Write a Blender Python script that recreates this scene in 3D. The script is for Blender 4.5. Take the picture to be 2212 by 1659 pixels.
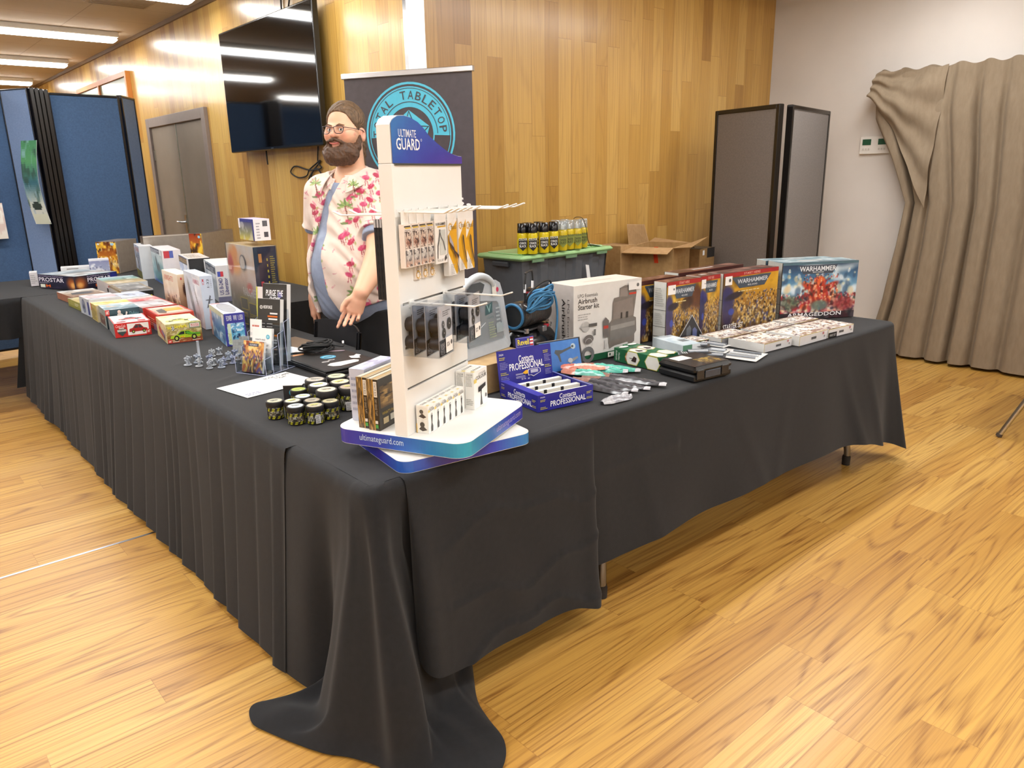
import bpy, math, random
import numpy as np
from math import sin, cos, pi, radians, sqrt
from mathutils import Matrix, Vector

# ---------------------------------------------------------------- scene, camera, light
S = bpy.context.scene
for o in list(bpy.data.objects): bpy.data.objects.remove(o)
COL = S.collection

CAM_H, CAM_F, CAM_YAW, CAM_PITCH, CAM_ROLL = 1.49, 1629.66, radians(49.139), radians(15.506), radians(1.138)
def make_camera():
    yaw, p, r = CAM_YAW, CAM_PITCH, CAM_ROLL
    f = Vector((cos(yaw)*cos(p), sin(yaw)*cos(p), -sin(p)))
    rt = Vector((sin(yaw), -cos(yaw), 0)); dn = f.cross(rt)
    r2 = cos(r)*rt + sin(r)*dn; d2 = -sin(r)*rt + cos(r)*dn
    cd = bpy.data.cameras.new('camera'); o = bpy.data.objects.new('camera', cd); COL.objects.link(o)
    m = Matrix((r2, -d2, -f)).transposed().to_4x4(); m.translation = (0, 0, CAM_H); o.matrix_world = m
    cd.sensor_fit = 'HORIZONTAL'; cd.sensor_width = 36; cd.lens = 36*CAM_F/2212; cd.clip_start = .05; cd.clip_end = 60
    S.camera = o
make_camera()

W = bpy.data.worlds.new('world'); S.world = W; W.use_nodes = True
W.node_tree.nodes['Background'].inputs[0].default_value = (.95, .97, 1, 1)
W.node_tree.nodes['Background'].inputs[1].default_value = .3
S.view_settings.view_transform = 'Standard'; S.view_settings.look = 'None'
S.view_settings.exposure = .92; S.view_settings.gamma = 1; S.view_settings.use_curve_mapping = False

CEIL = 2.91
LIGHT_W = 15.0      # watts per ceiling tube fitting
ROWS = [12.95, 10.8, 8.66, 6.5, 4.37, 2.24, .1, -2.0]
FITTINGS = [(1.2, y) for y in ROWS] + [(-2.3, y) for y in ROWS] + [(4.7, y) for y in (2.24, .1, -2.0)] + [(-5.2, y) for y in (8.66, 4.37, .1)]
def light_area(x, y):
    l = bpy.data.lights.new('tube_light', 'AREA'); l.shape = 'RECTANGLE'; l.size = 2.3; l.size_y = .14
    l.energy = LIGHT_W; l.color = (.965, .985, 1)
    o = bpy.data.objects.new('tube_light', l); COL.objects.link(o); o.location = (x, y, CEIL-.092)
for x, y in FITTINGS: light_area(x, y)

# ---------------------------------------------------------------- helpers
def lin(c):
    if isinstance(c, str):
        c = c.lstrip('#'); c = c if len(c) == 6 else ''.join(q*2 for q in c); c = [int(c[i:i+2], 16)/255 for i in (0, 2, 4)]
    c = np.asarray(c, float)
    return np.where(c <= .04045, c/12.92, ((c+.055)/1.055)**2.4)
def L4(c): return tuple(lin(c)) + (1,)

class NT:
    def __init__(s, name):
        s.m = bpy.data.materials.new(name); s.m.use_nodes = True; s.t = s.m.node_tree; s.n = s.t.nodes
        s.b = s.n['Principled BSDF']
    def N(s, ty, _o=0, _p=None, **k):
        n = s.n.new('ShaderNode'+ty)
        for a, v in (_p or {}).items(): setattr(n, a, v)
        for a, v in k.items():
            i = n.inputs[int(a[1:])] if a[0] == 'i' and a[1:].isdigit() else n.inputs[a.replace('_', ' ')]
            s.put(i, v)
        return n.outputs[_o]
    def put(s, i, v):
        if isinstance(v, bpy.types.NodeSocket): s.t.links.new(v, i)
        else: i.default_value = v
    def M(s, op, a, b=0., c=0.): return s.N('Math', _p={'operation': op}, i0=a, i1=b, i2=c)
    def mix(s, f, a, b, bt='MIX'):
        n = s.n.new('ShaderNodeMix'); n.data_type = 'RGBA'; n.blend_type = bt
        s.put(n.inputs[0], f); s.put(n.inputs[6], a); s.put(n.inputs[7], b); return n.outputs[2]
    def ramp(s, f, stops):
        n = s.n.new('ShaderNodeValToRGB'); s.put(n.inputs[0], f); e = n.color_ramp.elements
        while len(e) < len(stops): e.new(.5)
        for q, (p, c) in zip(e, stops): q.position = p; q.color = L4(c) if not isinstance(c, tuple) or len(c) < 4 else c
        return n.outputs[0]
    def P(s, **k):
        for a, v in k.items(): s.put(s.b.inputs[a.replace('_', ' ')], v)
        return s
    def bump(s, h, strength=.2, dist=.01):
        s.put(s.b.inputs['Normal'], s.N('Bump', Height=h, Strength=strength, Distance=dist)); return s
    def co(s, out='Object'):
        return s.N('TexCoord', {'Generated': 0, 'Normal': 1, 'UV': 2, 'Object': 3}[out])
    def scl(s, v, x, y, z): return s.N('Mapping', Vector=v, Scale=(x, y, z))

MATS = {}
def attr_mat(name, rough=.5, metal=0., coat=0., noise=0., bump=0., bscale=200., spec=.5, sheen=0., sss=0., coat_rough=.1):
    t = NT(name); c = t.N('Attribute', _p={'attribute_name': 'Col'})
    if noise:
        f = t.N('TexNoise', Vector=t.co(), Scale=30., Detail=3.)
        c = t.mix(noise, c, t.ramp(f, [(.3, (.25,.25,.25)), (.7, (.95,.95,.95))]), 'SOFT_LIGHT')
    t.P(Base_Color=c, Roughness=rough, Metallic=metal, Coat_Weight=coat, Coat_Roughness=coat_rough)
    t.put(t.b.inputs['Specular IOR Level'], spec)
    if sheen: t.P(Sheen_Weight=sheen)
    if sss: t.P(Subsurface_Weight=sss, Subsurface_Scale=.01); t.put(t.b.inputs['Subsurface Radius'], (1., .35, .2))
    if bump: t.bump(t.N('TexNoise', Vector=t.co(), Scale=bscale, Detail=2.), bump, .002)
    MATS[name] = t.m
attr_mat('printed_card', .42, noise=.12, coat=.25)
attr_mat('matte_paint', .75, noise=.15)
attr_mat('gloss_plastic', .2, noise=.05)
attr_mat('satin_plastic', .45, noise=.08, bump=.1)
attr_mat('metal', .3, metal=1.)
attr_mat('fabric', .9, noise=.1, bump=.4, bscale=900., sheen=.1)
attr_mat('cardboard', .85, noise=.2, bump=.1)
attr_mat('paper', .8, noise=.03)
attr_mat('skin', .5, sss=.12, bump=.15, bscale=350.)
attr_mat('hair', .6, bump=.5, bscale=260.)
attr_mat('resin', .55, bump=.2)
attr_mat('rubber', .7, noise=.1)
def clear_mat(name, tint='#eef2f6', g=.12, rough=.06, op=0.0):
    t = NT(name); tr = t.N('BsdfTransparent', Color=L4(tint)); gl = t.N('BsdfGlossy', Color=(1, 1, 1, 1), Roughness=rough)
    fr = t.N('LayerWeight', 1, Blend=.5); f = t.M('ADD', t.M('MULTIPLY', t.M('POWER', fr, 4.), .55), g*.35)
    sh = t.N('MixShader', i0=f, i1=tr, i2=gl)
    if op:
        df = t.N('BsdfDiffuse', Color=L4('#dfe4e8')); sh = t.N('MixShader', i0=op, i1=sh, i2=df)
    t.t.links.new(sh, t.n['Material Output'].inputs[0]); MATS[name] = t.m
clear_mat('clear_plastic'); clear_mat('frosted_plastic', '#dfe6ea', .3, .12, .22); clear_mat('lens_glass', '#f4f6f8', .1, .03)

_tc = {}
def text2d(s, bold=0., shear=0.):
    bold = min(bold*.45, .014); k = (s, bold, shear)
    if k not in _tc:
        cu = bpy.data.curves.new('t', 'FONT'); cu.body = s; cu.offset = bold; cu.shear = shear; cu.resolution_u = 2; cu.fill_mode = 'FRONT'
        o = bpy.data.objects.new('t', cu); COL.objects.link(o)
        dg = bpy.context.evaluated_depsgraph_get(); me = bpy.data.meshes.new_from_object(o.evaluated_get(dg))
        v = np.array([tuple(q.co)[:2] for q in me.vertices]) if len(me.vertices) else np.zeros((0, 2))
        f = [tuple(p.vertices) for p in me.polygons]
        fl = []
        for p in f:
            a = v[list(p)]; ar = np.sum(a[:, 0]*np.roll(a[:, 1], -1)-np.roll(a[:, 0], -1)*a[:, 1])
            fl.append(p if ar > 0 else p[::-1])
        bpy.data.objects.remove(o); bpy.data.meshes.remove(me); bpy.data.curves.remove(cu)
        if len(v): mn = v.min(0); v = (v-mn)/(v.max(0)-mn).clip(1e-6); asp = None
        _tc[k] = (v, fl)
    return _tc[k]

class MB:
    """collects geometry and builds ONE mesh object"""
    def __init__(s): s.V = []; s.F = []; s.C = []; s.I = []; s.SM = []; s.nv = 0; s.mats = []; s.X = Matrix.Identity(4)
    def mi(s, m):
        if m not in s.mats: s.mats.append(m)
        return s.mats.index(m)
    def add(s, v, f, col, mat='matte_paint', smooth=False):
        v = np.asarray(v, float).reshape(-1, 3)
        if s.X != Matrix.Identity(4):
            A = np.array(s.X); v = v@A[:3, :3].T+A[:3, 3]
        n = s.nv; s.V.append(v); s.nv += len(v); i = s.mi(mat)
        col = np.asarray(lin(col) if isinstance(col, str) else col, float)
        for k, p in enumerate(f):
            s.F.append([a+n for a in p]); s.I.append(i); s.SM.append(smooth)
        s.C.append(np.broadcast_to(col, (len(f), 3)) if col.ndim == 1 else col)
    def box(s, x0, y0, z0, x1, y1, z1, col, mat='matte_paint', b=0.):
        if b:
            b = min(b, (x1-x0)/2.01, (y1-y0)/2.01, (z1-z0)/2.01); vs = []; 
            for z, e in ((z0, b), (z0+b, 0), (z1-b, 0), (z1, b)):
                r = b
                x0_, x1_, y0_, y1_ = x0+e, x1-e, y0+e, y1-e
                q = b*.6 if not e else b*.45
                vs += [(x0_+q, y0_, z), (x1_-q, y0_, z), (x1_, y0_+q, z), (x1_, y1_-q, z), (x1_-q, y1_, z), (x0_+q, y1_, z), (x0_, y1_-q, z), (x0_, y0_+q, z)]
            f = [tuple(range(7, -1, -1)), tuple(range(24, 32))]
            for k in range(3):
                for j in range(8): f.append((k*8+j, k*8+(j+1) % 8, k*8+8+(j+1) % 8, k*8+8+j))
            s.add(vs, f, col, mat); return
        v = [(x0,y0,z0),(x1,y0,z0),(x1,y1,z0),(x0,y1,z0),(x0,y0,z1),(x1,y0,z1),(x1,y1,z1),(x0,y1,z1)]
        s.add(v, [(3,2,1,0),(4,5,6,7),(0,1,5,4),(1,2,6,5),(2,3,7,6),(3,0,4,7)], col, mat)
    def lathe(s, prof, col, mat='matte_paint', n=24, c=(0, 0, 0), smooth=True, cap=True, axis='z'):
        vs = []; f = []
        for r, z in prof:
            for j in range(n):
                a = 2*pi*j/n; q = (r*cos(a), r*sin(a), z)
                if axis == 'x': q = (z, r*cos(a), r*sin(a))
                if axis == 'y': q = (r*sin(a), z, r*cos(a))
                vs.append((c[0]+q[0], c[1]+q[1], c[2]+q[2]))
        for k in range(len(prof)-1):
            for j in range(n): f.append((k*n+j, k*n+(j+1) % n, k*n+n+(j+1) % n, k*n+n+j))
        s.add(vs, f, col, mat, smooth)
        if cap:
            m = len(prof)-1
            s.add(vs[:n], [tuple(range(n-1, -1, -1))], col, mat); s.add(vs[m*n:], [tuple(range(n))], col, mat)
    def tube(s, pts, r, col, mat='matte_paint', n=8, closed=False, smooth=True):
        P = [Vector(p) for p in pts]; m = len(P); vs = []; f = []; up = None
        for i, p in enumerate(P):
            a = P[(i-1) % m] if (i or closed) else p; b = P[(i+1) % m] if (i < m-1 or closed) else p
            t = (b-a).normalized()
            if up is None:
                up = Vector((0, 0, 1)) if abs(t.z) < .9 else Vector((1, 0, 0)); up = (up-t*up.dot(t)).normalized()
            else:
                up = (up-t*up.dot(t)); up = up.normalized() if up.length > 1e-6 else Vector((0, 0, 1))
            w = t.cross(up); rr = r[i] if isinstance(r, (list, tuple)) else r
            for j in range(n):
                g = 2*pi*j/n; vs.append(p+(up*cos(g)+w*sin(g))*rr)
        for i in range(m if closed else m-1):
            for j in range(n):
                a = i*n; b = ((i+1) % m)*n; f.append((a+j, b+j, b+(j+1) % n, a+(j+1) % n)[::-1])
        s.add([tuple(v) for v in vs], f, col, mat, smooth)
        if not closed:
            s.add([tuple(v) for v in vs[:n]], [tuple(range(n))], col, mat); s.add([tuple(v) for v in vs[-n:]], [tuple(range(n-1, -1, -1))], col, mat)
    def prism(s, poly, z0, z1, col, mat='matte_paint', sidecol=None):
        n = len(poly); v = [(x, y, z0) for x, y in poly]+[(x, y, z1) for x, y in poly]
        s.add(v, [tuple(range(n-1, -1, -1)), tuple(range(n, 2*n))], col, mat)
        s.add(v, [(j, (j+1) % n, n+(j+1) % n, n+j) for j in range(n)], sidecol or col, mat)
    def blob(s, c, r, col, mat='matte_paint', n=10, m=6):
        rx, ry, rz = r if isinstance(r, (tuple, list)) else (r, r, r)
        prof = [(sin(pi*k/m), -cos(pi*k/m)) for k in range(m+1)]
        vs = [(c[0]+rx*a*cos(2*pi*j/n), c[1]+ry*a*sin(2*pi*j/n), c[2]+rz*b) for a, b in prof for j in range(n)]
        f = [(k*n+j, k*n+(j+1) % n, k*n+n+(j+1) % n, k*n+n+j) for k in range(m) for j in range(n)]
        s.add(vs, f, col, mat, True)
    def grid(s, P, col, mat, smooth=True, closed=False):
        """P: array (a,b,3)"""
        P = np.asarray(P, float); a, b = P.shape[:2]; f = []
        for i in range(a-1):
            for j in range(b if closed else b-1):
                k = (j+1) % b; f.append((i*b+j, i*b+k, (i+1)*b+k, (i+1)*b+j))
        s.add(P.reshape(-1, 3), f, col, mat, smooth)
    def face(s, o, ux, uy, w, h, mat='printed_card'): return Face(s, o, ux, uy, w, h, mat)
    def build(s, name, parent=None, loc=None, rz=0., tag=None, up=None):
        me = bpy.data.meshes.new(name); V = np.concatenate(s.V)
        me.vertices.add(len(V)); me.vertices.foreach_set('co', V.ravel())
        ls = np.array([len(f) for f in s.F]); lp = np.concatenate([np.array(f) for f in s.F])
        me.loops.add(len(lp)); me.loops.foreach_set('vertex_index', lp)
        me.polygons.add(len(ls)); me.polygons.foreach_set('loop_start', np.concatenate([[0], np.cumsum(ls)[:-1]]).astype(int)); me.polygons.foreach_set('loop_total', ls)
        me.polygons.foreach_set('material_index', np.array(s.I)); me.polygons.foreach_set('use_smooth', np.array(s.SM))
        me.update(calc_edges=True)
        C = np.concatenate(s.C); at = me.attributes.new('Col', 'FLOAT_COLOR', 'FACE')
        at.data.foreach_set('color', np.hstack([C, np.ones((len(C), 1))]).astype(np.float32).ravel())
        for m in s.mats: me.materials.append(MATS[m])
        me.validate()
        return link(name, me, parent, loc, rz, tag)

def link(name, me, parent=None, loc=None, rz=0., tag=None):
    o = bpy.data.objects.new(name, me); COL.objects.link(o); o.parent = parent
    if loc is not None: o.location = loc
    if rz: o.rotation_euler = (0, 0, rz)
    if tag: settag(o, *tag)
    return o
def settag(o, label=None, cat=None, group=None, kind=None):
    for k, v in (('label', label), ('category', cat), ('group', group), ('kind', kind)):
        if v: o[k] = v
    return o
def thing(name, label, cat, loc=(0, 0, 0), rz=0., group=None): return link(name, None, None, loc, rz, (label, cat, group))
def copy_tree(o, parent=None, label=None, loc=None, rz=None):
    c = o.copy(); COL.objects.link(c); c.parent = parent
    if label: c['label'] = label
    if loc is not None: c.location = loc
    if rz is not None: c.rotation_euler = (0, 0, rz)
    for ch in list(o.children): copy_tree(ch, c)
    return c

class Face:
    """a rectangle on a surface that can be printed on, bottom-left origin, metres"""
    def __init__(s, mb, o, ux, uy, w, h, mat):
        s.mb = mb; s.o = Vector(o); s.x = Vector(ux).normalized(); s.y = Vector(uy).normalized(); s.n = s.x.cross(s.y); s.w = w; s.h = h; s.mat = mat; s.k = 0
    def p(s, x, y, k): return tuple(s.o+s.x*x+s.y*y+s.n*(.00035*k))
    def lay(s): s.k += 1; return s.k
    def poly(s, pts, col, k=None, mat=None):
        k = s.lay() if k is None else k
        pts = [(a*s.w, b*s.h) for a, b in pts]; ar = sum(pts[i][0]*pts[(i+1) % len(pts)][1]-pts[(i+1) % len(pts)][0]*pts[i][1] for i in range(len(pts)))
        if ar < 0: pts = pts[::-1]
        s.mb.add([s.p(a, b, k) for a, b in pts], [tuple(range(len(pts)))], col, mat or s.mat); return s
    def rect(s, x0, y0, x1, y1, col, k=None, mat=None): return s.poly([(x0, y0), (x1, y0), (x1, y1), (x0, y1)], col, k, mat)
    def ell(s, cx, cy, rx, ry, col, k=None, n=28, a0=0, a1=360):
        """radii in units of width; ry in width units too"""
        pts = [(cx+rx*cos(radians(a0+(a1-a0)*i/n)), cy+ry*s.w/s.h*sin(radians(a0+(a1-a0)*i/n))) for i in range(n if a1-a0 == 360 else n+1)]
        return s.poly(pts, col, k)
    def ring(s, cx, cy, r0, r1, col, k=None, n=48, a0=0, a1=360):
        k = s.lay() if k is None else k; v = []; f = []
        for i in range(n+1):
            a = radians(a0+(a1-a0)*i/n)
            for r in (r0, r1): v.append(s.p((cx+r*cos(a))*s.w, cy*s.h+r*s.w*sin(a), k))
        for i in range(n): f.append((2*i, 2*i+1, 2*i+3, 2*i+2))
        s.mb.add(v, f, col, s.mat); return s
    def text(s, t, x0, y0, x1, y1, col, bold=.012, shear=0., k=None, rot=0):
        """fit text into the box (fractions of the face); rot=90 reads upwards, -90 downwards"""
        k = s.lay() if k is None else k; v, f = text2d(t, bold, shear)
        if not len(v): return s
        out = []
        for a, b in v:
            if rot == 90: a, b = 1-b, a
            elif rot == -90: a, b = b, 1-a
            out.append(s.p((x0+a*(x1-x0))*s.w, (y0+b*(y1-y0))*s.h, k))
        s.mb.add(out, f, col, s.mat); return s
    def arc_text(s, t, cx, cy, r, hh, a_mid, step, col, flip=False, bold=.01):
        """letters round a circle: radius r, height hh (width units), step degrees"""
        k = s.lay(); n = len(t)
        for i, ch in enumerate(t):
            if ch == ' ': continue
            v, f = text2d(ch, bold, 0.); wd = hh*(.25 if ch == 'I' else .78)
            a = radians(a_mid+(((n-1)/2-i) if not flip else (i-(n-1)/2))*step)
            rad = Vector((cos(a), sin(a))); tan = Vector((sin(a), -cos(a)))
            if flip: rad, tan = -rad, -tan
            base = Vector((cx*s.w, cy*s.h))+Vector((cos(a), sin(a)))*(r*s.w if not flip else (r+hh)*s.w)
            out = []
            for p, q in v:
                z = base+tan*((p-.5)*wd*s.w)+rad*(q*hh*s.w); out.append(s.p(z.x, z.y, k))
            s.mb.add(out, f, col, s.mat)
        return s
    def lines(s, x0, y0, x1, y1, n, col, seed=1, duty=.45):
        """rows of small print"""
        k = s.lay(); rg = random.Random(seed); dh = (y1-y0)/n
        for i in range(n):
            y = y1-(i+1)*dh; x = x0; e = x0+(x1-x0)*rg.uniform(.6, 1)
            while x < e:
                w = (x1-x0)*rg.uniform(.06, .2); s.rect(x, y, min(x+w, e), y+dh*duty, col, k); x += w+(x1-x0)*.03
        return s
    def art(s, cv, x0=0, y0=0, x1=1, y1=1, k=None):
        k = s.lay() if k is None else k; cv = cv.a if isinstance(cv, CV) else np.asarray(cv); H, Wd = cv.shape[:2]
        xs = np.linspace(x0, x1, Wd+1)*s.w; ys = np.linspace(y1, y0, H+1)*s.h
        gx, gy = np.meshgrid(xs, ys); o = np.array(s.o+s.n*(.00035*k))
        v = o+gx[..., None]*np.array(s.x)+gy[..., None]*np.array(s.y)
        i, j = np.meshgrid(np.arange(H), np.arange(Wd), indexing='ij'); a = (i*(Wd+1)+j).ravel()
        f = np.stack([a+Wd+1, a+Wd+2, a+1, a], 1)
        s.mb.add(v.reshape(-1, 3), f.tolist(), lin(np.clip(cv, 0, 1)).reshape(-1, 3), s.mat); return s

def spl(P, n=8):
    P = [Vector(p) for p in P]; out = []
    for i in range(len(P)-1):
        a, b, c, d = P[max(i-1, 0)], P[i], P[i+1], P[min(i+2, len(P)-1)]
        for k in range(n):
            t = k/n; out.append(.5*((2*b)+(c-a)*t+(2*a-5*b+4*c-d)*t*t+(3*b-a-3*c+d)*t**3))
    return [tuple(p) for p in out]+[tuple(P[-1])]

# painting small pictures out of coloured cells
def hx(c): c = c.lstrip('#'); c = c if len(c) == 6 else ''.join(q*2 for q in c); return np.array([int(c[i:i+2], 16)/255 for i in (0, 2, 4)])
class CV:
    def __init__(s, w, h, *stops, seed=0):
        s.w, s.h = w, h; s.r = np.random.RandomState(seed); s.Y, s.X = np.mgrid[0:h, 0:w]; s.Y = 1-(s.Y+.5)/h; s.X = (s.X+.5)/w
        if len(stops) == 1: s.a = np.ones((h, w, 3))*hx(stops[0])
        else:
            st = np.array([hx(c) for c in stops[::-1]]); q = np.linspace(0, 1, len(st)); s.a = np.stack([np.interp(s.Y, q, st[:, i]) for i in range(3)], -1)
    def noise(s, cx, cy):
        g = s.r.rand(cy+2, cx+2); x = s.X*cx; y = s.Y*cy; i = x.astype(int); j = y.astype(int); u = x-i; v = y-j; u = u*u*(3-2*u); v = v*v*(3-2*v)
        return (g[j, i]*(1-u)+g[j, i+1]*u)*(1-v)+(g[j+1, i]*(1-u)+g[j+1, i+1]*u)*v
    def put(s, m, c, a=1.):
        m = np.clip(m, 0, 1)*a; s.a = s.a*(1-m[..., None])+(hx(c) if isinstance(c, str) else c)*m[..., None]; return s
    def fog(s, c, cx=5, cy=4, lo=.5, hi=.8, a=1.): n = s.noise(cx, cy)*.6+s.noise(cx*2+1, cy*2+1)*.4; return s.put((n-lo)/(hi-lo), c, a)
    def ell(s, x, y, rx, ry, c, soft=.15, a=1., rot=0.):
        dx = s.X-x; dy = s.Y-y; q = s.w/s.h; ca, sa = cos(radians(rot)), sin(radians(rot)); dy = dy/q
        u = dx*ca+dy*sa; v = (-dx*sa+dy*ca)*q
        d = np.sqrt((u/rx)**2+(v/ry)**2); return s.put((1-d)/soft+.5, c, a)
    def rect(s, x0, y0, x1, y1, c, a=1.): return s.put(((s.X > x0)&(s.X < x1)&(s.Y > y0)&(s.Y < y1)).astype(float), c, a)
    def poly(s, pts, c, a=1.):
        m = np.zeros_like(s.X, bool); n = len(pts)
        for i in range(n):
            x0, y0 = pts[i]; x1, y1 = pts[(i+1) % n]
            if y0 == y1: continue
            m ^= ((y0 > s.Y) != (y1 > s.Y)) & (s.X < (x1-x0)*(s.Y-y0)/(y1-y0)+x0)
        return s.put(m.astype(float), c, a)
    def crowd(s, cols, n, x0=0, y0=0, x1=1, y1=.5, sz=.03, a=.9):
        for i in range(n):
            y = y1+(y0-y1)*(i/n); k = sz*(.5+1.1*(i/n)); x = s.r.uniform(x0, x1); c = cols[s.r.randint(len(cols))]
            s.ell(x, y, k*.5, k*1.1, c, .6, a, s.r.uniform(-40, 40))
            if s.r.rand() < .4: s.ell(x+k*.1, y+k, k*.3, k*.4, '#fff2c0', .7, .5)
        return s
# ---------------------------------------------------------------- room surfaces
def plank_mat(name, lenax, rowax, width, length, stops, gap='#7a5a30', rough=.3, coat=.3, grain=1., gapw=.012, figure=.6):
    t = NT(name); xyz = t.N('SeparateXYZ', Vector=t.co()); n = t.n[-1]
    ax = {'x': n.outputs[0], 'y': n.outputs[1], 'z': n.outputs[2]}
    u, v = ax[lenax], ax[rowax]
    vr = t.M('DIVIDE', v, width); row = t.M('FLOOR', vr); fv = t.M('FRACT', vr)
    wn = t.n.new('ShaderNodeTexWhiteNoise'); wn.noise_dimensions = '1D'; t.put(wn.inputs['W'], row)
    ur = t.M('ADD', t.M('DIVIDE', u, length), t.M('MULTIPLY', wn.outputs['Value'], 7.31)); cell = t.M('FLOOR', ur); fu = t.M('FRACT', ur)
    cid = t.M('ADD', t.M('MULTIPLY', row, 17.13), t.M('MULTIPLY', cell, 3.77))
    w2 = t.n.new('ShaderNodeTexWhiteNoise'); w2.noise_dimensions = '1D'; t.put(w2.inputs['W'], cid); rnd = w2.outputs['Value']
    base = t.ramp(rnd, stops)
    # long grain and cathedral figure, shifted per board
    cb = t.n.new('ShaderNodeCombineXYZ'); t.put(cb.inputs[0], t.M('MULTIPLY', u, .32)); t.put(cb.inputs[1], t.M('MULTIPLY', v, 9.)); t.put(cb.inputs[2], t.M('MULTIPLY', rnd, 37.))
    g1 = t.N('TexNoise', Vector=t.scl(cb.outputs[0], 2.2, 8., 1.), Scale=1.6, Detail=5., Roughness=.65, Distortion=.6)
    cb2 = t.n.new('ShaderNodeCombineXYZ'); t.put(cb2.inputs[0], t.M('MULTIPLY', u, .42)); t.put(cb2.inputs[1], t.M('MULTIPLY', v, 5.)); t.put(cb2.inputs[2], t.M('MULTIPLY', rnd, 91.))
    f1 = t.N('TexNoise', Vector=cb2.outputs[0], Scale=1., Detail=1.2, Distortion=.35)
    rings = t.M('FRACT', t.M('MULTIPLY', f1, 15.)); rings = t.M('ABSOLUTE', t.M('SUBTRACT', rings, .5))
    ringm = t.N('MapRange', Value=rings, i1=.0, i2=.2, i3=1., i4=0.)
    gm = t.N('MapRange', Value=g1, i1=.46, i2=.72, i3=0., i4=1.)
    c = t.mix(t.M('MULTIPLY', gm, .55*grain), base, t.mix(.75, base, L4(gap), 'MULTIPLY'))
    c = t.mix(t.M('MULTIPLY', ringm, t.M('MULTIPLY', t.N('MapRange', Value=g1, i1=.35, i2=.6, i3=.25, i4=1.), figure)), c, t.mix(.8, c, L4(gap), 'MULTIPLY'))
    lowf = t.N('TexNoise', Vector=t.scl(cb2.outputs[0], .8, .6, 1.), Scale=1.3, Detail=2.)
    c = t.mix(t.M('MULTIPLY', t.N('MapRange', Value=lowf, i1=.5, i2=.68, i3=0., i4=.45), figure), c, t.mix(.8, c, L4('#b07a3a'), 'MULTIPLY'))
    e = t.M('MAXIMUM', t.M('LESS_THAN', fv, gapw), t.M('LESS_THAN', fu, gapw*width/length))
    c = t.mix(t.M('MULTIPLY', e, .55), c, L4(gap))
    t.P(Base_Color=c, Roughness=t.N('MapRange', Value=g1, i1=.3, i2=.7, i3=rough*.85, i4=rough*1.2), Coat_Weight=coat, Coat_Roughness=rough*.6)
    t.bump(t.M('SUBTRACT', g1, e), .12, .002); MATS[name] = t.m
plank_mat('floor_planks', 'x', 'y', .152, .915, [(0, '#bc8c40'), (.35, '#cfa252'), (.7, '#c49648'), (1, '#d8ae60')], '#8f5e28', .38, .18, 1.1, .012, .75)
plank_mat('wall_boards', 'z', 'y', .122, 1.15, [(0, '#b48a44'), (.3, '#c29b50'), (.6, '#cba75b'), (.85, '#b98f47'), (1, '#9e7333')], '#7a4f22', .3, .35, .7, .02, .22)
plank_mat('wall_boards_return', 'z', 'x', .122, 1.15, [(0, '#bc9048'), (.3, '#c79c52'), (.6, '#cfa65d'), (.85, '#be9247'), (1, '#a57838')], '#7a4f22', .34, .3, .7, .02, .22)
def simple_noise(name, c0, c1, scale, rough=.8, bump=.1, bs=None, stretch=(1, 1, 1), dist=.003, metal=0, sheen=0, coat=0):
    t = NT(name); v = t.scl(t.co(), *stretch); n = t.N('TexNoise', Vector=v, Scale=scale, Detail=4.)
    t.P(Base_Color=t.ramp(n, [(.3, c0), (.7, c1)]), Roughness=rough, Metallic=metal, Coat_Weight=coat)
    if sheen: t.P(Sheen_Weight=sheen, Sheen_Roughness=.5)
    t.bump(t.N('TexNoise', Vector=v, Scale=bs or scale*3, Detail=3.), bump, dist); MATS[name] = t.m
simple_noise('white_wall_paint', '#d6d0ca', '#dcd6d0', 3, .75, .15, 250, dist=.002)
simple_noise('black_tablecloth', '#111215', '#17181b', 60, .95, .5, 700, dist=.0015, sheen=.08)
simple_noise('curtain_fabric', '#857560', '#8f7f6a', 40, .9, .4, 500, (1, 1, .3), .002, sheen=.05)
simple_noise('dark_curtain_fabric', '#3a3530', '#454038', 20, .9, .4, 300)
simple_noise('blue_felt', '#3b5476', '#435e82', 90, .95, .6, 500, dist=.002)
simple_noise('lit_blue_felt', '#6f87ae', '#7b92b8', 90, .95, .6, 500, dist=.002)  # blue felt lightened: light on the narrow leaves is put into the colour
simple_noise('grey_felt', '#77716d', '#847d79', 110, .95, .6, 600, dist=.002)
simple_noise('door_paint', '#75695a', '#7b6f60', 6, .55, .1)
simple_noise('tv_glass', '#050506', '#08080a', 5, .06, .0, 5)
simple_noise('brushed_steel', '#b9bcc0', '#c9ccd0', 30, .18, .05, 60, (1, 1, .05), metal=1)
simple_noise('white_laminate', '#e9e8e4', '#edece8', 8, .45, .02)
t = NT('ceiling_tiles'); xyz = t.co(); sp = t.n.new('ShaderNodeSeparateXYZ'); t.put(sp.inputs[0], xyz)
ex = t.M('LESS_THAN', t.M('FRACT', t.M('DIVIDE', t.M('ADD', sp.outputs[0], 40.1), 1.2)), .008); ey = t.M('LESS_THAN', t.M('FRACT', t.M('DIVIDE', t.M('ADD', sp.outputs[1], 40.), .6)), .014)
t.P(Base_Color=t.mix(t.M('MULTIPLY', t.M('MAXIMUM', ex, ey), .5), t.ramp(t.N('TexNoise', Vector=xyz, Scale=2.), [(.3, '#bdb0a0'), (.7, '#c4b8a8')]), L4('#8a765f')), Roughness=.85)
t.bump(t.N('TexNoise', Vector=xyz, Scale=90.), .3, .003); MATS['ceiling_tiles'] = t.m
t = NT('lamp_diffuser'); t.P(Base_Color=(1, 1, 1, 1), Emission_Color=(1, .975, .93, 1), Emission_Strength=8.); MATS['lamp_diffuser'] = t.m

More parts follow.
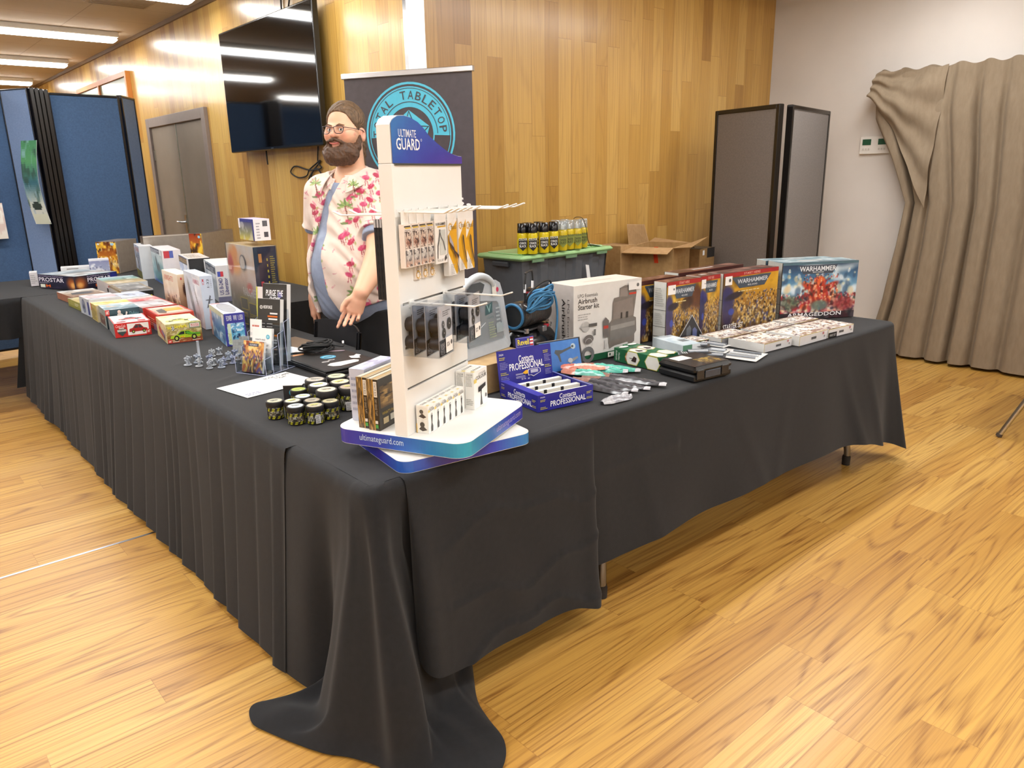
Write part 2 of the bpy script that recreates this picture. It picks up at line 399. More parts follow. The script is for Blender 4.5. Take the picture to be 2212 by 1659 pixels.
def struct(name, mb_fn):
    mb = MB(); mb_fn(mb); return mb.build(name, tag=(None, None, None, 'structure'))
XW, YW, XF, YB, YE, XL = 2.6, 3.84, 6.4, -4., 17., -7.
struct('floor', lambda m: m.box(XL, YB, -.1, XF, YE, 0, '#ddaa66', 'floor_planks'))
struct('ceiling', lambda m: m.box(XL, YB, CEIL, XF, YE, CEIL+.1, '#ccbbaa', 'ceiling_tiles'))
struct('wall_left', lambda m: m.box(XW, YW, 0, XW+.12, YE, CEIL, '#c09050', 'wall_boards'))
struct('wall_return', lambda m: m.box(XW+.12, YW, 0, XF, YW+.12, CEIL, '#c09050', 'wall_boards_return'))
struct('wall_right', lambda m: m.box(XF, YB, 0, XF+.12, YW+.12, CEIL, '#ddd', 'white_wall_paint'))
struct('wall_far', lambda m: m.box(XL, YE, 0, XW, YE+.12, CEIL, '#ddd', 'wall_boards_return'))
struct('wall_behind', lambda m: m.box(XL, YB-.12, 0, XF, YB, CEIL, '#ddd', 'white_wall_paint'))
struct('wall_opposite', lambda m: m.box(XL-.12, YB, 0, XL, YE, CEIL, '#ddd', 'white_wall_paint'))
struct('trim_1', lambda m: m.box(-7, 3.333, -.001, .95, 3.347, .0012, '#c9ccd4', 'metal'))          # metal strip let into the floor
struct('trim_2', lambda m: (m.box(XW-.006, YW-.006, 0, XW+.115, YW, CEIL, '#d8dadd', 'brushed_steel'), m.box(XW-.006, YW, 0, XW, YW+.03, CEIL, '#d8dadd', 'brushed_steel'))) # steel corner guard
struct('trim_3', lambda m: m.box(XW-.02, YW+.05, CEIL-.035, XW, YE, CEIL, '#6b5233', 'satin_plastic'))
struct('baseboard_return', lambda m: m.box(XW+.12, YW-.012, 0, XF, YW, .09, '#6b5233', 'satin_plastic'))
struct('baseboard_right', lambda m: m.box(XF-.012, YB, 0, XF, YW-.012, .09, '#6b5233', 'satin_plastic'))

# double door in the boarded wall
def door():
    y0, y1, zt = 6.99, 8.65, 2.11
    f = MB(); c = '#7b6e66'
    for a, b, z0, z1 in ((y0, y0+.09, 0, zt), (y1-.09, y1, 0, zt), (y0+.09, y1-.09, zt-.09, zt)): f.box(XW-.035, a, z0, XW, b, z1, c, 'satin_plastic', .004)
    r = f.build('door_1', tag=(None, None, None, 'structure'))
    for a, b in ((y0+.09, 7.815), (7.83, y1-.09)):
        m = MB(); m.box(XW-.012, a, .005, XW-.001, b, zt-.09, '#75695a', 'door_paint'); m.build('door_leaf', r)
    m = MB(); m.box(XW-.016, 7.815, 0, XW-.008, 7.83, zt-.1, '#a9b6b0', 'metal'); m.build('astragal', r)
    m = MB(); m.box(XW-.018, 7.84, .98, XW-.012, 7.89, 1.17, '#b9bcc0', 'metal'); m.tube([(XW-.02, 7.865, 1.1), (XW-.06, 7.865, 1.1), (XW-.06, 7.99, 1.1)], .009, '#c9ccd0', 'metal'); m.build('door_handle', r)
    for z in (.35, 1.15, 1.75):
        m = MB(); m.box(XW-.02, y1-.12, z-.05, XW-.011, y1-.09, z+.05, '#c0bfb4', 'metal'); m.build('hinge', r)
door()

# ceiling fittings
def fitting():
    t = thing('ceiling_light', '', 'light')
    m = MB(); m.box(-1.21, -.09, -.05, 1.21, .09, 0, '#e8e6e0', 'satin_plastic', .006); m.build('housing', t)
    m = MB(); m.box(-1.2, -.075, -.088, 1.2, .075, -.05, '#ffffff', 'lamp_diffuser', .02); m.build('diffuser', t)
    return t
proto = fitting(); nm = {12.95: 'farthest bright tube light in the ceiling over blue screens', 10.8: 'middle bright tube light in the ceiling over blue screens', 8.66: 'nearest visible bright long tube light in the ceiling'}
for i, (x, y) in enumerate(FITTINGS):
    lb = nm.get(y) if x == 1.2 else None
    lb = lb or 'long white ceiling tube light outside the picture, mirrored in the television'
    o = proto if i == 0 else copy_tree(proto); o.location = (x, y, CEIL); o['label'] = lb; o['group'] = 'ceiling tube lights' if 'mirrored' not in lb else 'tube lights over the hall'
m = MB(); m.box(1.82, 6.9, CEIL-.012, 2.3, 7.3, CEIL, '#a8947c', 'satin_plastic', .004)
for k in range(9): m.box(1.85, 6.93+k*.04, CEIL-.02, 2.27, 6.945+k*.04, CEIL-.011, '#8d7a63', 'satin_plastic')
m.build('ceiling_vent', tag=('small beige square vent in the ceiling beside boarded wall', 'vent'))

# television on the boarded wall
def tv():
    y0, y1, z0, z1 = 4.72, 6.27, 1.7, 2.585
    t = thing('television', 'large black flat television hung high on the boarded wall', 'television', (XW-.024, (y0+y1)/2, 0))
    a = (y1-y0)/2; m = MB(); m.box(-.09, -a, z0, -.05, a, z1, '#0b0b0c', 'gloss_plastic', .006); m.build('casing', t)
    m = MB(); m.box(-.0915, -a+.012, z0+.022, -.0895, a-.012, z1-.012, '#050506', 'tv_glass'); m.build('screen', t)
    m = MB(); m.box(-.05, -.25, 1.95, .022, .25, 2.35, '#1a1a1a', 'satin_plastic'); m.build('wall_bracket', t)
    m = MB(); m.add([(-.0925, -.02, z0+.008), (-.0925, .02, z0+.008), (-.0925, .02, z0+.014), (-.0925, -.02, z0+.014)], [(0, 3, 2, 1)], '#8a8d92', 'metal'); m.build('badge', t)
    m = MB(); m.tube([(-.03, .25, z0), (-.03, .25, z0-.06), (-.03, .245, z0-.1)], .006, '#15120f', 'rubber'); m.build('lead', t)
    return t
tv()
def loops(name, label, pts, r=.004):
    m = MB(); m.tube(pts, r, '#14110f', 'rubber', 6); m.build(name, tag=(label, 'cable'))
xw = XW-.012
loops('cable', 'black cable looped on the boarded wall below television', spl([(xw, y, z) for y, z in [(4.99, 1.705), (5.01, 1.6), (4.97, 1.56), (5.15, 1.55), (5.35, 1.58), (5.43, 1.56), (5.44, 1.53), (5.33, 1.5), (5.2, 1.51), (5.15, 1.55), (5.04, 1.59), (4.98, 1.61), (5.0, 1.59), (5.13, 1.52), (5.19, 1.46), (5.19, 1.41), (5.15, 1.34), (5.07, 1.36), (5.09, 1.43), (5.13, 1.5), (5.05, 1.56), (4.96, 1.5), (4.98, 1.4), (5.06, 1.3)]]), .005)
loops('cable', 'short black cable above the top edge of television', spl([(xw, 5.36, 2.57), (xw, 5.35, 2.7), (xw-.02, 5.28, 2.78), (xw-.01, 5.2, 2.7), (xw, 5.26, 2.6)]), .006)
def framed():
    t = thing('framed_glass_panel', 'orange timber framed glass panel on boarded wall above blue screens', 'picture', (XW, 10.0, 0))
    y0, y1, z0, z1 = -.95, 1.2, 1.95, 2.62
    m = MB()
    for a, b, c, d in ((y0, z0, y0+.05, z1), (y1-.05, z0, y1, z1), (y0+.05, z1-.05, y1-.05, z1), (y0+.05, z0, y1-.05, z0+.05), (.15, z0+.05, .2, z1-.05)): m.box(-.05, a, b, -.002, c, d, '#b5702e', 'satin_plastic')
    m.build('frame', t)
    m = MB(); m.box(-.03, y0+.05, z0+.05, -.02, y1-.05, z1-.05, '#8d9a8a', 'gloss_plastic'); m.build('glass', t)
framed()

# pull-up banner
def banner():
    p0, p1 = Vector((2.13, 3.76, 0)), Vector((2.485, 3.13, 0)); d = (p1-p0); w = d.length; d.normalize(); az = math.atan2(d.y, d.x)
    t = thing('pull_up_banner', 'tall dark grey pull-up banner with round turquoise logo behind person', 'banner', p0, az)
    m = MB(); f = m.face((0, 0, .08), (1, 0, 0), (0, 0, 1), w, 1.925, 'printed_card'); g = '#494347'; cyn = '#55bcd8'
    m.box(0, 0, .08, w, .002, 2.005, g, 'printed_card'); f.o = Vector((0, -.0005, .08))
    cx, cy = .51, .842
    f.ring(cx, cy, .337, .352, cyn); f.ring(cx, cy, .185, .322, cyn, a0=-3, a1=183); f.ring(cx, cy, .316, .322, cyn); f.ring(cx, cy, .185, .195, cyn)
    f.k += 1; f.ring(cx, cy, .309, .3125, g); f.ring(cx, cy, .217, .222, g, a0=0, a1=180)
    f.arc_text('TOTAL TABLETOP', cx, cy, .237, .056, 92, 13.2, g)
    f.arc_text('HOBBY SHOP', cx, cy, .237, .056, 272, 14, cyn, flip=True)
    for i in range(5):
        a = radians(90+72*i); b = radians(90+72*(i+1)); c = radians(90+72*i+36); e = f.w/f.h
        P = lambda an, r: (cx+r*cos(an), cy+r*sin(an)*e)
        f.poly([P(a, .165), P(b, .165), P(c, .075)], cyn, 4); f.poly([P(a, .15), P(c, .065), P(c-radians(72), .065)], '#3f93b0' if i % 2 else cyn, 5)
    f.poly([(cx+.06*cos(radians(90+72*i+36)), cy+.06*sin(radians(90+72*i+36))*f.w/f.h) for i in range(5)], '#8fd8e8', 6)
    f.text('Paints,', .35, .648, .965, .688, '#f2f2f0', .02, k=3); f.text('Paint', .45, .595, .93, .635, '#f2f2f0', .02, k=3)
    m.build('banner_sheet', t)
    m = MB(); m.box(-.01, -.012, 1.985, w+.01, .014, 2.012, '#e6e6e8', 'metal', .003); m.build('top_rail', t)
    m = MB(); m.box(-.02, -.05, 0, w+.02, .06, .08, '#c9cacc', 'metal', .01); m.build('base_case', t)
    for x in (.12, w-.12):
        m = MB(); m.box(x-.02, -.16, 0, x+.02, .16, .012, '#b9babc', 'metal', .003); m.build('foot', t)
    m = MB(); m.tube([(w/2, .02, .05), (w/2, .02, 1.99)], .008, '#aaaaaa', 'metal'); m.build('pole', t)
banner()

# grey folding screen in the corner
def screen_panel(name, label, p0, p1, h, felt, framec='#171412', z0=.06, fr=.03, th=.045, group=None):
    p0, p1 = Vector((*p0, 0)), Vector((*p1, 0)); d = p1-p0; w = d.length
    t = thing(name, label, 'screen', p0, math.atan2(d.y, d.x), group)
    m = MB(); m.box(fr, -th/2+.006, z0+fr, w-fr, th/2-.006, h-fr, '#777', felt); m.build('felt_panel', t)
    m = MB()
    for a, b, c, e in ((0, z0, fr, h), (w-fr, z0, w, h), (fr, h-fr, w-fr, h), (fr, z0, w-fr, z0+fr)): m.box(a, -th/2, b, c, th/2, e, framec, 'gloss_plastic', .004)
    m.build('frame', t)
    for x in (.05, w-.05):
        m = MB(); m.box(x-.02, -.12, 0, x+.02, .12, .02, framec, 'satin_plastic', .004); m.box(x-.015, -.015, .02, x+.015, .015, z0, framec, 'satin_plastic'); m.build('foot', t)
    return t
screen_panel('folding_screen', 'left leaf of the grey felt screen in the corner, nearer one', (5.18, 3.54), (5.03, 2.92), 1.925, 'grey_felt')
screen_panel('folding_screen', 'right leaf of the grey felt screen, against the white wall', (5.165, 2.935), (6.05, 3.11), 1.925, 'grey_felt')

# blue display screens at the far left
K_ = 1.09
def kz(z): return CAM_H+(z-CAM_H)*K_
def kp(p): return (p[0]*K_, p[1]*K_)
F_ = '#12141c'
screen_panel('display_screen', 'blue felt display screen at the far left edge of photo', kp((-1.6, 7.25)), kp((-.12, 7.2)), kz(2.0), 'blue_felt', F_, fr=.02)
screen_panel('display_screen', 'blue felt display screen left of the black folded stack', kp((-.1, 7.2)), kp((1.145, 7.32)), kz(2.19), 'blue_felt', F_, fr=.02)
screen_panel('display_screen', 'narrow lit blue screen leaf folded toward the black stack', kp((1.13, 7.3)), kp((1.275, 7.06)), kz(2.2), 'lit_blue_felt', F_, fr=.012, th=.03)
screen_panel('display_screen', 'wide blue felt screen between black stack and boarded wall', kp((1.40, 7.09)), kp((1.93, 7.13)), kz(2.175), 'blue_felt', F_, fr=.02)
screen_panel('display_screen', 'narrow blue screen leaf at the right end, beside shadowed wall', kp((1.95, 7.19)), kp((2.12, 7.42)), kz(2.19), 'lit_blue_felt', F_, fr=.02)
t = thing('folded_screen_stack', 'black ribbed edges of a folded stack of display screens', 'screen', (1.275*K_, 7.0*K_, 0))
for k in range(4):
    m = MB(); m.box(.002+.034*k, 0, .02, .034*(k+1)-.002, .45, kz(2.2)-.004*k, '#14110f', 'gloss_plastic', .006); m.build('screen_edge', t)
def poster(label, o, ux, uz, w, h, cv, lean=0):
    m = MB(); X = Vector(ux).normalized(); Z = Vector(uz).normalized(); Y = Z.cross(X)
    n = 10; P = [[tuple(Vector(o)+X*(w*j/4)+Z*(h*i/n)-Y*(lean*sin(pi*i/n))) for j in range(5)] for i in range(n+1)]
    m.grid(P, '#eeeeea', 'paper')
    Q = np.array(P)-np.array(Y)*.003; H, Wd = cv.a.shape[:2]
    i, j = np.meshgrid(np.linspace(1, 0, H+1), np.linspace(0, 1, Wd+1), indexing='ij')
    A = np.array(o)+j[..., None]*w*np.array(X)+i[..., None]*h*np.array(Z)-np.sin(pi*i)[..., None]*lean*np.array(Y)-np.array(Y)*.003
    m.grid(A[::-1], lin(np.clip(cv.a[::-1], 0, 1)).reshape(-1, 3), 'paper')
    m.build('poster', tag=(label, 'poster'))
cv = CV(24, 40, '#3c7a52', '#4b8a5a', '#2f5f6e', '#c9cfc4', '#e9ebe4', seed=3).fog('#2a4a40', 4, 8, .5, .7, .8).fog('#8fb0c8', 4, 6, .6, .8, .6); cv.rect(.05, .0, .95, .12, '#d8dcc8'); cv.ell(.5, .22, .3, .05, '#2c3a34')
poster('curled green photo poster pinned near the black stack', (1.27, 7.66, 1.16), (.52, -.86, 0), (0, 0, 1), .17, .68, cv, .05)
cv = CV(16, 24, '#e8e4dc', '#d8d4cc', seed=5).fog('#b8a898', 4, 6, .5, .7, .6)
poster('upper pale poster at the left photo edge', (.86, 7.86, 1.41), (1, .1, 0), (0, 0, 1), .2, .26, cv)
cv = CV(16, 24, '#efe9e2', '#dcd4c8', seed=6).fog('#c8a8a0', 4, 6, .5, .7, .6)
poster('lower pale poster at the left photo edge', (.86, 7.86, 1.04), (1, .1, 0), (0, 0, 1), .22, .3, cv)

# curtain on the white wall, drawn up into a bunch at its left edge
def curtain():
    t = thing('curtain', 'olive beige pleated curtain hanging on the white wall', 'curtain', (6.27, 0, 0))
    n, mz = 520, 90; s = np.linspace(0, 1, n); P = np.zeros((mz, n, 3)); Yl, Yr = 2.83, -1.2; rg = np.random.RandomState(2)
    ph = s*2*pi*21+2.2*np.sin(s*9)+.8*np.sin(s*31)
    for i, q in enumerate(np.linspace(0, 1, mz)):      # q 0 top .. 1 bottom
        z = 2.2-2.175*q; y = Yl+(Yr-Yl)*s
        # the left edge is bunched at z ~1.2 (q .45) and flares below
        k = np.interp(q, [0, .1, .16, .3, .45, .6, .8, 1], [0, -.01, 0, .16, .30, .27, .20, .10]); w = np.exp(-s*9.)
        y = y-k*w
        amp = np.interp(q, [0, .06, .15, 1], [.012, .014, .035, .055]); fold = 1-np.exp(-(np.sin(ph/2)/.42)**2)*(.75+.25*np.sin(ph*.31))
        x = -amp*(fold*2-1)-.01*np.sin(ph*.37+q*5)-.02*w*np.sin(40*s+q*12)*q
        zz = z+.012*np.sin(ph)*float(q < .03)
        P[i, :, 0] = x; P[i, :, 1] = y; P[i, :, 2] = zz
    m = MB(); m.grid(P[::-1], '#8d7f60', 'curtain_fabric'); o = m.build('curtain_cloth', t)
    # turned-over corner flap at the top left
    P = np.zeros((24, 60, 3))
    for i, q in enumerate(np.linspace(0, 1, 24)):
        for j, s_ in enumerate(np.linspace(0, 1, 60)):
            top = Vector((-.02, 2.83-.5*s_, 2.195)); low = Vector((-.07, 2.88-.52*s_, 2.02-.84*s_**1.3))
            p = top.lerp(low, q); r = .018*sin(s_*9+q*7)+.012*sin(q*22+s_*5); P[i, j] = (p.x-r-.03*sin(pi*q), p.y, p.z+.008*sin(20*s_))
    m = MB(); m.grid(P[::-1], '#8d7f60', 'curtain_fabric'); m.build('folded_corner', t)
    m = MB(); m.tube([(.06, 2.7, 2.17), (.06, -1.3, 2.17)], .012, '#d8d4cc', 'metal'); m.build('curtain_track', t)
curtain()
m = MB(); m.box(-7+.05, -3.5, 0, -7+.09, 16, 2.7, '#333', 'dark_curtain_fabric'); m.build('trim_4', tag=(None, None, None, 'structure'))
def switches():
    t = thing('switch_panel', 'white wall panel with four dark green displays beside curtain', 'switch', (XF, 2.5, 1.595))
    m = MB(); m.box(-.025, -.05, 0, 0, .48, .135, '#e9e6e0', 'satin_plastic', .004); m.build('panel', t)
    for k in range(4):
        m = MB(); y = .46-k*.125; m.box(-.028, y-.068, .07, -.025, y, .115, '#2f5a42', 'gloss_plastic'); m.build('display', t)
        for j in range(3): m = MB(); m.box(-.029, y-.06+j*.022, .03, -.025, y-.048+j*.022, .045, '#cfcac2', 'satin_plastic'); m.build('switch_button', t)
switches()
# edge of a folding table at the right border
def right_table():
    t = thing('folding_table', 'folding table under black cloth at the right photo edge, thin steel leg', 'table', (4.7, .6, 0))
    m = MB(); m.box(.02, -1.9, .70, 1.0, .5, .735, '#d8d4cc', 'satin_plastic', .008); m.build('tabletop', t)
    for a, b in (((.03, .65, .005), (.14, .36, .70)), ((.9, .62, .005), (.88, .3, .70)), ((.05, -1.8, .005), (.1, -1.6, .70)), ((.9, -1.8, .005), (.88, -1.6, .70))):
        m = MB(); m.tube([a, b], .014, '#c9c6c0', 'metal'); m.tube([a, (a[0]+.002, a[1]-.005, .02)], .0165, '#4a4038', 'rubber'); m.build('leg', t)
    m = MB(); m.box(-.05, -2.0, .735, 1.05, .53, .745, '#26262a', 'black_tablecloth'); m.box(-.05, -2.0, .42, -.035, .53, .745, '#26262a', 'black_tablecloth'); m.box(-.05, .52, .42, 1.05, .53, .735, '#26262a', 'black_tablecloth')
    m.build('tablecloth', tag=('black cloth on the table at the right photo edge', 'tablecloth'), loc=(4.7, .6, 0))
right_table()
# ---------------------------------------------------------------- tables and black cloths
T = .745
def folding_table(label, x0, y0, x1, y1, along='y', inset=.17):
    t = thing('folding_table', label, 'table', ((x0+x1)/2, (y0+y1)/2, 0), group='folding tables under the black cloths')
    a, b = (x1-x0)/2, (y1-y0)/2
    m = MB(); m.box(-a, -b, .695, a, b, .738, '#d9d6d0', 'satin_plastic', .008); m.build('tabletop', t)
    for sgn in (-1, 1):
        for q in (-1, 1):
            if along == 'x': p = (sgn*(a-inset), q*(b-.07)); bend = (sgn*(a-inset)-sgn*.05, q*(b-.12))
            else: p = (q*(a-.07), sgn*(b-inset)); bend = (q*(a-.12), sgn*(b-inset)-sgn*.05)
            g = MB(); g.tube(spl([(p[0], p[1], .012), (p[0], p[1], .08), (p[0]*.6+bend[0]*.4, p[1]*.6+bend[1]*.4, .2), (bend[0], bend[1], .4), (bend[0], bend[1], .69)], 5), .0165, '#8b8a8a', 'metal', 12)
            o = g.build('leg', t); g = MB(); g.lathe([(.02, .0), (.021, .04), (.0185, .05)], '#2c2826', 'rubber', 14, (p[0], p[1], .0)); g.build('rubber_foot', o)
folding_table('folding table under the long left black cloth, near half with the corner', .87, 1.56, 1.61, 3.78)
folding_table('folding table under the long left black cloth, far half', .87, 3.82, 1.61, 6.06)
folding_table('folding table under the right black cloth, grey bent legs showing below', 1.665, 1.575, 3.885, 2.29, 'x')
folding_table('folding table at the far left crossing the end of the long table', -.7, 6.16, 1.61, 7.2, 'x')

def resample(P, n):
    P = np.array(P, float); d = np.r_[0, np.cumsum(np.linalg.norm(np.diff(P, axis=0), axis=1))]
    q = np.linspace(0, d[-1], n); return np.stack([np.interp(q, d, P[:, i]) for i in range(3)], 1)
def smooth(A, k, ax=0):
    for _ in range(k):
        B = A.copy(); s0 = [slice(None)]*A.ndim; s1 = list(s0); s2 = list(s0); s0[ax] = slice(1, -1); s1[ax] = slice(0, -2); s2[ax] = slice(2, None)
        B[tuple(s0)] = .5*A[tuple(s0)]+.25*(A[tuple(s1)]+A[tuple(s2)]); A = B
    return A
def cr(cols, sv, n):
    """catmull-rom between columns (each (k,3)) at parameters sv -> n columns"""
    cols = np.array(cols); out = []
    for s in np.linspace(sv[0], sv[-1], n):
        i = min(max(np.searchsorted(sv, s)-1, 0), len(sv)-2); t = (s-sv[i])/(sv[i+1]-sv[i])
        a, b, c, d = cols[max(i-1, 0)], cols[i], cols[i+1], cols[min(i+2, len(sv)-1)]
        out.append(.5*((2*b)+(c-a)*t+(2*a-5*b+4*c-d)*t*t+(3*b-a-3*c+d)*t**3))
    return np.array(out)
EX, EY = .845, 1.535           # outer table edges, left run and front run
ROUND = [(-.05, 0), (-.012, -.002), (0, -.014)]
K = 72
def col(ex, ey, nx, ny, *pts, T=T):
    """column of cloth: over the rounded edge at (ex,ey) with outward normal, then through pts (out, along-free xyz)"""
    P = [(ex-nx*.10, ey-ny*.10, T-.006), (ex-nx*.045, ey-ny*.045, T+.0006), (ex-nx*.014, ey-ny*.014, T), (ex-nx*.003, ey-ny*.003, T-.006), (ex, ey, T-.02)]+list(pts)
    return resample(P, K)

def cloth_left():
    m = MB(); rg = np.random.RandomState(4)
    # --- long left side, pleated
    ys = np.arange(6.08, 1.97, -.011); n = len(ys); tt = np.linspace(0, 1, K); A = np.zeros((n, K, 3))
    edges = [6.1]
    while edges[-1] > 1.9: edges.append(edges[-1]-rg.uniform(.065, .17))
    edges = np.array(edges[::-1]); hemn = rg.uniform(-.012, .012, len(edges)); am = rg.uniform(.5, 1.3, len(edges))
    for i, y in enumerate(ys):
        k = np.searchsorted(edges, y)-1; f = (y-edges[k])/(edges[k+1]-edges[k]); saw = (f**.8)*(1-max(0, (f-.86)/.14))*am[k]
        hem = .012+.0*y+hemn[k]+.014*f+.018*max(0, y-4.5)
        for j, t in enumerate(tt):
            z = T-(T-hem)*t
            out = .008+.05*t**1.3+.006*sin(y*3.1+t*2)+(.005+.024*t)*saw*min(1, t*6)
            if t < .02: A[i, j] = (EX+.10*(1-t/.02), y, T-.004 if j == 0 else T+.0006); continue
            e = min(1, (t-.02)/.03); A[i, j] = (EX-out*e, y, z if t > .05 else T-.03*((t-.02)/.03)**2*1.0-.0)
    m.grid(A, '#2b2b2e', 'black_tablecloth')
    # --- the corner: folds that run out on the floor
    def C(ex, ey, nx, ny, *p): return col(ex, ey, nx, ny, *p)
    aa = A[-1]; c0 = C(EX, 1.985, -1, 0, *[(a_[0]+.003, 1.985, a_[2]) for a_ in aa[8:]]); q = .707
    cols = [c0,
      C(EX, 1.86, -1, 0, (.835, 1.86, .6), (.81, 1.87, .3), (.795, 1.88, .015)),
      C(EX, 1.74, -1, 0, (.85, 1.77, .6), (.86, 1.80, .3), (.85, 1.81, .04), (.83, 1.80, .012)),
      C(EX, 1.69, -1, 0, (.845, 1.71, .55), (.83, 1.76, .25), (.80, 1.80, .03), (.74, 1.86, .03), (.66, 1.93, .012)),
      C(EX, 1.655, -1, 0, (.835, 1.66, .55), (.79, 1.70, .25), (.75, 1.73, .05), (.70, 1.80, .045), (.61, 1.865, .01)),
      C(EX, 1.635, -1, 0, (.83, 1.63, .55), (.775, 1.65, .25), (.735, 1.665, .06), (.70, 1.70, .03), (.635, 1.78, .006)),
      C(EX, 1.615, -1, 0, (.825, 1.605, .55), (.765, 1.612, .25), (.725, 1.62, .05), (.70, 1.625, .008)),
      C(EX, 1.595, -1, 0, (.835, 1.58, .55), (.79, 1.565, .25), (.765, 1.56, .05), (.75, 1.555, .008)),
      C(EX+.002, 1.57, -1, -.2, (.845, 1.545, .55), (.82, 1.51, .25), (.805, 1.49, .04), (.79, 1.475, .008)),
      C(EX+.01, 1.55, -q, -q, (.84, 1.52, .55), (.815, 1.455, .25), (.81, 1.43, .04), (.80, 1.41, .008)),
      C(EX+.025, EY, -q, -q, (.85, 1.50, .55), (.85, 1.43, .25), (.85, 1.405, .05), (.855, 1.375, .008)),
      C(EX+.045, EY, -q, -q, (.875, 1.495, .55), (.90, 1.43, .25), (.905, 1.41, .10), (.87, 1.36, .01)),
      C(EX+.065, EY, -.3, -1, (.905, 1.525, .55), (.93, 1.50, .28), (.94, 1.47, .08), (.89, 1.34, .01)),
      C(EX+.08, EY, -.3, -1, (.93, 1.54, .55), (.95, 1.53, .3), (.95, 1.47, .05), (.93, 1.28, .01)),
      C(EX+.09, EY, -.2, -1, (.945, 1.55, .55), (.98, 1.54, .3), (.99, 1.50, .06), (.995, 1.245, .01)),
      C(EX+.10, EY, -.2, -1, (.955, 1.56, .55), (1.00, 1.56, .3), (1.03, 1.50, .05), (1.05, 1.27, .01)),
      C(EX+.11, EY, -.1, -1, (.96, 1.565, .55), (1.03, 1.57, .3), (1.07, 1.52, .06), (1.095, 1.33, .01)),
      C(EX+.12, EY, 0, -1, (.985, 1.57, .55), (1.08, 1.575, .3), (1.10, 1.55, .06), (1.115, 1.42, .01)),
      C(EX+.135, EY, 0, -1, (1.02, 1.565, .55), (1.11, 1.58, .3), (1.13, 1.58, .08), (1.14, 1.50, .01)),
      C(EX+.155, EY, 0, -1, (1.06, 1.57, .5), (1.15, 1.585, .3), (1.19, 1.59, .1), (1.19, 1.58, .02))]
    sv = np.arange(len(cols))*1.; G = cr(cols, sv, 240); G = smooth(smooth(G, 3, 0), 3, 1); G[..., 2] = np.maximum(G[..., 2], .004)
    m.grid(G, '#2b2b2e', 'black_tablecloth')
    # --- front piece with pressed horizontal creases, its left edge folded back over the corner
    def F(ex, hem, out, mid=0, xo=0):
        P = [(ex+xo*t**1.2, EY-out*t**1.2-mid*sin(pi*t), T-.02-(T-.02-hem)*t) for t in np.linspace(0.02, 1, 40)]
        return col(ex, EY, 0, -1, *P)
    cols = [F(.975, .30, -.03, -.01, .03), F(.965, .24, .0, .0, .0), F(.962, .205, .05, .02, -.005), F(.985, .18, .07, .022, .0), F(1.03, .165, .06, .01, .01), F(1.10, .155, .045, .004, .0), F(1.25, .15, .035), F(1.42, .145, .03), F(1.54, .14, .03), F(1.60, .12, .035), F(1.64, .10, .045, 0, .01), F(1.655, .10, .03, 0, .025), F(1.665, .12, -.02, 0, .035)]
    sv = np.array([0, .35, .7, 1, 1.5, 2.4, 4, 6, 7.4, 8, 8.4, 8.7, 9]); G = cr(cols, sv, 150); G = smooth(G, 2, 0)
    sx = np.linspace(0, 1, 150)[:, None]; Z = G[..., 2]
    for zc, a in ((.545, .006), (.345, .007), (.185, .008)):
        zz = zc+.03*np.sin(sx*7+zc*20)+.015*np.sin(sx*19); d = Z-zz; G[..., 1] -= a*np.exp(-np.abs(d)/.035)*np.clip((sx-.12)*8, 0, 1)*np.where(d > 0, .35, 1)*1.5
    G[..., 1] -= .004*np.sin(sx*23+Z*9)*(T-Z)
    G = smooth(G, 4, 0)
    m.grid(G, '#2b2b2e', 'black_tablecloth')
    # --- top, slightly rippled by creases across the long run
    xs = np.linspace(EX+.03, 1.66, 60); y2 = np.concatenate([np.linspace(EY+.03, 6.08, 420)]); X, Y = np.meshgrid(xs, y2, indexing='ij')
    Zt = np.full_like(X, T)
    for k, (yc, sl) in enumerate([(1.80, .3), (2.35, .2), (2.62, .25), (2.9, .18), (3.3, .3), ]):
        Zt += .004*np.exp(-((Y-yc-sl*(X-1.1)-.03*np.sin(X*9+k))/.02)**2)*np.clip(1.35-X, 0, .4)*2.2*np.clip((X-EX-.09)/.08, 0, 1)
    m.grid(np.stack([X, Y, Zt], -1), '#2b2b2e', 'black_tablecloth')
    # back and far end
    yb = np.linspace(1.6+.8, 6.08, 200); G = np.array([[(1.66+.02*t+.012*t*sin(y*40), y, T-.3*t) for t in np.linspace(0, 1, 12)] for y in yb[::-1]])
    m.grid(G[::-1], '#2b2b2e', 'black_tablecloth')
    G = np.array([[(x-.12*t*(x < 1.0), 6.09+.02*t, T-(T-.12)*t) for t in np.linspace(0, 1, 20)] for x in np.linspace(EX-.01, 1.0, 14)])
    m.grid(G[::-1], '#2b2b2e', 'black_tablecloth')
    m.build('tablecloth', tag=('long black cloth pleated down the left side and bunched at the corner', 'tablecloth', 'black tablecloths'))
cloth_left()

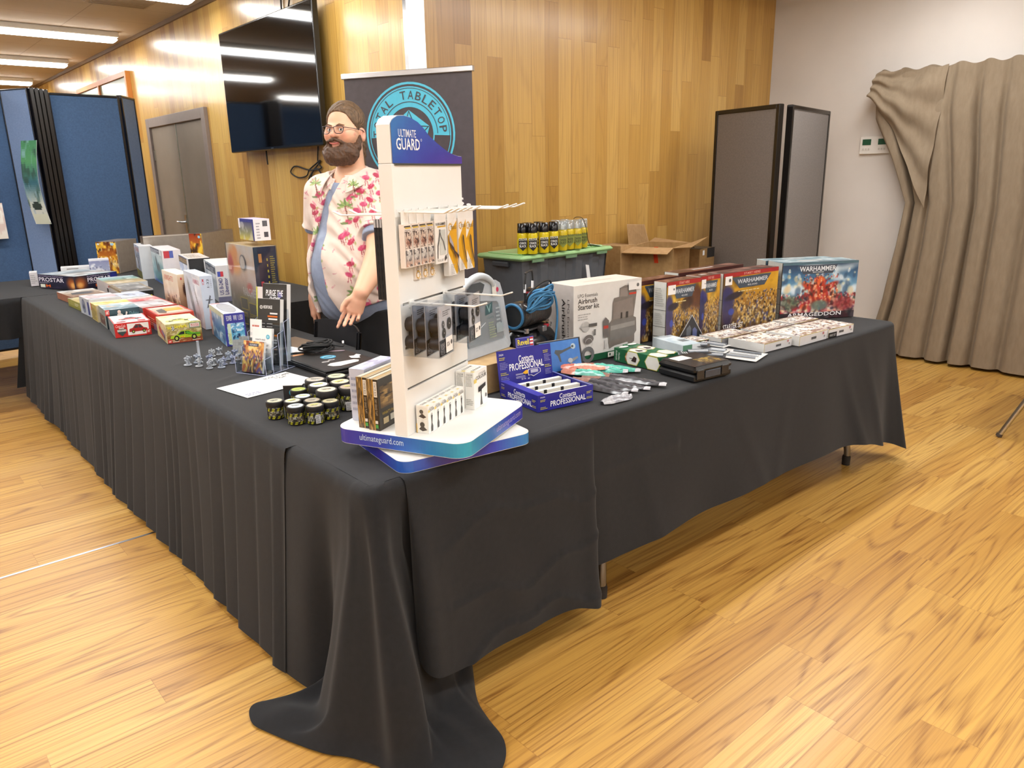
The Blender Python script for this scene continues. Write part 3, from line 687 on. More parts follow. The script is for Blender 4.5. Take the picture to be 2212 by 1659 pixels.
def cloth_right():
    m = MB(); z0 = T-.0022; Xe = 3.90
    def F(ex, hem, out, mid=0, xo=0):
        P = [(ex+xo*t**1.2, EY+.005-out*t**1.2-mid*sin(pi*t), z0-.02-(z0-.02-hem)*t) for t in np.linspace(0.02, 1, 40)]
        return col(ex, EY+.005, 0, -1, *P, T=z0)
    xs = [1.60, 1.7, 1.8, 2.0, 2.25, 2.5, 2.8, 3.1, 3.35, 3.55, 3.68]
    hem = [.235, .235, .24, .245, .25, .25, .25, .248, .235, .20, .16]
    out = [.0, .02, .03, .045, .03, .05, .04, .055, .05, .075, .07]
    cols = [F(a, b, c, .004*sin(a*9)) for a, b, c in zip(xs, hem, out)]
    def E(ex, ey, nx, ny, ox, oy, hm): return col(ex, ey, nx, ny, *[(ex+ox*t**1.1, ey+oy*t**1.1, z0-.02-(z0-.02-hm)*t) for t in np.linspace(.05, 1, 20)], T=z0)
    cols += [E(3.80, EY+.005, 0, -1, .02, -.03, .13), E(3.86, EY+.008, .3, -1, .05, -.06, .10), E(3.885, EY+.02, .7, -.7, .10, -.10, .065), E(3.897, EY+.04, 1, -.3, .13, -.03, .06),
             E(Xe, 1.64, 1, 0, .09, .0, .09), E(Xe, 1.8, 1, 0, .05, .0, .17), E(Xe, 2.0, 1, 0, .04, 0, .2), E(Xe, 2.3, 1, 0, .04, 0, .2)]
    sv = np.r_[np.array(xs), [3.8, 3.88, 3.95, 4.02, 4.15, 4.3, 4.5, 4.8]]; G = cr(cols, sv, 300); G = smooth(G, 2, 0); Z = G[..., 2]; X = G[..., 0]
    for xc, sl, a in ((3.3, .35, .012), (3.52, .28, .014), (2.4, .5, .005), (1.85, .25, .005), (2.9, -.3, .004)):
        d = X-(xc+sl*(T-Z)); G[..., 1] -= a*np.exp(-(d/.045)**2)*(T-Z)*1.8*(X < 3.86)
    G[..., 1] -= .005*np.exp(-np.abs(Z-.56)/.02)*(X < 2.1)
    m.grid(G, '#2b2b2e', 'black_tablecloth')
    X, Y = np.meshgrid(np.linspace(1.6, Xe-.05, 90), np.linspace(EY+.03, 2.32, 30), indexing='ij')
    m.grid(np.stack([X, Y, np.full_like(X, z0)], -1), '#2b2b2e', 'black_tablecloth')
    m.grid(np.array([[(x, 2.32+.02*t, z0-.35*t) for t in (0, .5, 1)] for x in np.linspace(1.68, Xe-.04, 40)])[::-1][::-1], '#2b2b2e', 'black_tablecloth')
    G = np.array([[(Xe-.05+.05*u, y, z0-.002*u) for u in (0, 1)] for y in np.linspace(1.62, 2.32, 10)]); m.grid(G[::-1], '#2b2b2e', 'black_tablecloth')
    m.build('tablecloth', tag=('plain black cloth over the right run under the large boxes', 'tablecloth', 'black tablecloths'))
cloth_right()
def cloth_far():
    m = MB(); X, Y = np.meshgrid(np.linspace(-.75, 1.66, 80), np.linspace(6.12, 7.25, 20), indexing='ij')
    m.grid(np.stack([X, Y, np.full_like(X, T-.004)], -1), '#2b2b2e', 'black_tablecloth')
    G = np.array([[(x, 6.12-.02-.015*sin(x*45)*t-.02*t, T-.005-.27*t) for t in np.linspace(0, 1, 14)] for x in np.linspace(-.76, .86, 200)])
    G[:, 0, 1] = 6.12; m.grid(G, '#2b2b2e', 'black_tablecloth')
    m.build('tablecloth', tag=('black cloth on the far crosswise table at the left', 'tablecloth', 'black tablecloths'))
cloth_far()
# ---------------------------------------------------------------- boxed goods
ZT = T+.002
class Carton:
    """box lying or standing: origin = nearest bottom corner, x to the right, y away"""
    def __init__(s, w, d, h, cols, mat='printed_card', b=0.):
        s.w, s.d, s.h = w, d, h; s.m = MB(); s.mat = mat
        c = dict(F='#dddddd', L='#dddddd', T='#dddddd', R='#dddddd', B='#dddddd', U='#999999'); c.update(cols)
        v = [(0,0,0),(w,0,0),(w,d,0),(0,d,0),(0,0,h),(w,0,h),(w,d,h),(0,d,h)]
        for k, f in dict(U=(3,2,1,0), T=(4,5,6,7), F=(0,1,5,4), R=(1,2,6,5), B=(2,3,7,6), L=(3,0,4,7)).items(): s.m.add([v[i] for i in f], [(0,1,2,3)], c[k], mat)
        s.F = Face(s.m, (0,0,0), (1,0,0), (0,0,1), w, h, mat); s.L = Face(s.m, (0,d,0), (0,-1,0), (0,0,1), d, h, mat)
        s.T = Face(s.m, (0,0,h), (1,0,0), (0,1,0), w, d, mat); s.R = Face(s.m, (w,0,0), (0,1,0), (0,0,1), d, h, mat)
        s.TL = Face(s.m, (0,d,h), (0,-1,0), (1,0,0), d, w, mat)     # the top, read from the left side
        s.B = Face(s.m, (w,d,0), (-1,0,0), (0,0,1), w, h, mat)
    def put(s, name, label, cat, x, y, az=0, z=ZT, group=None): return s.m.build(name, None, (x, y, z), radians(az), (label, cat, group))

def car(f, x0, y0, x1, y1, body, dark='#20242a', flip=False):
    P = lambda pts: [((x0+(x1-x0)*(1-a if flip else a)), y0+(y1-y0)*b) for a, b in pts]
    f.poly(P([(0,.2),(.02,.48),(.2,.56),(.33,.9),(.38,.98),(.62,.98),(.8,.6),(.97,.52),(1,.3),(.98,.18)]), body)
    f.poly(P([(.25,.56),(.36,.88),(.47,.9),(.47,.58)]), dark); f.k -= 1; f.poly(P([(.5,.58),(.5,.9),(.61,.88),(.74,.58)]), dark)
    for c in (.2, .78):
        cx = x0+(x1-x0)*(1-c if flip else c); f.ell(cx, y0+(y1-y0)*.2, (x1-x0)*.085, (x1-x0)*.1, '#111214'); f.ell(cx, y0+(y1-y0)*.2, (x1-x0)*.045, (x1-x0)*.055, '#b8c45a' if body[1] in 'ab89' else '#9aa0a6')
def sky(w, h, seed, top='#8fb4d8', low='#dfe8f0', ground=None):
    c = CV(w, h, top, low, seed=seed).fog('#f4f7fa', 4, 4, .45, .75, .8)
    if ground: c.rect(0, 0, 1, .22, ground).fog('#6b6a3a', 8, 3, .6, .8, .25)
    return c
def plane(c, x, y, s, col='#4a4f55', rot=-35, col2=None):
    c.ell(x, y, s, s*.13, col, .2, 1, rot); c.ell(x+s*.1, y, s*.75, s*.09, col2 or col, .2, 1, rot+75); c.ell(x-s*.8*cos(radians(rot)), y-s*.8*sin(radians(rot)), s*.28, s*.06, col, .2, 1, rot+60); c.ell(x+s*.2, y+s*.05, s*.35, s*.05, '#8d949b', .4, .8, rot)
    return c
def flames(w, h, seed): 
    c = CV(w, h, '#5a2408', '#a85a10', '#d98a18', '#7a4410', seed=seed).fog('#ffd040', 4, 6, .45, .7, .95).fog('#fff0a0', 5, 8, .6, .8, .9).fog('#3a1406', 5, 8, .62, .8, .9)
    return c.crowd(['#f0c040', '#8a4a10', '#fff2c0', '#4a1c08', '#c87818'], 60, 0, 0, 1, .5, .12)
def battle(w, h, seed, warm=True):
    if warm: c = CV(w, h, '#c8901c', '#d9a52c', '#a8762a', '#7a5a34', '#4a3424', seed=seed).fog('#3a2a24', 4, 4, .55, .8, .6).fog('#f4cf58', 3, 3, .55, .8, .5)
    else: c = CV(w, h, '#1a2f4a', '#3a6a92', '#7fb0cc', '#5a4a50', '#1a1a22', seed=seed).fog('#e8f2f6', 4, 4, .55, .8, .8).fog('#142030', 4, 3, .6, .8, .7)
    return c

def box_skylark():
    b = Carton(.16, .265, .092, dict(F='#8a8a50', L='#e8d9a0', T='#e9dfae', R='#e0d49a', B='#ccc089'))
    cv = CV(54, 30, '#b8b070', '#c9b878', '#a08a4a', '#8a5428', '#9a4a24', seed=1).fog('#e4dca8', 9, 14, .5, .7, .7).fog('#6a4a2a', 12, 18, .6, .8, .6)
    f = b.F.art(cv); f.rect(0, 0, 1, .015, '#c8302a'); f.rect(0, 0, .008, 1, '#efe9c0')
    car(f, .1, .14, .95, .62, '#a8c81e'); f.poly([(.36, .27), (.4, .33), (.52, .33), (.5, .25)], '#e8d81e'); f.text('65', .39, .25, .47, .31, '#c83020')
    f.poly([(.52,.5),(.58,.56),(.7,.46),(.95,.44),(.93,.36),(.6,.4)], '#5aa828')
    f.text("'66", .04, .74, .15, .9, '#f4e81e', .03); f.text('Skylark', .24, .72, .6, .95, '#f4e81e', .03)
    for i in range(3):
        for j in range(4): f.rect(.17+i*.022, .66+j*.05, .192+i*.022, .71+j*.05, '#222' if (i+j) % 2 else '#eee', 8)
    f.rect(.66, .72, .96, .97, '#3a8a5a').rect(.675, .74, .945, .95, '#f0e6dc').text('MODIFIED', .7, .85, .93, .92, '#d0303a', .02).text('STOCKER', .7, .76, .93, .84, '#d0303a', .02)
    f.rect(.02, .03, .13, .2, '#d43a30').text('AMT', .035, .06, .115, .16, '#ffe8e0', .02, shear=.2); f.rect(.15, .06, .33, .09, '#f0ddc8').rect(.7, .07, .93, .1, '#f0ddc8')
    g = b.L.art(CV(40, 16, '#e9dca6', '#dccd94', seed=4).fog('#c8a070', 5, 4, .5, .7, .6)); g.poly([(.2,.5),(.35,.7),(.55,.55),(.85,.35),(.8,.12),(.5,.2),(.3,.3)], '#b85848').poly([(.5,.45),(.65,.6),(.88,.4),(.86,.2)], '#8a7898').ell(.78, .2, .05, .05, '#3a3434')
    g = b.T.art(CV(28, 44, '#efe9c4', '#e6dba8', seed=7).fog('#a8b85a', 5, 6, .55, .75, .6).fog('#b89a78', 6, 6, .6, .8, .4)); g.text("'66 Skylark", .1, .78, .7, .9, '#e8de4a', .02); car(g, .1, .25, .85, .5, '#b8c04a'); g.rect(.72, .05, .97, .28, '#fbfaf6')
    b.put('model_kit_box', 'yellow green model kit box with a lime racing car, nearest of flat boxes', 'box', 1.063, 3.721, -8)
def box_coke():
    b = Carton(.165, .262, .07, dict(F='#cf2a26', L='#9a9a98', T='#f2ecea', R='#cf2a26', B='#bbb'))
    f = b.F; f.rect(.35, .1, .94, .92, '#f1efec'); car(f, .39, .2, .9, .86, '#b2241f', '#3a3a40', True); f.rect(.86, .1, .98, .42, '#d42a24', 6).text('AMT', .875, .16, .965, .36, '#ffe8e0', .02, shear=.2)
    f.text('Coca-Cola', .04, .72, .3, .92, '#fbe9e6', .0, .3); f.poly([(.08,.6),(.3,.6),(.3,.35),(.19,.1),(.08,.35)], '#3a4a48').rect(.07, .42, .31, .56, '#e8e4de').text('CHEVY II', .09, .44, .29, .54, '#2a2a2a', .02).rect(.12, .62, .26, .7, '#d8d0c8')
    g = b.L; g.rect(.0, .0, 1, 1, '#8e8f90').lines(.1, .3, .5, .8, 5, '#c9c9c6', 3)
    g = b.T; g.rect(.02, .02, .98, .98, '#efe8e6').rect(0, 0, 1, .04, '#d9403a').rect(0, 0, .03, 1, '#d9403a').rect(.97, 0, 1, 1, '#d9403a').rect(.2, .2, .85, .75, '#e6dcdc').rect(.68, .08, .9, .2, '#d9403a').rect(.1, .1, .35, .16, '#c9302a'); car(g, .2, .3, .85, .62, '#c65a50')
    b.put('model_kit_box', 'red and white model kit box with a red station wagon', 'box', .922, 4.058, -8)
def box_elvis():
    b = Carton(.165, .225, .1, dict(F='#1f3842', L='#9aa09a', T='#9fb2b6', R='#1f3842', B='#999'))
    f = b.F.art(CV(30, 18, '#1f4450', '#16303a', seed=2).fog('#3a6a74', 4, 3, .5, .8, .6)); f.rect(0, .7, .12, 1, '#cf2a26').text('AMT', .01, .76, .11, .95, '#ffe8e0', .02, shear=.2)
    f.poly([(.15,.0),(.2,.35),(.32,.5),(.34,.75),(.42,.8),(.5,.7),(.48,.5),(.56,.6),(.6,.85),(.64,.8),(.58,.45),(.46,.3),(.42,.0)], '#e9e2dc').ell(.4, .85, .05, .06, '#e0c8bc').text('Gladiator', .68, .6, .97, .82, '#7fb0b8', .01, .2)
    b.L.rect(.1, .1, .8, .62, '#7a4a34').art(CV(20, 12, '#8a5a40', '#5a3a30', seed=3).fog('#a8b0a8', 4, 4, .5, .7, .7), .15, .15, .75, .6).lines(.1, .7, .7, .9, 3, '#c8c8c4', 5)
    b.T.art(CV(26, 34, '#c3d0d2', '#7f9aa4', '#506a74', seed=8).fog('#e8eef0', 4, 4, .5, .75, .9).fog('#c89060', 4, 4, .66, .8, .6))
    b.put('model_kit_box', 'dark teal model kit box with a white singer figure behind red one', 'box', .956, 4.345, -5)
def flat(name, label, w, d, h, x, y, az, side, front, top, seed, extra=None):
    b = Carton(w, d, h, dict(F=front, L=side, T=top[0], R=front, B=side))
    cv = CV(34, int(34*d/w), *top, seed=seed).fog('#f4f2ee', 4, 5, .55, .8, .7).fog('#4a4440', 5, 5, .64, .82, .5); b.T.art(cv)
    if extra: extra(b)
    b.put(name, label, 'box', x, y, az)
box_skylark(); box_coke(); box_elvis()
flat('model_kit_box', 'pale yellow model kit box with a red end, behind the teal one', .18, .165, .092, .972, 4.60, -3, '#c9b468', '#c8bda0', ('#e8dca8', '#e2c850', '#c8a848'), 11, lambda b: (b.L.rect(.0, .55, .12, 1, '#d8402a'), b.L.lines(.15, .1, .9, .8, 7, '#7a6a2a', 4), b.T.rect(.1, .55, .6, .62, '#e8b830')))
flat('model_kit_box', 'white model kit box with a grey blue round picture on its side', .17, .24, .1, .985, 4.81, 0, '#c6cbd2', '#d8dade', ('#dfe3e8', '#c9a8a8', '#b8c4cc'), 12, lambda b: (b.L.ell(.38, .5, .17, .17, '#6a7088'), b.L.ell(.38, .5, .14, .14, '#8a90a8'), b.L.poly([(.28,.4),(.4,.65),(.5,.45),(.42,.3)], '#4a5068'), b.L.rect(.78, .1, .93, .85, '#3a3f86')))
flat('model_kit_box', 'flat olive green model kit box nearest the table edge', .2, .3, .048, .995, 5.10, 1, '#a8a24a', '#9a9440', ('#c4bf9a', '#b8a468', '#a89a4a'), 13, lambda b: (b.L.lines(.55, .2, .9, .8, 3, '#e8e4c0', 5), b.L.rect(0, 0, 1, .3, '#8f8c34')))
flat('model_kit_box', 'flat brown model kit box with a grey tank on top', .22, .36, .045, 1.02, 5.45, 2, '#a86a4a', '#a06848', ('#d8dde0', '#a8927a', '#8a6a54'), 14, lambda b: (b.T.poly([(.15,.3),(.2,.55),(.4,.62),(.7,.6),(.8,.4),(.6,.28)], '#5a5a5c'),))
flat('model_kit_box', 'orange red model kit box with an orange truck on its lid', .175, .27, .09, 1.125, 4.035, -4, '#c4382a', '#c8402e', ('#d8c8bc', '#c8a090', '#d0c0b8'), 15, lambda b: (b.T.rect(0, 0, 1, .06, '#d84a34'), b.T.rect(0, 0, .05, 1, '#d84a34'), b.T.rect(.95, 0, 1, 1, '#d84a34'), b.T.rect(.1, .12, .9, .85, '#d8b8a0'), b.T.poly([(.12,.2),(.15,.6),(.35,.7),(.4,.4),(.3,.15)], '#4a4438'), b.T.poly([(.35,.35),(.4,.72),(.85,.68),(.85,.35)], '#e8a028'), b.L.lines(.1, .2, .9, .7, 4, '#f4d8b0', 4), b.L.rect(.55, 0, 1, .4, '#b8b0cc')))
flat('model_kit_box', 'long pinkish model kit box with a red edge behind orange box', .18, .46, .088, 1.14, 4.345, -1, '#b8b8bc', '#c83a30', ('#e8dcd8', '#c86a68', '#b0a8ac', '#c8ccd0', '#9a7a70'), 16, lambda b: (b.T.rect(0, 0, 1, .02, '#d8504a'), b.T.rect(.96, 0, 1, 1, '#c85048'), b.T.rect(.66, .03, .93, .12, '#fbfaf8'), b.T.rect(.15, .6, .5, .72, '#c84a4c')))
flat('model_kit_box', 'pale lilac white model kit box beside two flat brown boxes', .165, .25, .085, 1.17, 4.855, 2, '#c8c8cc', '#d0d4da', ('#dde2ea', '#aab4cc', '#cfd6e0'), 17)
def dg(b):
    b.T.rect(.02, .02, .98, .98, '#8a7448'); b.T.art(CV(24, 44, '#a8a8a4', '#6a6864', '#8a8680', '#4a4844', seed=21).fog('#c8c8c8', 4, 6, .5, .7, .7), .09, .05, .93, .93)
    b.F.rect(.45, .0, 1, .9, '#141414').text('SHIPS', .62, .25, .95, .6, '#d8e020', .02); b.L.rect(0, 0, 1, .85, '#b0aeb0')
flat('model_kit_box', 'dark grey flat box with gold lid border and black yellow end', .185, .4, .09, 1.235, 5.12, -4, '#8a7448', '#a8a8ac', ('#8a8680', '#6a6864'), 18, dg)
flat('model_kit_box', 'wide flat box with teal landscape lid and pale grey side', .24, .45, .085, 1.285, 5.60, -3, '#cfc8c6', '#c8ccd0', ('#b8c4cc', '#7fb0ac', '#a89468', '#c8b488'), 19, lambda b: (b.L.rect(.78, .3, .9, .6, '#3a3434'), b.L.rect(.9, .7, .98, .85, '#c84a4c')))
def box_prostar():
    b = Carton(.33, .44, .1, dict(F='#1b1a2c', L='#1b1a2c', T='#9aa4aa', R='#1b1a2c', B='#1b1a2c'))
    for f, w0 in ((b.F, 1), (b.L, 0)):
        cv = CV(60, 14, '#1a1a30', '#221e3a', '#141426', seed=31+w0).fog('#3a2c4a', 6, 3, .5, .8, .7)
        if w0: cv.rect(.0, 0, .28, 1, '#2a1c28').ell(.12, .45, .12, .4, '#a85a28', .9).ell(.1, .35, .07, .2, '#f0b060', .9); cv.ell(.9, .6, .12, .5, '#2a3088', 1)
        else: cv.ell(.9, .45, .12, .4, '#a85a28', .9).ell(.93, .35, .06, .2, '#f0b060', .9).rect(.97, 0, 1, 1, '#3a2c38')
        f.art(cv); x = .28 if w0 else .02; e = .84 if w0 else .7
        f.text('INTERNATIONAL', x, .86, e, .93, '#c8b8d8', .01); f.text('PROSTAR', x, .5, e, .8, '#efe9f2', .035)
        f.lines(x, .38, x+.3, .47, 2, '#c0b8c8', 2); f.text('M', x+.17, .1, x+.3, .3, '#e06828', .06)
        if not w0: f.rect(.04, .06, .17, .3, '#e8ecd8')
    b.T.art(CV(40, 50, '#b8bec2', '#8a9aa4', '#a89a90', '#9ab0b8', seed=33).fog('#dfe6ea', 5, 5, .5, .75, .8)); b.T.rect(.1, .02, .35, .1, '#f6f6f4')
    b.put('model_kit_box', 'dark purple truck model kit box, text PROSTAR on both sides', 'box', 1.19, 6.13, 21)
box_prostar()
def stand(label, w, d, h, x, y, az, cols, design, z=ZT, name='model_kit_box', cat='box'):
    b = Carton(w, d, h, cols); design(b); b.put(name, label, cat, x, y, az, z)
W_ = '#d9dde2'
def d_small1(b): b.F.lines(.1, .2, .9, .9, 5, '#a0a0a0')
stand('small white upright box at the far end, left of the truck box', .05, .15, .1, 1.0, 6.68, -10, dict(F='#d8d4d8', L='#d0ccd0', T='#e6e6e6'), d_small1)
def d_fig(b): b.F.art(CV(20, 26, '#8a8fb8', '#a8b0cc', '#6a6a98', seed=40).fog('#f0f2f8', 5, 6, .5, .7, .95).fog('#3a3868', 4, 5, .62, .8, .8)); b.L.art(CV(10, 26, '#dfe2ee', '#9aa0c0', seed=41)); b.F.rect(0, .92, 1, 1, '#e8eaf2')
stand('upright blue and white box with a figure, left of gold box', .14, .08, .17, 1.40, 6.62, -12, dict(F='#8a8fb8', L=W_, T='#e8e8ee', R='#888cb0'), d_fig)
stand('low white box peeping out behind the truck box', .2, .12, .115, 1.22, 6.72, -12, dict(F='#e8eaec', L='#e8eaec', T='#f0f0f0'), lambda b: b.F.rect(.2, .85, .6, .92, '#9a9a9a'))
G_ = '#a39b92'
def d_goldA(b): b.L.art(flames(22, 56, 50)); b.F.rect(.02, 0, .98, .97, G_); b.L.ell(.12, .94, .06, .06, '#dfe4e0').ell(.85, .93, .08, .08, '#9fc8e0')
# large grey-backed game boxes stand on the wider table behind
folding_table('extra folding table behind the far half of the long table', 1.70, 4.5, 2.42, 7.5)
m = MB(); X, Y = np.meshgrid(np.linspace(1.60, 2.45, 20), np.linspace(4.46, 7.55, 60), indexing='ij'); m.grid(np.stack([X, Y, np.full_like(X, T-.001)], -1), '#222', 'black_tablecloth')
m.grid(np.array([[(x, 4.46-.015*t-.012*sin(x*60)*t, T-.001-.6*t) for t in np.linspace(0, 1, 12)] for x in np.linspace(1.62, 2.45, 80)]), '#222', 'black_tablecloth'); m.grid(np.array([[(2.45+.012*sin(y*50)*t, y, T-.001-.6*t) for t in np.linspace(0, 1, 12)] for y in np.linspace(4.46, 7.55, 150)]), '#222', 'black_tablecloth')
m.build('tablecloth', tag=('black cloth under the large grey-sided boxes at the far left', 'tablecloth', 'black tablecloths'))
stand('large upright box with fiery gold spine and grey face, leftmost', .34, .17, .265, 1.71, 7.03, 47, dict(F=G_, L='#c8902a', T='#8a8078', R=G_, B=G_), lambda b: (b.L.art(flames(18, 40, 50)), b.L.ell(.12, .93, .05, .05, '#dfe4e0').ell(.82, .92, .09, .06, '#9fc8e0'), b.F.rect(.0, 0, .04, 1, '#c8c0b4')), name='game_box')
stand('large upright box showing only its plain grey face, middle one', .385, .09, .322, 1.805, 6.57, -2, dict(F=G_, L='#5a4a3a', T='#6a5a50', R=G_, B=G_), lambda b: (b.F.rect(0, .975, 1, 1, '#d8d2c8'),), name='game_box')
stand('large upright box with fiery spine and grey face, rightmost', .50, .10, .36, 2.035, 5.90, 42, dict(F=G_, L='#8a5a18', T='#3a2c24', R=G_, B=G_), lambda b: (b.F.rect(0, 0, .03, 1, '#b8b0a4'), b.L.art(CV(12, 40, '#8a2a10', '#b86a14', '#d9a528', '#c8881c', '#7a5a18', seed=52).fog('#f4d040', 3, 8, .5, .7, .9).fog('#2a1808', 4, 9, .55, .72, .9)), b.L.ell(.8, .93, .1, .1, '#7fb8d8')), name='game_box')
def d_fury(b):
    b.L.art(plane(sky(44, 30, 60, '#7f9cc8', '#c8d4e4', '#7a7a34'), .55, .42, .42, '#4a4e56', -40)); b.L.rect(.28, .8, .96, .95, '#cfd4e0').text('F-105G THUNDER', .3, .81, .94, .94, '#b8404a', .015); b.L.ell(.1, .86, .05, .05, '#f0f0f0').ell(.14, .86, .03, .03, '#c8303a'); b.L.lines(.6, .62, .95, .74, 2, '#5a6478', 3)
stand('upright plane kit box with a grey jet over green ground', .1, .375, .258, 1.722, 6.42, -10, dict(F=W_, L=W_, T='#e4e6ea'), d_fury)
def d_sub(b):
    b.L.art(CV(40, 26, '#c8d4d8', '#a8bcc0', '#6a9aa4', '#4a8a98', '#3a5aa8', seed=61).fog('#e0e8e8', 4, 3, .5, .8, .6).ell(.45, .5, .06, .3, '#3a4a4c', .2, 1, 20).ell(.6, .4, .1, .2, '#4a5c5e', .3).ell(.55, .2, .4, .14, '#3a7a84', .5))
    b.L.rect(0, .86, 1, 1, '#4a5060').lines(.05, .88, .75, .97, 2, '#c8ccd4', 2).rect(.8, .84, .98, 1, '#e8eaec'); b.F.rect(.1, .78, .4, .98, '#c8404a').rect(.4, .78, .6, .98, '#5a6ab8')
stand('upright kit box with a submarine tower and blue sea', .13, .5, .258, 1.724, 5.87, -8, dict(F='#e4dfe2', L=W_, T='#e6e2e6'), d_sub)
def d_yb(b): b.L.art(sky(36, 22, 62, '#9fb4dc', '#c8d4e8')); b.L.rect(0, .78, .93, .98, '#2a2418').text('SCHNELLBOOT', .03, .82, .8, .94, '#c89a2a', .02).rect(.84, .72, .98, .98, '#eceae8'); b.L.poly([(.4,.1),(.5,.3),(.55,.12)], '#4a6a8a'); b.T.lines(.1, .2, .9, .8, 5, '#8a8478', 3)
stand('upright kit box with yellow lettering on a dark band', .14, .44, .232, 1.738, 5.35, -10, dict(F='#2a2a2c', L=W_, T='#ddd8d2', R='#2a2a2c'), d_yb)
def d_b24(b):
    b.L.art(sky(36, 20, 63, '#8a98a8', '#b8c0c8')); b.L.rect(0, .76, 1, .95, '#5a606c').text('B-24D Liberator', .2, .79, .55, .9, '#e8e8ec', .01).lines(.6, .79, .95, .92, 3, '#d0d4dc', 3).rect(.02, .72, .14, .98, '#eeeef0')
    f = b.F; f.rect(0, 0, 1, .14, '#6a6c88'); f.rect(.04, .7, .2, .84, '#c8404a').rect(.04, .7, .12, .84, '#4a5ab0').rect(.36, .72, .48, .96, '#c8b83a').rect(.6, .72, .7, .92, '#a8a890').rect(.84, .74, .97, .9, '#b04a5a')
    f.text('US B-24D', .05, .2, .16, .66, '#3a3c80', .02, rot=90).text('Liberator', .19, .2, .3, .66, '#3a3c80', .02, rot=90).text('B-24D', .4, .24, .47, .55, '#9a9a9a', 0, rot=90).text('D-Fuselage', .56, .22, .63, .6, '#9a9a9a', 0, rot=90).text('Liberator', .8, .24, .93, .6, '#5a5a90', .01, rot=90)
stand('upright white plane kit box, blue lettering US B-24D Liberator', .22, .5, .228, 1.715, 4.80, -12, dict(F='#d4d4d6', L=W_, T='#ecebe8', R='#d0d0d2'), d_b24)
def d_lbt(b): b.L.art(CV(16, 30, '#cfe0e8', '#b8d0d8', '#a8bcb0', '#c0d098', seed=64).fog('#4a5a60', 4, 7, .6, .78, .8)); b.F.rect(0, 0, 1, 1, '#c8dfe6'); b.L.ell(.6, .35, .12, .3, '#3a4a50')
stand('narrow pale blue upright box left of the tan one', .05, .2, .215, 1.465, 4.80, -6, dict(F='#cfe2ea', L='#c8dce4', T='#dff0f6'), d_lbt)
def d_wwi(b):
    b.L.art(CV(30, 26, '#e8ddcc', '#cdb89c', '#a8886a', '#6a4634', seed=65).fog('#f0e8dc', 4, 4, .5, .8, .5).crowd(['#5a3424', '#7a5a44', '#3a2820'], 30, .1, 0, 1, .5, .09)); b.L.text('KNIGHTS', .15, .8, .7, .92, '#c8604a', .015)
    b.F.art(CV(14, 26, '#e4d4bc', '#c8a888', '#9a7458', '#a8542e', seed=66).ell(.6, .66, .3, .17, '#3a1c14', .4).ell(.7, .5, .2, .2, '#5a3020', .6)); b.F.rect(.2, .88, .3, .93, '#c8404a')
stand('tan upright kit box with brown horses and red title', .075, .34, .25, 1.335, 4.33, -4, dict(F='#d8c8b0', L='#d8c8b0', T='#ece4d0'), d_wwi)
def d_air(b):
    b.L.art(CV(36, 30, '#c4cede', '#b8c4d4', '#c0c8d4', '#d8ccd0', seed=67).fog('#e8ecf2', 4, 4, .5, .75, .8).ell(.35, .5, .08, .4, '#6a7478', .4, .8, 25).ell(.7, .45, .3, .04, '#7a8488', .3, .9, -60).ell(.75, .3, .25, .12, '#c8b8ba', .5, .7)); b.L.rect(.55, .8, .95, .93, '#d8dce8').text('HUMBROL', .57, .82, .93, .91, '#b8607a', .01)
    f = b.F; f.rect(0, 0, 1, 1, '#c6d2e6').text('1:32', .5, .78, .68, .94, '#3a3e4a', .02, rot=90).text('ICM', .12, .84, .3, .94, '#c8404a', .02, rot=90).text('12611', .76, .78, .88, .92, '#8a90a0', .0, rot=90).ell(.55, .55, .3, .05, '#6a6e78').poly([(.3,.4),(.5,.42),(.7,.62),(.62,.64)], '#5a5e6a').rect(.4, .05, .8, .24, '#ddb8c4')
stand('tall pale blue kit box marked 1:32, right of the tan one', .062, .36, .275, 1.325, 3.945, -6, dict(F='#c6d2e6', L='#c8d2e0', T='#cfe0f2'), d_air)
def d_ship(b):
    b.L.art(CV(44, 20, '#b8c8cc', '#7fa8c8', '#4a80b0', '#3a68a0', '#5a8ab4', seed=68).fog('#e0ecf0', 6, 4, .5, .75, .8).fog('#2a4a78', 5, 5, .6, .8, .7).rect(.0, 0, .12, 1, '#c89a94')); b.L.rect(0, .84, 1, 1, '#b8c4a8').rect(.84, .62, .96, .95, '#eef0f2')
    f = b.F; f.rect(0, 0, 1, 1, '#3a3a94').art(CV(18, 34, '#8ab8d8', '#4a98c8', '#7ac0d8', '#2a5890', seed=69).fog('#e8f4f8', 6, 9, .5, .7, .9).fog('#1a3058', 6, 9, .6, .75, .9), .1, .03, .93, .7); f.rect(.12, .05, .28, .68, '#c8d8c0').text('SURCOUF', .14, .1, .26, .4, '#b8b83a', .01, rot=90)
    f.text('FLOWER', .1, .78, .36, .94, '#e6e8f4', .02).text('WWII', .44, .78, .6, .94, '#e6e8f4', .02).text('1:350', .68, .78, .9, .94, '#e6e8f4', .02)
    b.T.ell(.5, .5, .38, 1.7, '#9a9ea8').ell(.5, .48, .33, 1.5, '#a8acb4').rect(.05, .9, .5, .98, '#d8a8a8')
stand('dark blue ship kit box with an oval window on top', .092, .36, .152, 1.245, 3.452, -10, dict(F='#3a3a94', L='#8ab0c8', T='#d4d6ea', R='#3a3a94'), d_ship)
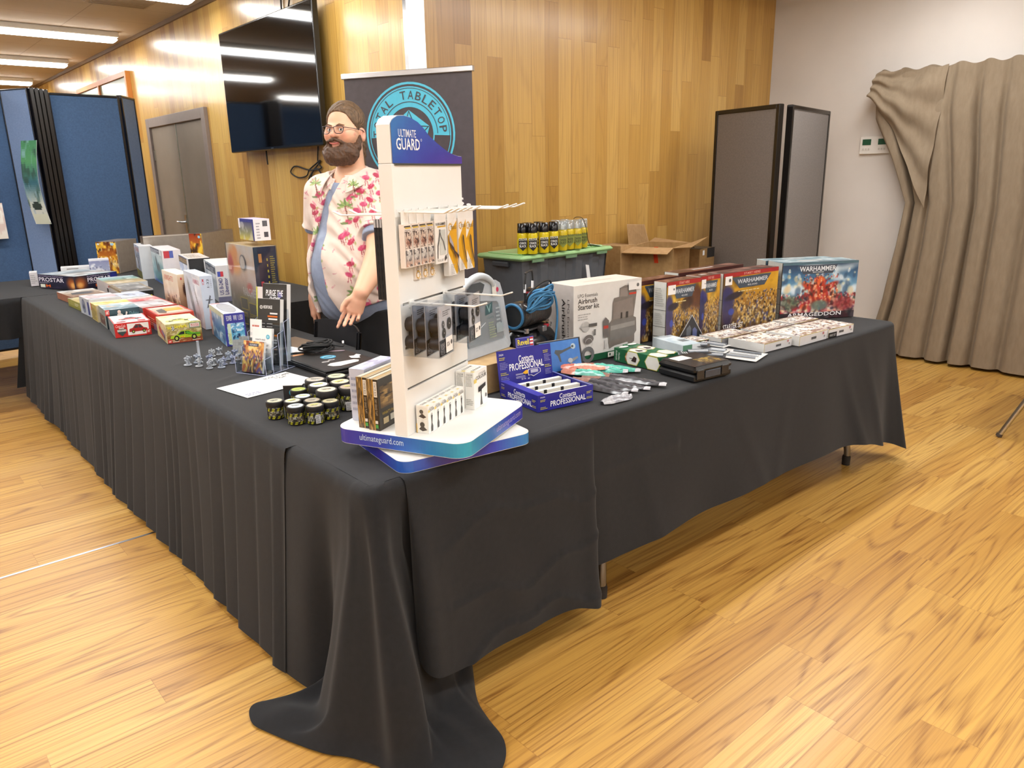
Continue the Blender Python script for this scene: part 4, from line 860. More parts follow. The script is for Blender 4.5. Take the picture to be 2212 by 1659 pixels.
def rail():
    t = thing('game_box', 'large shrink-wrapped dark game box with red blurred art standing upright', 'box', (1.495, 3.645, ZT), radians(-3))
    b = Carton(.115, .40, .425, dict(F='#1c2138', L='#24262e', T='#d4bc98', R='#1c2138', B='#24262e'))
    cv = CV(40, 44, '#d8c4a8', '#d4b8a0', '#c0a494', '#8a7c70', '#3c3e44', '#24262c', seed=70).ell(.3, .82, .24, .18, '#e8a05a', .5).ell(.12, .75, .1, .12, '#c85a4a', .7).fog('#d8d0cc', 4, 5, .5, .8, .6); cv.ell(.6, .78, .12, .08, '#8a8480', .5); cv.ell(.75, .5, .1, .06, '#b8544a', .8).ell(.6, .35, .35, .06, '#8a7a4a', .9, .6)
    b.L.art(cv); b.L.text('RAILCHIEF', .5, .4, .96, .5, '#c9c4bc', .02)
    for x, y in ((.36, .22), (.66, .18), (.66, 0.02), (.3, .04)): b.L.rect(x, y, x+.27, y+.15, '#b09a3a').rect(x+.015, y+.012, x+.255, y+.138, '#4a4844')
    b.L.ell(.6, .8, .1, .1, '#8f8780').ell(.6, .8, .08, .08, '#a39b93')
    f = b.F; f.rect(.0, 0, .18, 1, '#2c3a4a').lines(.55, .1, .62, .9, 12, '#c8b83a', 3).lines(.7, .15, .92, .9, 30, '#a89a3a', 4).rect(.22, .42, .34, .6, '#c8404a').rect(.2, .82, .34, .92, '#c88a4a')
    b.m.build('carton', t)
    s = Carton(.123, .408, .429, dict(), 'clear_plastic'); o = s.m.build('shrink_wrap', t, (-.004, -.004, 0))
rail()
def d_sm(b): b.L.art(CV(30, 20, '#3a3a7a', '#6a6a70', '#8a8a60', '#c8b84a', seed=71).fog('#c8c8c8', 6, 3, .5, .7, .6)); b.L.rect(0, .85, 1, 1, '#3a3c86').rect(.92, 0, 1, 1, '#3a3c86').rect(.0, .55, .1, 1, '#eceaf0'); b.F.lines(.15, .1, .4, .9, 6, '#9a9a9e', 2).rect(.55, .66, .85, .92, '#5a5a60').rect(.6, .16, .86, .4, '#4a4a50')
stand('small blue kit box with white end on the tall wrapped box', .082, .21, .105, 1.53, 3.69, -3, dict(F='#eceaec', L='#3a3c86', T='#c8c0e0', R='#3a3c86'), d_sm, z=ZT+.4505)
# ---------------------------------------------------------------- revolving display stand
TC, TA = (1.186, 1.714), radians(25.1)
def tw(x, y, z=0): return (TC[0]+x*cos(TA)-y*sin(TA), TC[1]+x*sin(TA)+y*cos(TA), T+z)
def rsq(a, r, n=6):
    P = []
    for cx, cy, s in ((a-r, -a+r, -90), (a-r, a-r, 0), (-a+r, a-r, 90), (-a+r, -a+r, 180)):
        for k in range(n+1): g = radians(s+90*k/n); P.append((cx+r*cos(g), cy+r*sin(g)))
    return P
def lerpc(cols, u): cs = np.array([lin(c) for c in cols]); q = np.linspace(0, 1, len(cols)); return np.array([np.interp(u, q, cs[:, i]) for i in range(3)])
def board(name, parent, a, r, z0, z1, cols, rot=0., loc=(0, 0, 0)):
    m = MB(); P = rsq(a, r, 8); Q = []
    for i in range(len(P)):
        p, q = P[i], P[(i+1) % len(P)]; n = max(1, int(math.hypot(q[0]-p[0], q[1]-p[1])/.01))
        Q += [(p[0]+(q[0]-p[0])*k/n, p[1]+(q[1]-p[1])*k/n) for k in range(n)]
    m.prism(P, z0, z1, '#f3f2ef', 'white_laminate'); k = len(Q); v = [(x*1.001, y*1.001, z0+.001) for x, y in Q]+[(x*1.001, y*1.001, z1-.001) for x, y in Q]
    C = []
    for i in range(k):
        x, y = Q[i]
        if x < -a+.03: u = (a-y)/(2*a)
        elif y < -a+.03: u = 1-(x+a)/(2*a)
        else: u = .2
        C.append(lerpc(cols, min(max(u, 0), 1)))
    m.add(v, [(i, (i+1) % k, k+(i+1) % k, k+i) for i in range(k)], np.array(C), 'printed_card')
    return m, m.build(name, parent, loc, rot)
def tower():
    t = thing('display_stand', 'tall white slatwall display stand with blue header on two square boards', 'display stand', tw(0, 0), TA)
    m, o = board('lower_base', t, .2075, .035, 0, .033, ['#2a86c0', '#2f3fb4', '#3a30a4', '#2a62bc'], radians(-32.8), (.028, .018, .001))
    m = MB(); m.lathe([(.12, .034), (.12, .043)], '#77777a', 'metal', 32); m.build('turntable', t)
    m, o = board('upper_base', t, .203, .045, .044, .085, ['#3a2f9a', '#2f3fb0', '#2a70b8', '#2a9cb8'])
    m = MB(); f = m.face((-.2038, .16, .046), (0, -1, 0), (0, 0, 1), .32, .038); f.text('ultimateguard.com', .13, .22, .56, .82, '#cfe4f4', .0); m.build('base_lettering', t); m = MB()
    f = m.face((-.16, -.2038, .046), (1, 0, 0), (0, 0, 1), .32, .038); f.text('ultimateguard.com', .45, .22, .97, .82, '#a9a4dc', .0); m.build('base_lettering', t)
    # panel with grooves
    x0, x1, y0, y1 = -.2, .163, -.031, .006; gr = [.66, .546, .433, .32, .211]; m = MB(); W = '#f0efec'; zs = [.085]
    for g in gr[::-1]: zs += [g-.003, g+.003]
    zs.append(.775); x2 = x1-.006
    m.box(x0+.006, y0+.012, .085, x1, y1, .775, W, 'white_laminate')
    for g in gr: m.box(x0+.013, y0+.006, g-.003, x1-.005, y0+.0125, g+.003, '#6e6d6a', 'satin_plastic')  # groove backs coloured dark grey to paint in the shade of the slots
    for i in range(0, len(zs), 2): m.box(x0+.012, y0+.0, zs[i], x1-.004, y0+.012, zs[i+1], W, 'white_laminate', .001)
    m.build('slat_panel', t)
    prof = [(-.2, .777), (-.2, .865), (-.188, .878), (-.165, .887), (-.137, .889), (-.105, .886), (-.07, .877), (-.045, .865), (-.017, .847), (.02, .831), (.052, .819), (.085, .808), (.113, .802), (.14, .798), (.163, .797), (.163, .777)]
    m = MB(); m.box(x0, y0-.001, .085, x0+.014, y1+.001, .7765, W, 'white_laminate', .002)
    v = [(x, y0, z) for x, z in prof]+[(x, y1, z) for x, z in prof]; n = len(prof)
    m.add(v, [tuple(range(n)), tuple(range(2*n-1, n-1, -1))]+[((j+1) % n, j, n+j, n+(j+1) % n) for j in range(n)], W, 'white_laminate'); m.build('frame', t)
    m = MB(); xs = np.linspace(-.197, .162, 60)
    top = np.interp(xs, [p[0] for p in prof[1:-1]], [p[1] for p in prof[1:-1]])-.001; zz = np.array([np.linspace(.777, q, 14) for q in top]).T
    P = np.stack([np.broadcast_to(xs, zz.shape), np.full_like(zz, y0-.0022), zz], -1)
    U = (xs[:-1]+.2)/.365; C = np.array([[lerpc(['#2a6cb4', '#2a48a8', '#35309c', '#4a2f98'], min(1, max(0, u*.95+.35*(1-j/13)-.12))) for u in U] for j in range(13)]).reshape(-1, 3)
    m.grid(P, C, 'printed_card', False)
    f = m.face((-.2, y0-.0024, .777), (1, 0, 0), (0, 0, 1), .365, .12); f.text('ULTIMATE', .093, .51, .32, .66, '#e8ecf6', .015).text('GUARD', .06, .26, .365, .49, '#f2f4fa', .035).ring(.385, .47, .006, .009, '#e8ecf6', n=12)
    m.box(-.19, y0-.004, .772, .155, y0, .777, '#8a8f8c', 'metal'); m.build('header_sign', t)
    def hook(x, z, L, side=-1, y=None):
        m = MB(); yb = y0 if side < 0 else y1
        for dx in (-.003, .003): m.tube([(x+dx, yb, z), (x+dx, yb+side*L*.85, z-.002), (x+dx, yb+side*L, z+.008)], .0019, '#f4f1f0', 'white_laminate', 6)
        m.box(x-.012, yb+min(side*.002, 0), z-.012, x+.012, yb+max(side*.002, 0), z+.006, '#f0eeea', 'white_laminate'); m.build('hook', t)
    for x in (-.18, -.145, -.108, -.075, -.03, .03, .085, .14): hook(x, .662, .15 if x < 0 else .2)
    hook(-.145, .434, .215); hook(.035, .434, .205)
    for x in (-.17, -.1, .0): hook(x, .655, .165, 1)
    return t
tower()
def on_tower(mb, name, label, cat, x, y, z, group=None, rot=0.): return mb.build(name, None, tw(x, y, z), TA+rot, (label, cat, group))
# hanging tool boxes
def hang_card(m, w, h0, h1, col='#efedea', y=0): m.box(0, y, h0, w, y+.0008, h1, col, 'frosted_plastic' if col == 'f' else 'printed_card')
def tool_strip(i):
    b = Carton(.0345, .014, .106, dict(F='#f1e6de', L='#e8ddd4', T='#f4eee8', R='#e8ddd4')); f = b.F
    f.rect(.05, .93, .9, .965, '#5a5248').rect(.15, .9, .95, .925, '#d8b83a').rect(.1, .86, .85, .875, '#a09890')
    f.art(CV(20, 32, '#e8dcd4', '#cfb8a8', '#9a6a5a', '#d8c8bc', seed=80).fog('#3a2c2c', 5, 8, .5, .68, .95).fog('#f4ece4', 3, 5, .6, .8, .8), .08, .44, .92, .84)
    f.art(CV(20, 28, '#d8d4d0', '#b8b4b0', '#c89a84', seed=81).fog('#5a5658', 3, 5, .5, .68, .95).fog('#f8f0e8', 3, 4, .6, .75, .9), .08, .03, .92, .41)
    hang_card(b.m, .0345, .106, .138, '#ece9e4', .006); return on_tower(b.m, 'tool_box_hanging', 'narrow hanging tool pack, %s of the four on the upper hook row' % ['leftmost', 'second', 'third', 'rightmost'][i], 'tool pack', -.2+.0365*i, -.055, .527, 'narrow hanging tool packs')
for i in range(4): tool_strip(i)
def gear(f, cx, cy, r, c):
    f.ring(cx, cy, r*.78, r, c, n=20)
    for k in range(10): a = 2*pi*k/10; f.k -= 0; f.ell(cx+r*1.1*cos(a), cy+r*1.1*sin(a)*f.w/f.h, r*.16, r*.16, c, n=6)
b = Carton(.062, .016, .112, dict(F='#f3f1ee', L='#e4e0da', T='#f4f2ee')); f = b.F
f.text('WARHAMMER', .06, .88, .94, .95, '#3a3434', .025).rect(.2, .84, .94, .87, '#d8a828').art(CV(8, 12, '#c8ccc8', '#d4d8d4', seed=1), .35, .2, .9, .78)
f.poly([(.12,.12),(.17,.12),(.22,.4),(.36,.62),(.44,.78),(.4,.8),(.3,.62),(.16,.42)], '#3a3a3c').poly([(.78,.28),(.84,.3),(.7,.5),(.5,.62),(.36,.8),(.33,.78),(.44,.6),(.62,.5)], '#6a6c6e').text('TOOL SET', .06, .05, .6, .1, '#4a4646', .01).poly([(.74,.04),(.9,.1),(.86,.16),(.94,.2),(.8,.17),(.72,.1)], '#3a3434')
hang_card(b.m, .062, .112, .14); on_tower(b.m, 'tool_box_hanging', 'white hanging pack with cutting pliers picture and text WARHAMMER', 'tool pack', -.053, -.058, .521)
def yellow_pack(w, h, x, y, z, label, kind):
    b = Carton(w, .016, h, dict(F='#f2f0ee', L='#dedad4', T='#f2f0ec')); f = b.F
    f.poly([(1,.97),(1,.0 if kind else .05),(.86,.0),(.0,.42 if kind != 1 else .3),(.0,.72 if kind == 0 else .6)], '#e0a81c'); gear(f, .28, .86, .2, '#e0b030'); f.text('TOOLS', .2, .83, .8, .885, '#3a3838', .02)
    if kind == 0: f.poly([(0,.75),(.45,.55),(.55,.45),(1,.35),(1,.28),(.6,.4),(.7,.25),(1,.08),(1,.02),(.86,.12),(.4,.45),(.2,.5)], '#4a3a34').poly([(0,.62),(0,.76),(.4,.58),(.45,.5)], '#a8a4b0')
    else: f.poly([(.35,.7),(.5,.66),(.62,.4),(.86,.16),(.8,.12),(.55,.34),(.36,.6)], '#4a3a30')
    f.lines(.05, .03, .5, .22, 7, '#a09c98', kind+2); hang_card(b.m, w, h, h+.03); on_tower(b.m, 'tool_box_hanging', label, 'tool pack', x, y, z)
yellow_pack(.052, .15, .012, -.06, .482, 'yellow and white hanging pack with large side cutters, longest one', 0)
yellow_pack(.046, .142, .066, -.064, .491, 'yellow and white hanging knife pack, next to the last', 1)
yellow_pack(.048, .142, .118, -.06, .488, 'yellow and white hanging file pack at the stand right edge', 2)
for i in range(3):
    b = Carton(.029, .012, .12, dict(F='#efe6dc', L='#e2d8ce', T='#eee')); b.F.text('TOOLS', .3, .12, .72, .42, '#4a4440', .02, rot=90); gear(b.F, .5, .1, .34, '#dcae34'); b.F.rect(.04, 0, .07, 1, '#b8705a'); hang_card(b.m, .029, .12, .15)
    on_tower(b.m, 'tool_box_hanging', 'small hanging TOOLS carton peeping out below, %s of three' % ['left', 'middle', 'right'][i], 'tool pack', -.127+.0365*i, -.0365, .489, 'small hanging tool cartons')
# blister packs of bases
def blister(label, x, y, z, sticker):
    t = thing('blister_pack', label, 'blister pack', tw(x, y, z), TA+radians(6), 'hanging blister packs of plastic bases')
    w, h = .088, .128; m = MB(); P = [(a*.5*w/.044/2, b) for a, b in []]
    m.box(0, 0, 0, w, .0012, h, '#b4b2b6', 'printed_card'); f = m.face((0, -.0002, 0), (1, 0, 0), (0, 0, 1), w, h)
    f.rect(0, 0, 1, .32, '#2e2e32').rect(.03, .33, .97, .98, '#cbc9cd'); f.lines(.3, .78, .85, .9, 3, '#4a484c', 2).ell(.14, .9, .05, .05, '#d8c8c8')
    for cx, cy, r in ((.3, .62, .1), (.33, .45, .13), (.72, .6, .15)): f.ell(cx, cy, r, r*1.15, '#262626').ell(cx, cy, .02, .02, '#c8c8c8')
    f.text('CITADEL', .02, .04, .3, .28, '#8a888c', .0, rot=90)
    if sticker: f.rect(.38, .04, .88, .35, '#f0eeec', mat='paper').text(sticker, .45, .15, .65, .25, '#5a5a5a', .02).ell(.78, .22, .05, .07, '#3a3a3c')
    m.build('backing_card', t)
    m = MB(); m.X = Matrix.Translation((0, .0013, 0))
    for cx, cz, r in ((.025, .03, .018), (.05, .05, .022), (.03, .075, .02), (.062, .085, .018), (.062, .022, .016)):
        m.lathe([(r, .001), (r, .02), (r*.85, .03)], '#26242a', 'satin_plastic', 14, (cx, 0, cz), axis='y')
    m.build('plastic_bases', t)
    m = MB(); m.box(-.002, -.0025, -.002, w+.002, .033, h+.002, '#fff', 'clear_plastic'); m.build('blister_shell', t)
blister('front blister pack of black bases with white $26 sticker, left hook', -.193, -.135, .306, '$26')
blister('blister pack hanging just behind the $26 one on the left hook', -.193, -.098, .306, None)
blister('blister pack nearest the white panel on the left hook', -.193, -.062, .306, None)
blister('front blister pack of bases with white $22 sticker, right hook', -.008, -.125, .306, '$22')
blister('blister pack hanging behind the $22 one on the right hook', -.008, -.085, .306, None)
# things standing on the base board
def handle_box(i):
    b = Carton(.0335, .036, .077, dict(F='#f3f2ee', L='#f1efe9', T='#f6f4ee', R='#e8e6e0')); f = b.F
    f.text('CITADEL', .2, .87, .85, .92, '#6a6a68', .0).text('COLOUR', .1, .78, .93, .87, '#35332f', .03).rect(.0, .76, .25, .84, '#e8d070').poly([(.35,.05),(.62,.05),(.66,.22),(.56,.34),(.6,.5),(.66,.62),(.4,.62),(.44,.5),(.48,.36),(.36,.22)], '#3a3a38').ring(.51, .66, .06, .1, '#3a3a38', n=12)
    b.T.text('COLOUR', .1, .5, .9, .75, '#55534f', .02).rect(0, 0, .3, .2, '#ecd988')
    if i == 0: b.L.rect(.06, .5, .94, .95, '#e9e6dc').poly([(.2,.6),(.5,.72),(.85,.6),(.6,.54)], '#4a4038').ell(.45, .78, .16, .16, '#5a544c').rect(.06, .05, .94, .47, '#e9e6dc').poly([(.2,.15),(.5,.3),(.9,.14),(.5,.08)], '#4a4038').ell(.5, .32, .2, .2, '#4a443c').rect(0, .0, .06, .35, '#e0b030')
    on_tower(b.m, 'painting_handle_box', 'small paint handle carton, %s in the row of six on the stand' % ['nearest left', 'second', 'third', 'fourth', 'fifth', 'rightmost'][i], 'box', -.16+.0342*i, -.073-.0*i, .0855, 'small paint handle cartons')
for i in range(6): handle_box(i)
for k in range(2):
    b = Carton(.088, .0285, .112, dict(F='#f3f2ee', L='#f0eee8', T='#f6f4ee', R='#e8e6e0')); f = b.F
    f.text('CITADEL', .35, .87, .9, .92, '#6a6a68').text('COLOUR', .15, .76, .93, .86, '#2e2c28', .03).rect(.0, .7, .2, .8, '#e8d070').poly([(.45,.04),(.6,.04),(.58,.1),(.53,.35),(.55,.45),(.85,.5),(.85,.6),(.3,.55),(.3,.42),(.48,.42),(.5,.3)], '#35332f').ell(.86, .24, .05, .07, '#6a6a6a')
    b.L.lines(.1, .62, .9, .9, 8, '#9a9890', 2).lines(.1, .12, .9, .3, 4, '#9a9890', 4).text('COLOUR', .2, .9, .9, .96, '#5a5850'); b.T.text('COLOUR', .15, .3, .85, .6, '#55534f', .02).rect(0, 0, .15, .4, '#ecd988')
    on_tower(b.m, 'painting_handle_box', ['large white paint handle carton with a brush picture, front one', 'large white paint handle carton behind the front one'][k], 'box', .073, -.092+.03*k, .0855, 'large paint handle cartons')
def rock(w, h, s): return CV(w, h, '#6a5434', '#8a6a3c', '#6a5030', seed=s).fog('#c8a060', 5, 6, .5, .7, .8).fog('#2a2018', 5, 6, .55, .75, .9)
for k, lb in ((0, 'brown tuft starter carton next to the white panel, rock picture on its side'), (1, 'brown tuft starter carton behind the other, only its spine showing')):
    b = Carton(.17, .035, .143, dict(F='#3a352c', L='#6a5434', T='#a89878', R='#3a352c', B='#3a352c'))
    b.L.art(rock(10, 34, 90+k), 0, 0, .55, 1).rect(.52, 0, .6, 1, '#c8963a').rect(.6, 0, 1, 1, '#2e261e').rect(.64, .66, .94, .96, '#ece6dc').text('STARTER BOX', .7, .68, .88, .94, '#3a3028', .01, rot=-90).text('DRY GRASS TUFT', .7, .3, .88, .62, '#b8ac98', .0, rot=-90).rect(.66, .05, .9, .12, '#4a9a4a').rect(.66, .14, .9, .2, '#d8d4cc')
    f = b.F; f.art(rock(26, 14, 95), .05, .42, .97, .85); f.text("WHAT'S IN THE BOX", .08, .28, .7, .34, '#c8a83a', .01).rect(.1, .1, .25, .22, '#c8b488').rect(.3, .12, .5, .24, '#d0cabc').ell(.7, .17, .05, .05, '#a89468'); b.T.rect(.02, .35, 1, .45, '#c8a050').rect(.02, .6, 1, .95, '#c8c0b0')
    on_tower(b.m, 'scenery_box', lb, 'box', -.185+.008*k, .063+.0385*k, .0855, 'brown tuft cartons')
b = Carton(.16, .05, .15, dict(F='#b8bcd0', L='#c4c8d8', T='#c8cce0', R='#b8bcd0')); b.T.art(CV(20, 8, '#d8dcec', '#a8b0cc', seed=5).fog('#8a8aa8', 6, 3, .5, .7, .7)); b.L.lines(.1, .2, .9, .9, 6, '#9aa0b8')
on_tower(b.m, 'sleeve_box', 'pale blue shrink-wrapped pack behind the brown cartons on the stand', 'box', -.13, .142, .0855)
for k in range(3):
    b = Carton(.012, .006, .2, dict(F='#2a2a2e', L='#1e1e22', T='#333')); b.L.rect(0, .9, 1, 1, '#b8b8bc'); b.F.lines(.1, .1, .9, .9, 8, '#5a5a60', k); on_tower(b.m, 'accessory_pack', 'thin black pack hanging on the far side of the stand, %s' % ['closest to panel', 'middle one', 'outermost one'][k], 'accessory pack', -.195, .011+.0085*k, .445, 'thin black packs on the left hooks')

# ---------------------------------------------------------------- jars
def jar(kind, lidcol, seed):
    r, h = ((.028, .057), (.0355, .076))[kind]; t = thing('paint_jar', '', 'jar'); n = 40; hz = h*.7
    m = MB(); rg = random.Random(seed)
    m.lathe([(r*.88, .0), (r*.93, .002), (r*.93, hz), (r*.85, hz+.002)], '#2a2824', 'gloss_plastic', n)
    def band(z0, z1, fn, sh=0, k=1.004):
        v = []; f = []; C = []
        for j in range(n+1):
            a = 2*pi*j/n
            for z, o in ((z0, 0), (z1, sh)): v.append((r*.93*k*cos(a+o), r*.93*k*sin(a+o), z))
        for j in range(n): f.append((2*j, 2*j+2, 2*j+3, 2*j+1)); C.append(lin(fn(j)))
        m.add(v, f, np.array(C), 'printed_card')
    st = lambda j: '#c8c81e' if j % 4 < 2 else '#1c1a18'
    band(.003, .011, st, .12); band(hz-.012, hz-.003, st, .12)
    tones = [['#4a443c', '#7a7460', '#a8a48c', '#5a5448'], ['#6a665a', '#8a8a7a', '#4a4a40', '#b8b4a4'], ['#5a4a34', '#8a7a54', '#4a5a4a', '#a8a08a']][seed % 3]
    for q in range(4): z0 = .011+(hz-.023)*q/4; band(z0, z0+(hz-.023)/4, lambda j: tones[rg.randint(0, 3)] if (j//3) % 3 else '#2a2824', 0, 1.003)
    f = m.face((r*.96*-.45, -r*.945, .012), (1, 0, 0), (0, 0, 1), r*.9, hz*.45); f.text('AK', .0, .45, .45, .95, '#dfe0d8', .03)
    f = m.face((-r*.3, -r*.955, .004), (1, 0, 0), (0, 0, 1), r*.55, .009)
    if seed % 4 == 1: f.rect(0, 0, 1, 3.2, '#e8e8e6').lines(.1, .2, .9, 3, 8, '#1a1a1a', 2)
    elif kind: f.rect(0, 0, 1, 1, '#a8b820')
    m.build('jar_body', t)
    m = MB(); m.lathe([(r, hz+.001), (r*1.01, hz+.004), (r*1.01, h-.003), (r*.97, h)], '#1d1a19', 'satin_plastic', n); m.lathe([(r*.9, h), (r*.9, h+.0006)], '#2a2a26', 'satin_plastic', n); m.lathe([(r*.82, h+.0006), (r*.82, h+.0009)], lidcol, 'printed_card', n)
    f = m.face((-r*.6, -r*.6, h+.0006), (1, 0, 0), (0, 1, 0), r*1.2, r*1.2); f.rect(.1, .55, .9, .75, '#c8cc40' if seed % 2 else '#8a8a80', 2).text(['RUST', 'MUD', 'SNOW', 'GRASS', 'SAND'][seed % 5], .2, .35, .8, .52, '#3a3a34', .02, k=2).rect(.65, .12, .85, .22, '#f4f4f0', 2); m.build('lid', t)
    return t
J = [(0, .968, 2.160, 'front-left small jar with a pale blue lid label'), (0, 1.015, 2.124, 'front small jar with a white barcode facing forward'), (0, 1.073, 2.132, 'small jar just right of the barcode jar'), (0, .987, 2.221, 'small jar behind the front-left one, striped lid'),
     (0, 1.036, 2.181, 'small jar behind the barcode jar'), (0, 1.035, 2.246, 'small jar with a light blue lid in the middle of the group'), (0, .945, 2.262, 'leftmost small jar, standing a little apart'), (0, 1.062, 2.333, 'small jar with a green lid beside the dark little sign'),
     (1, 1.098, 2.200, 'large jar with a beige lid in the centre front'), (1, 1.108, 2.274, 'large jar with a white lid behind the beige-lidded one'), (1, 1.132, 2.346, 'large jar with a grey lid at the back left'), (1, 1.180, 2.258, 'large jar with a tan lid behind the right large jar'),
     (1, 1.208, 2.335, 'large jar with a green lid at the very back'), (1, 1.169, 2.178, 'large jar at the right front with AK on its dark label'), (1, 1.255, 2.275, 'large jar with a pinkish lid partly behind brown cartons')]
lids = ['#c8d4dc', '#b0a890', '#b8b088', '#c0c0b0', '#a89c84', '#c8dce4', '#b4b49a', '#a8b858', '#d8cfb4', '#e4e8e0', '#b8b4a8', '#d8ccb0', '#d4dcb0', '#a89a88', '#c8b0b0']
for i, (k, x, y, lb) in enumerate(J):
    o = jar(k, lids[i], i); o['label'] = lb+(' among black yellow striped jars' if len(lb.split()) < 9 else ''); o['group'] = 'black and yellow striped paint jars'; o.location = (x, y, ZT); o.rotation_euler = (0, 0, radians(-22+[0, 14, -20, 30, 8, -12, 25, -8][i % 8]))
m = MB(); m.X = Matrix.Translation((1.035, 2.395, ZT)) @ Matrix.Rotation(radians(-38), 4, 'Z')
m.box(0, 0, 0, .065, .022, .062, '#2e2b2c', 'printed_card'); m.box(-.001, -.001, .062, .066, .023, .064, '#d8d8da', 'printed_card'); f = m.face((0, -.0005, 0), (1, 0, 0), (0, 0, 1), .065, .062); f.ring(.5, .6, .1, .2, '#4ab4d0').ring(.5, .6, .03, .07, '#4ab4d0').lines(.2, .1, .8, .3, 2, '#c8c8c8')
m.build('card_box', tag=('small dark box sign with a turquoise ring beside the jars', 'sign'))
m = MB(); m.X = Matrix.Translation((.967, 2.545, T+.0035)) @ Matrix.Rotation(radians(9), 4, 'Z'); m.box(0, 0, 0, .297, .21, .0006, '#f4f3f0', 'paper')
f = m.face((0, 0, .0006), (1, 0, 0), (0, 1, 0), .297, .21, 'paper'); f.lines(.05, .1, .35, .25, 2, '#6a6a90', 3); f.text('BOOK A GAME', .6, .8, .98, .9, '#3a3a3c', .0).text('TODAY', .7, .66, .88, .76, '#3a3a3c', .0); m.build('paper_sheet', tag=('white sheet of paper lying flat left of the jars', 'paper'))

# ---------------------------------------------------------------- leaflet holder and leaflets
LX, LY, LA = 1.08, 2.93, radians(-66)
def lh(mb, name, label, cat, x, y, z, tilt=0., group=None):
    mb2 = mb; M_ = Matrix.Translation((LX, LY, ZT)) @ Matrix.Rotation(LA, 4, 'Z') @ Matrix.Translation((x, y, z)) @ Matrix.Rotation(-tilt, 4, 'X')
    o = mb2.build(name, None, None, 0, (label, cat, group)); o.matrix_world = M_; return o
t = thing('leaflet_holder', 'clear acrylic four-step leaflet holder full of flyers', 'leaflet holder', (LX, LY, ZT), LA)
m = MB(); c = '#e8ecf4'
m.box(0, 0, 0, .155, .17, .003, c, 'clear_plastic')
for i, (y, h) in enumerate(((0, .085), (.042, .125), (.085, .19), (.125, .24))):
    m.box(0, y, .003, .155, y+.002, h*.8, c, 'clear_plastic'); m.box(0, y+.034, .003+.01*i, .155, y+.036, h, c, 'clear_plastic')
    for x in (0, .153): m.box(x, y, .003, x+.002, y+.034, h*.85, c, 'clear_plastic')
m.build('acrylic_tray', t)
m = MB()
for i, (y, h) in enumerate(((0, .085), (.042, .125), (.085, .19), (.125, .24))):
    for x in (0, .155): m.tube([(x, y, .003), (x, y, h*.8), (x, y+.034, h*.85)], .0009, '#b8bedc', 'satin_plastic', 5)
m.tube([(0, 0, .002), (.155, 0, .002), (.155, .17, .002), (0, .17, .002)], .0011, '#b8bedc', 'satin_plastic', 5, closed=True); m.build('edge', t)
def flyers(label, w, h, x, y, z, tilt, base, design, th=.012):
    m = MB(); m.box(0, 0, 0, w, th, h, '#d8d6d2', 'paper'); m.add([(0, -.0004, 0), (w, -.0004, 0), (w, -.0004, h), (0, -.0004, h)], [(0, 1, 2, 3)], base, 'printed_card'); f = m.face((0, -.0006, 0), (1, 0, 0), (0, 0, 1), w, h); design(f); lh(m, 'flyer_stack', label, 'flyers', x, y, z, tilt)
def d1(f): f.art(CV(40, 48, '#e8b060', '#c88840', '#8a6a70', '#a86a3a', '#6a4434', seed=101).fog('#f8d890', 5, 5, .5, .72, .9).fog('#3a3468', 4, 6, .58, .78, .9).fog('#7a1c14', 5, 5, .62, .8, .8).crowd(['#5a4a88', '#e8c058', '#3a2c34', '#b8602a', '#c8a848'], 50, 0, 0, 1, .7, .08)); f.rect(.25, .83, .75, .93, '#4a4c58').text('GAMES', .32, .855, .68, .905, '#d8d8dc', .02)
flyers('colourful battle art flyers in the front step of holder', .105, .125, .018, .012, .006, radians(14), '#c88840', d1)
def d2(f): f.text('PAINTS AND', .18, .7, .68, .74, '#5a5a5e').text('WANT TO PLAY?', .15, .56, .85, .61, '#2a2a2e', .02).text('LEARN HERE', .2, .47, .8, .52, '#2a2a2e', .02).ell(.82, .8, .09, .09, '#4ab0cc').ell(.82, .8, .055, .055, '#9ad0e0'); f.lines(.2, .2, .8, .4, 4, '#a8a8aa', 3)
flyers('white card flyers with a round turquoise mark, second step', .1, .165, .03, .055, .01, radians(10), '#eeeeec', d2)
def d3(f):
    f.ring(.16, .87, .05, .068, '#efefef', n=6).ring(.16, .87, .02, .03, '#efefef', n=6).text('HEXFORGE', .26, .85, .66, .9, '#f2f2f2', .03)
    for y, w, c in ((.77, .34, '#e8e8e8'), (.725, .44, '#d8702a'), (.685, .4, '#e8e8e8'), (.44, .36, '#e07a2a'), (.37, .28, '#f0f0f0'), (.33, .3, '#f0f0f0'), (.23, .32, '#e07a2a')): f.rect(.9-w, y, .9, y+.024, c)
    for i in range(4): f.rect(.1, .62-i*.045, .36, .63-i*.045, '#b8b8b8').rect(.45, .62-i*.045, .7, .63-i*.045, '#b8b8b8')
flyers('dark HEXFORGE flyers standing in the third step of holder', .115, .265, .024, .096, .02, radians(9), '#383633', d3, .02)
def d4(f): f.rect(.1, .05, 1, .95, '#3a3836').ell(.72, .86, .1, .1, '#3a3a88').text('PURGE THE', .14, .84, .86, .92, '#f4f4f6', .035, .2).text('ENEMY', .3, .76, .74, .83, '#f4f4f6', .035, .2)
flyers('dark PURGE THE ENEMY flyers at the back of holder', .125, .31, .02, .134, .03, radians(8), '#35332f', d4, .022)
flyers('small white card leaning before the HEXFORGE flyers', .06, .075, .012, .084, .13, radians(8), '#efeeec', lambda f: f.lines(.2, .2, .8, .8, 3, '#c86a5a', 2), .0015)

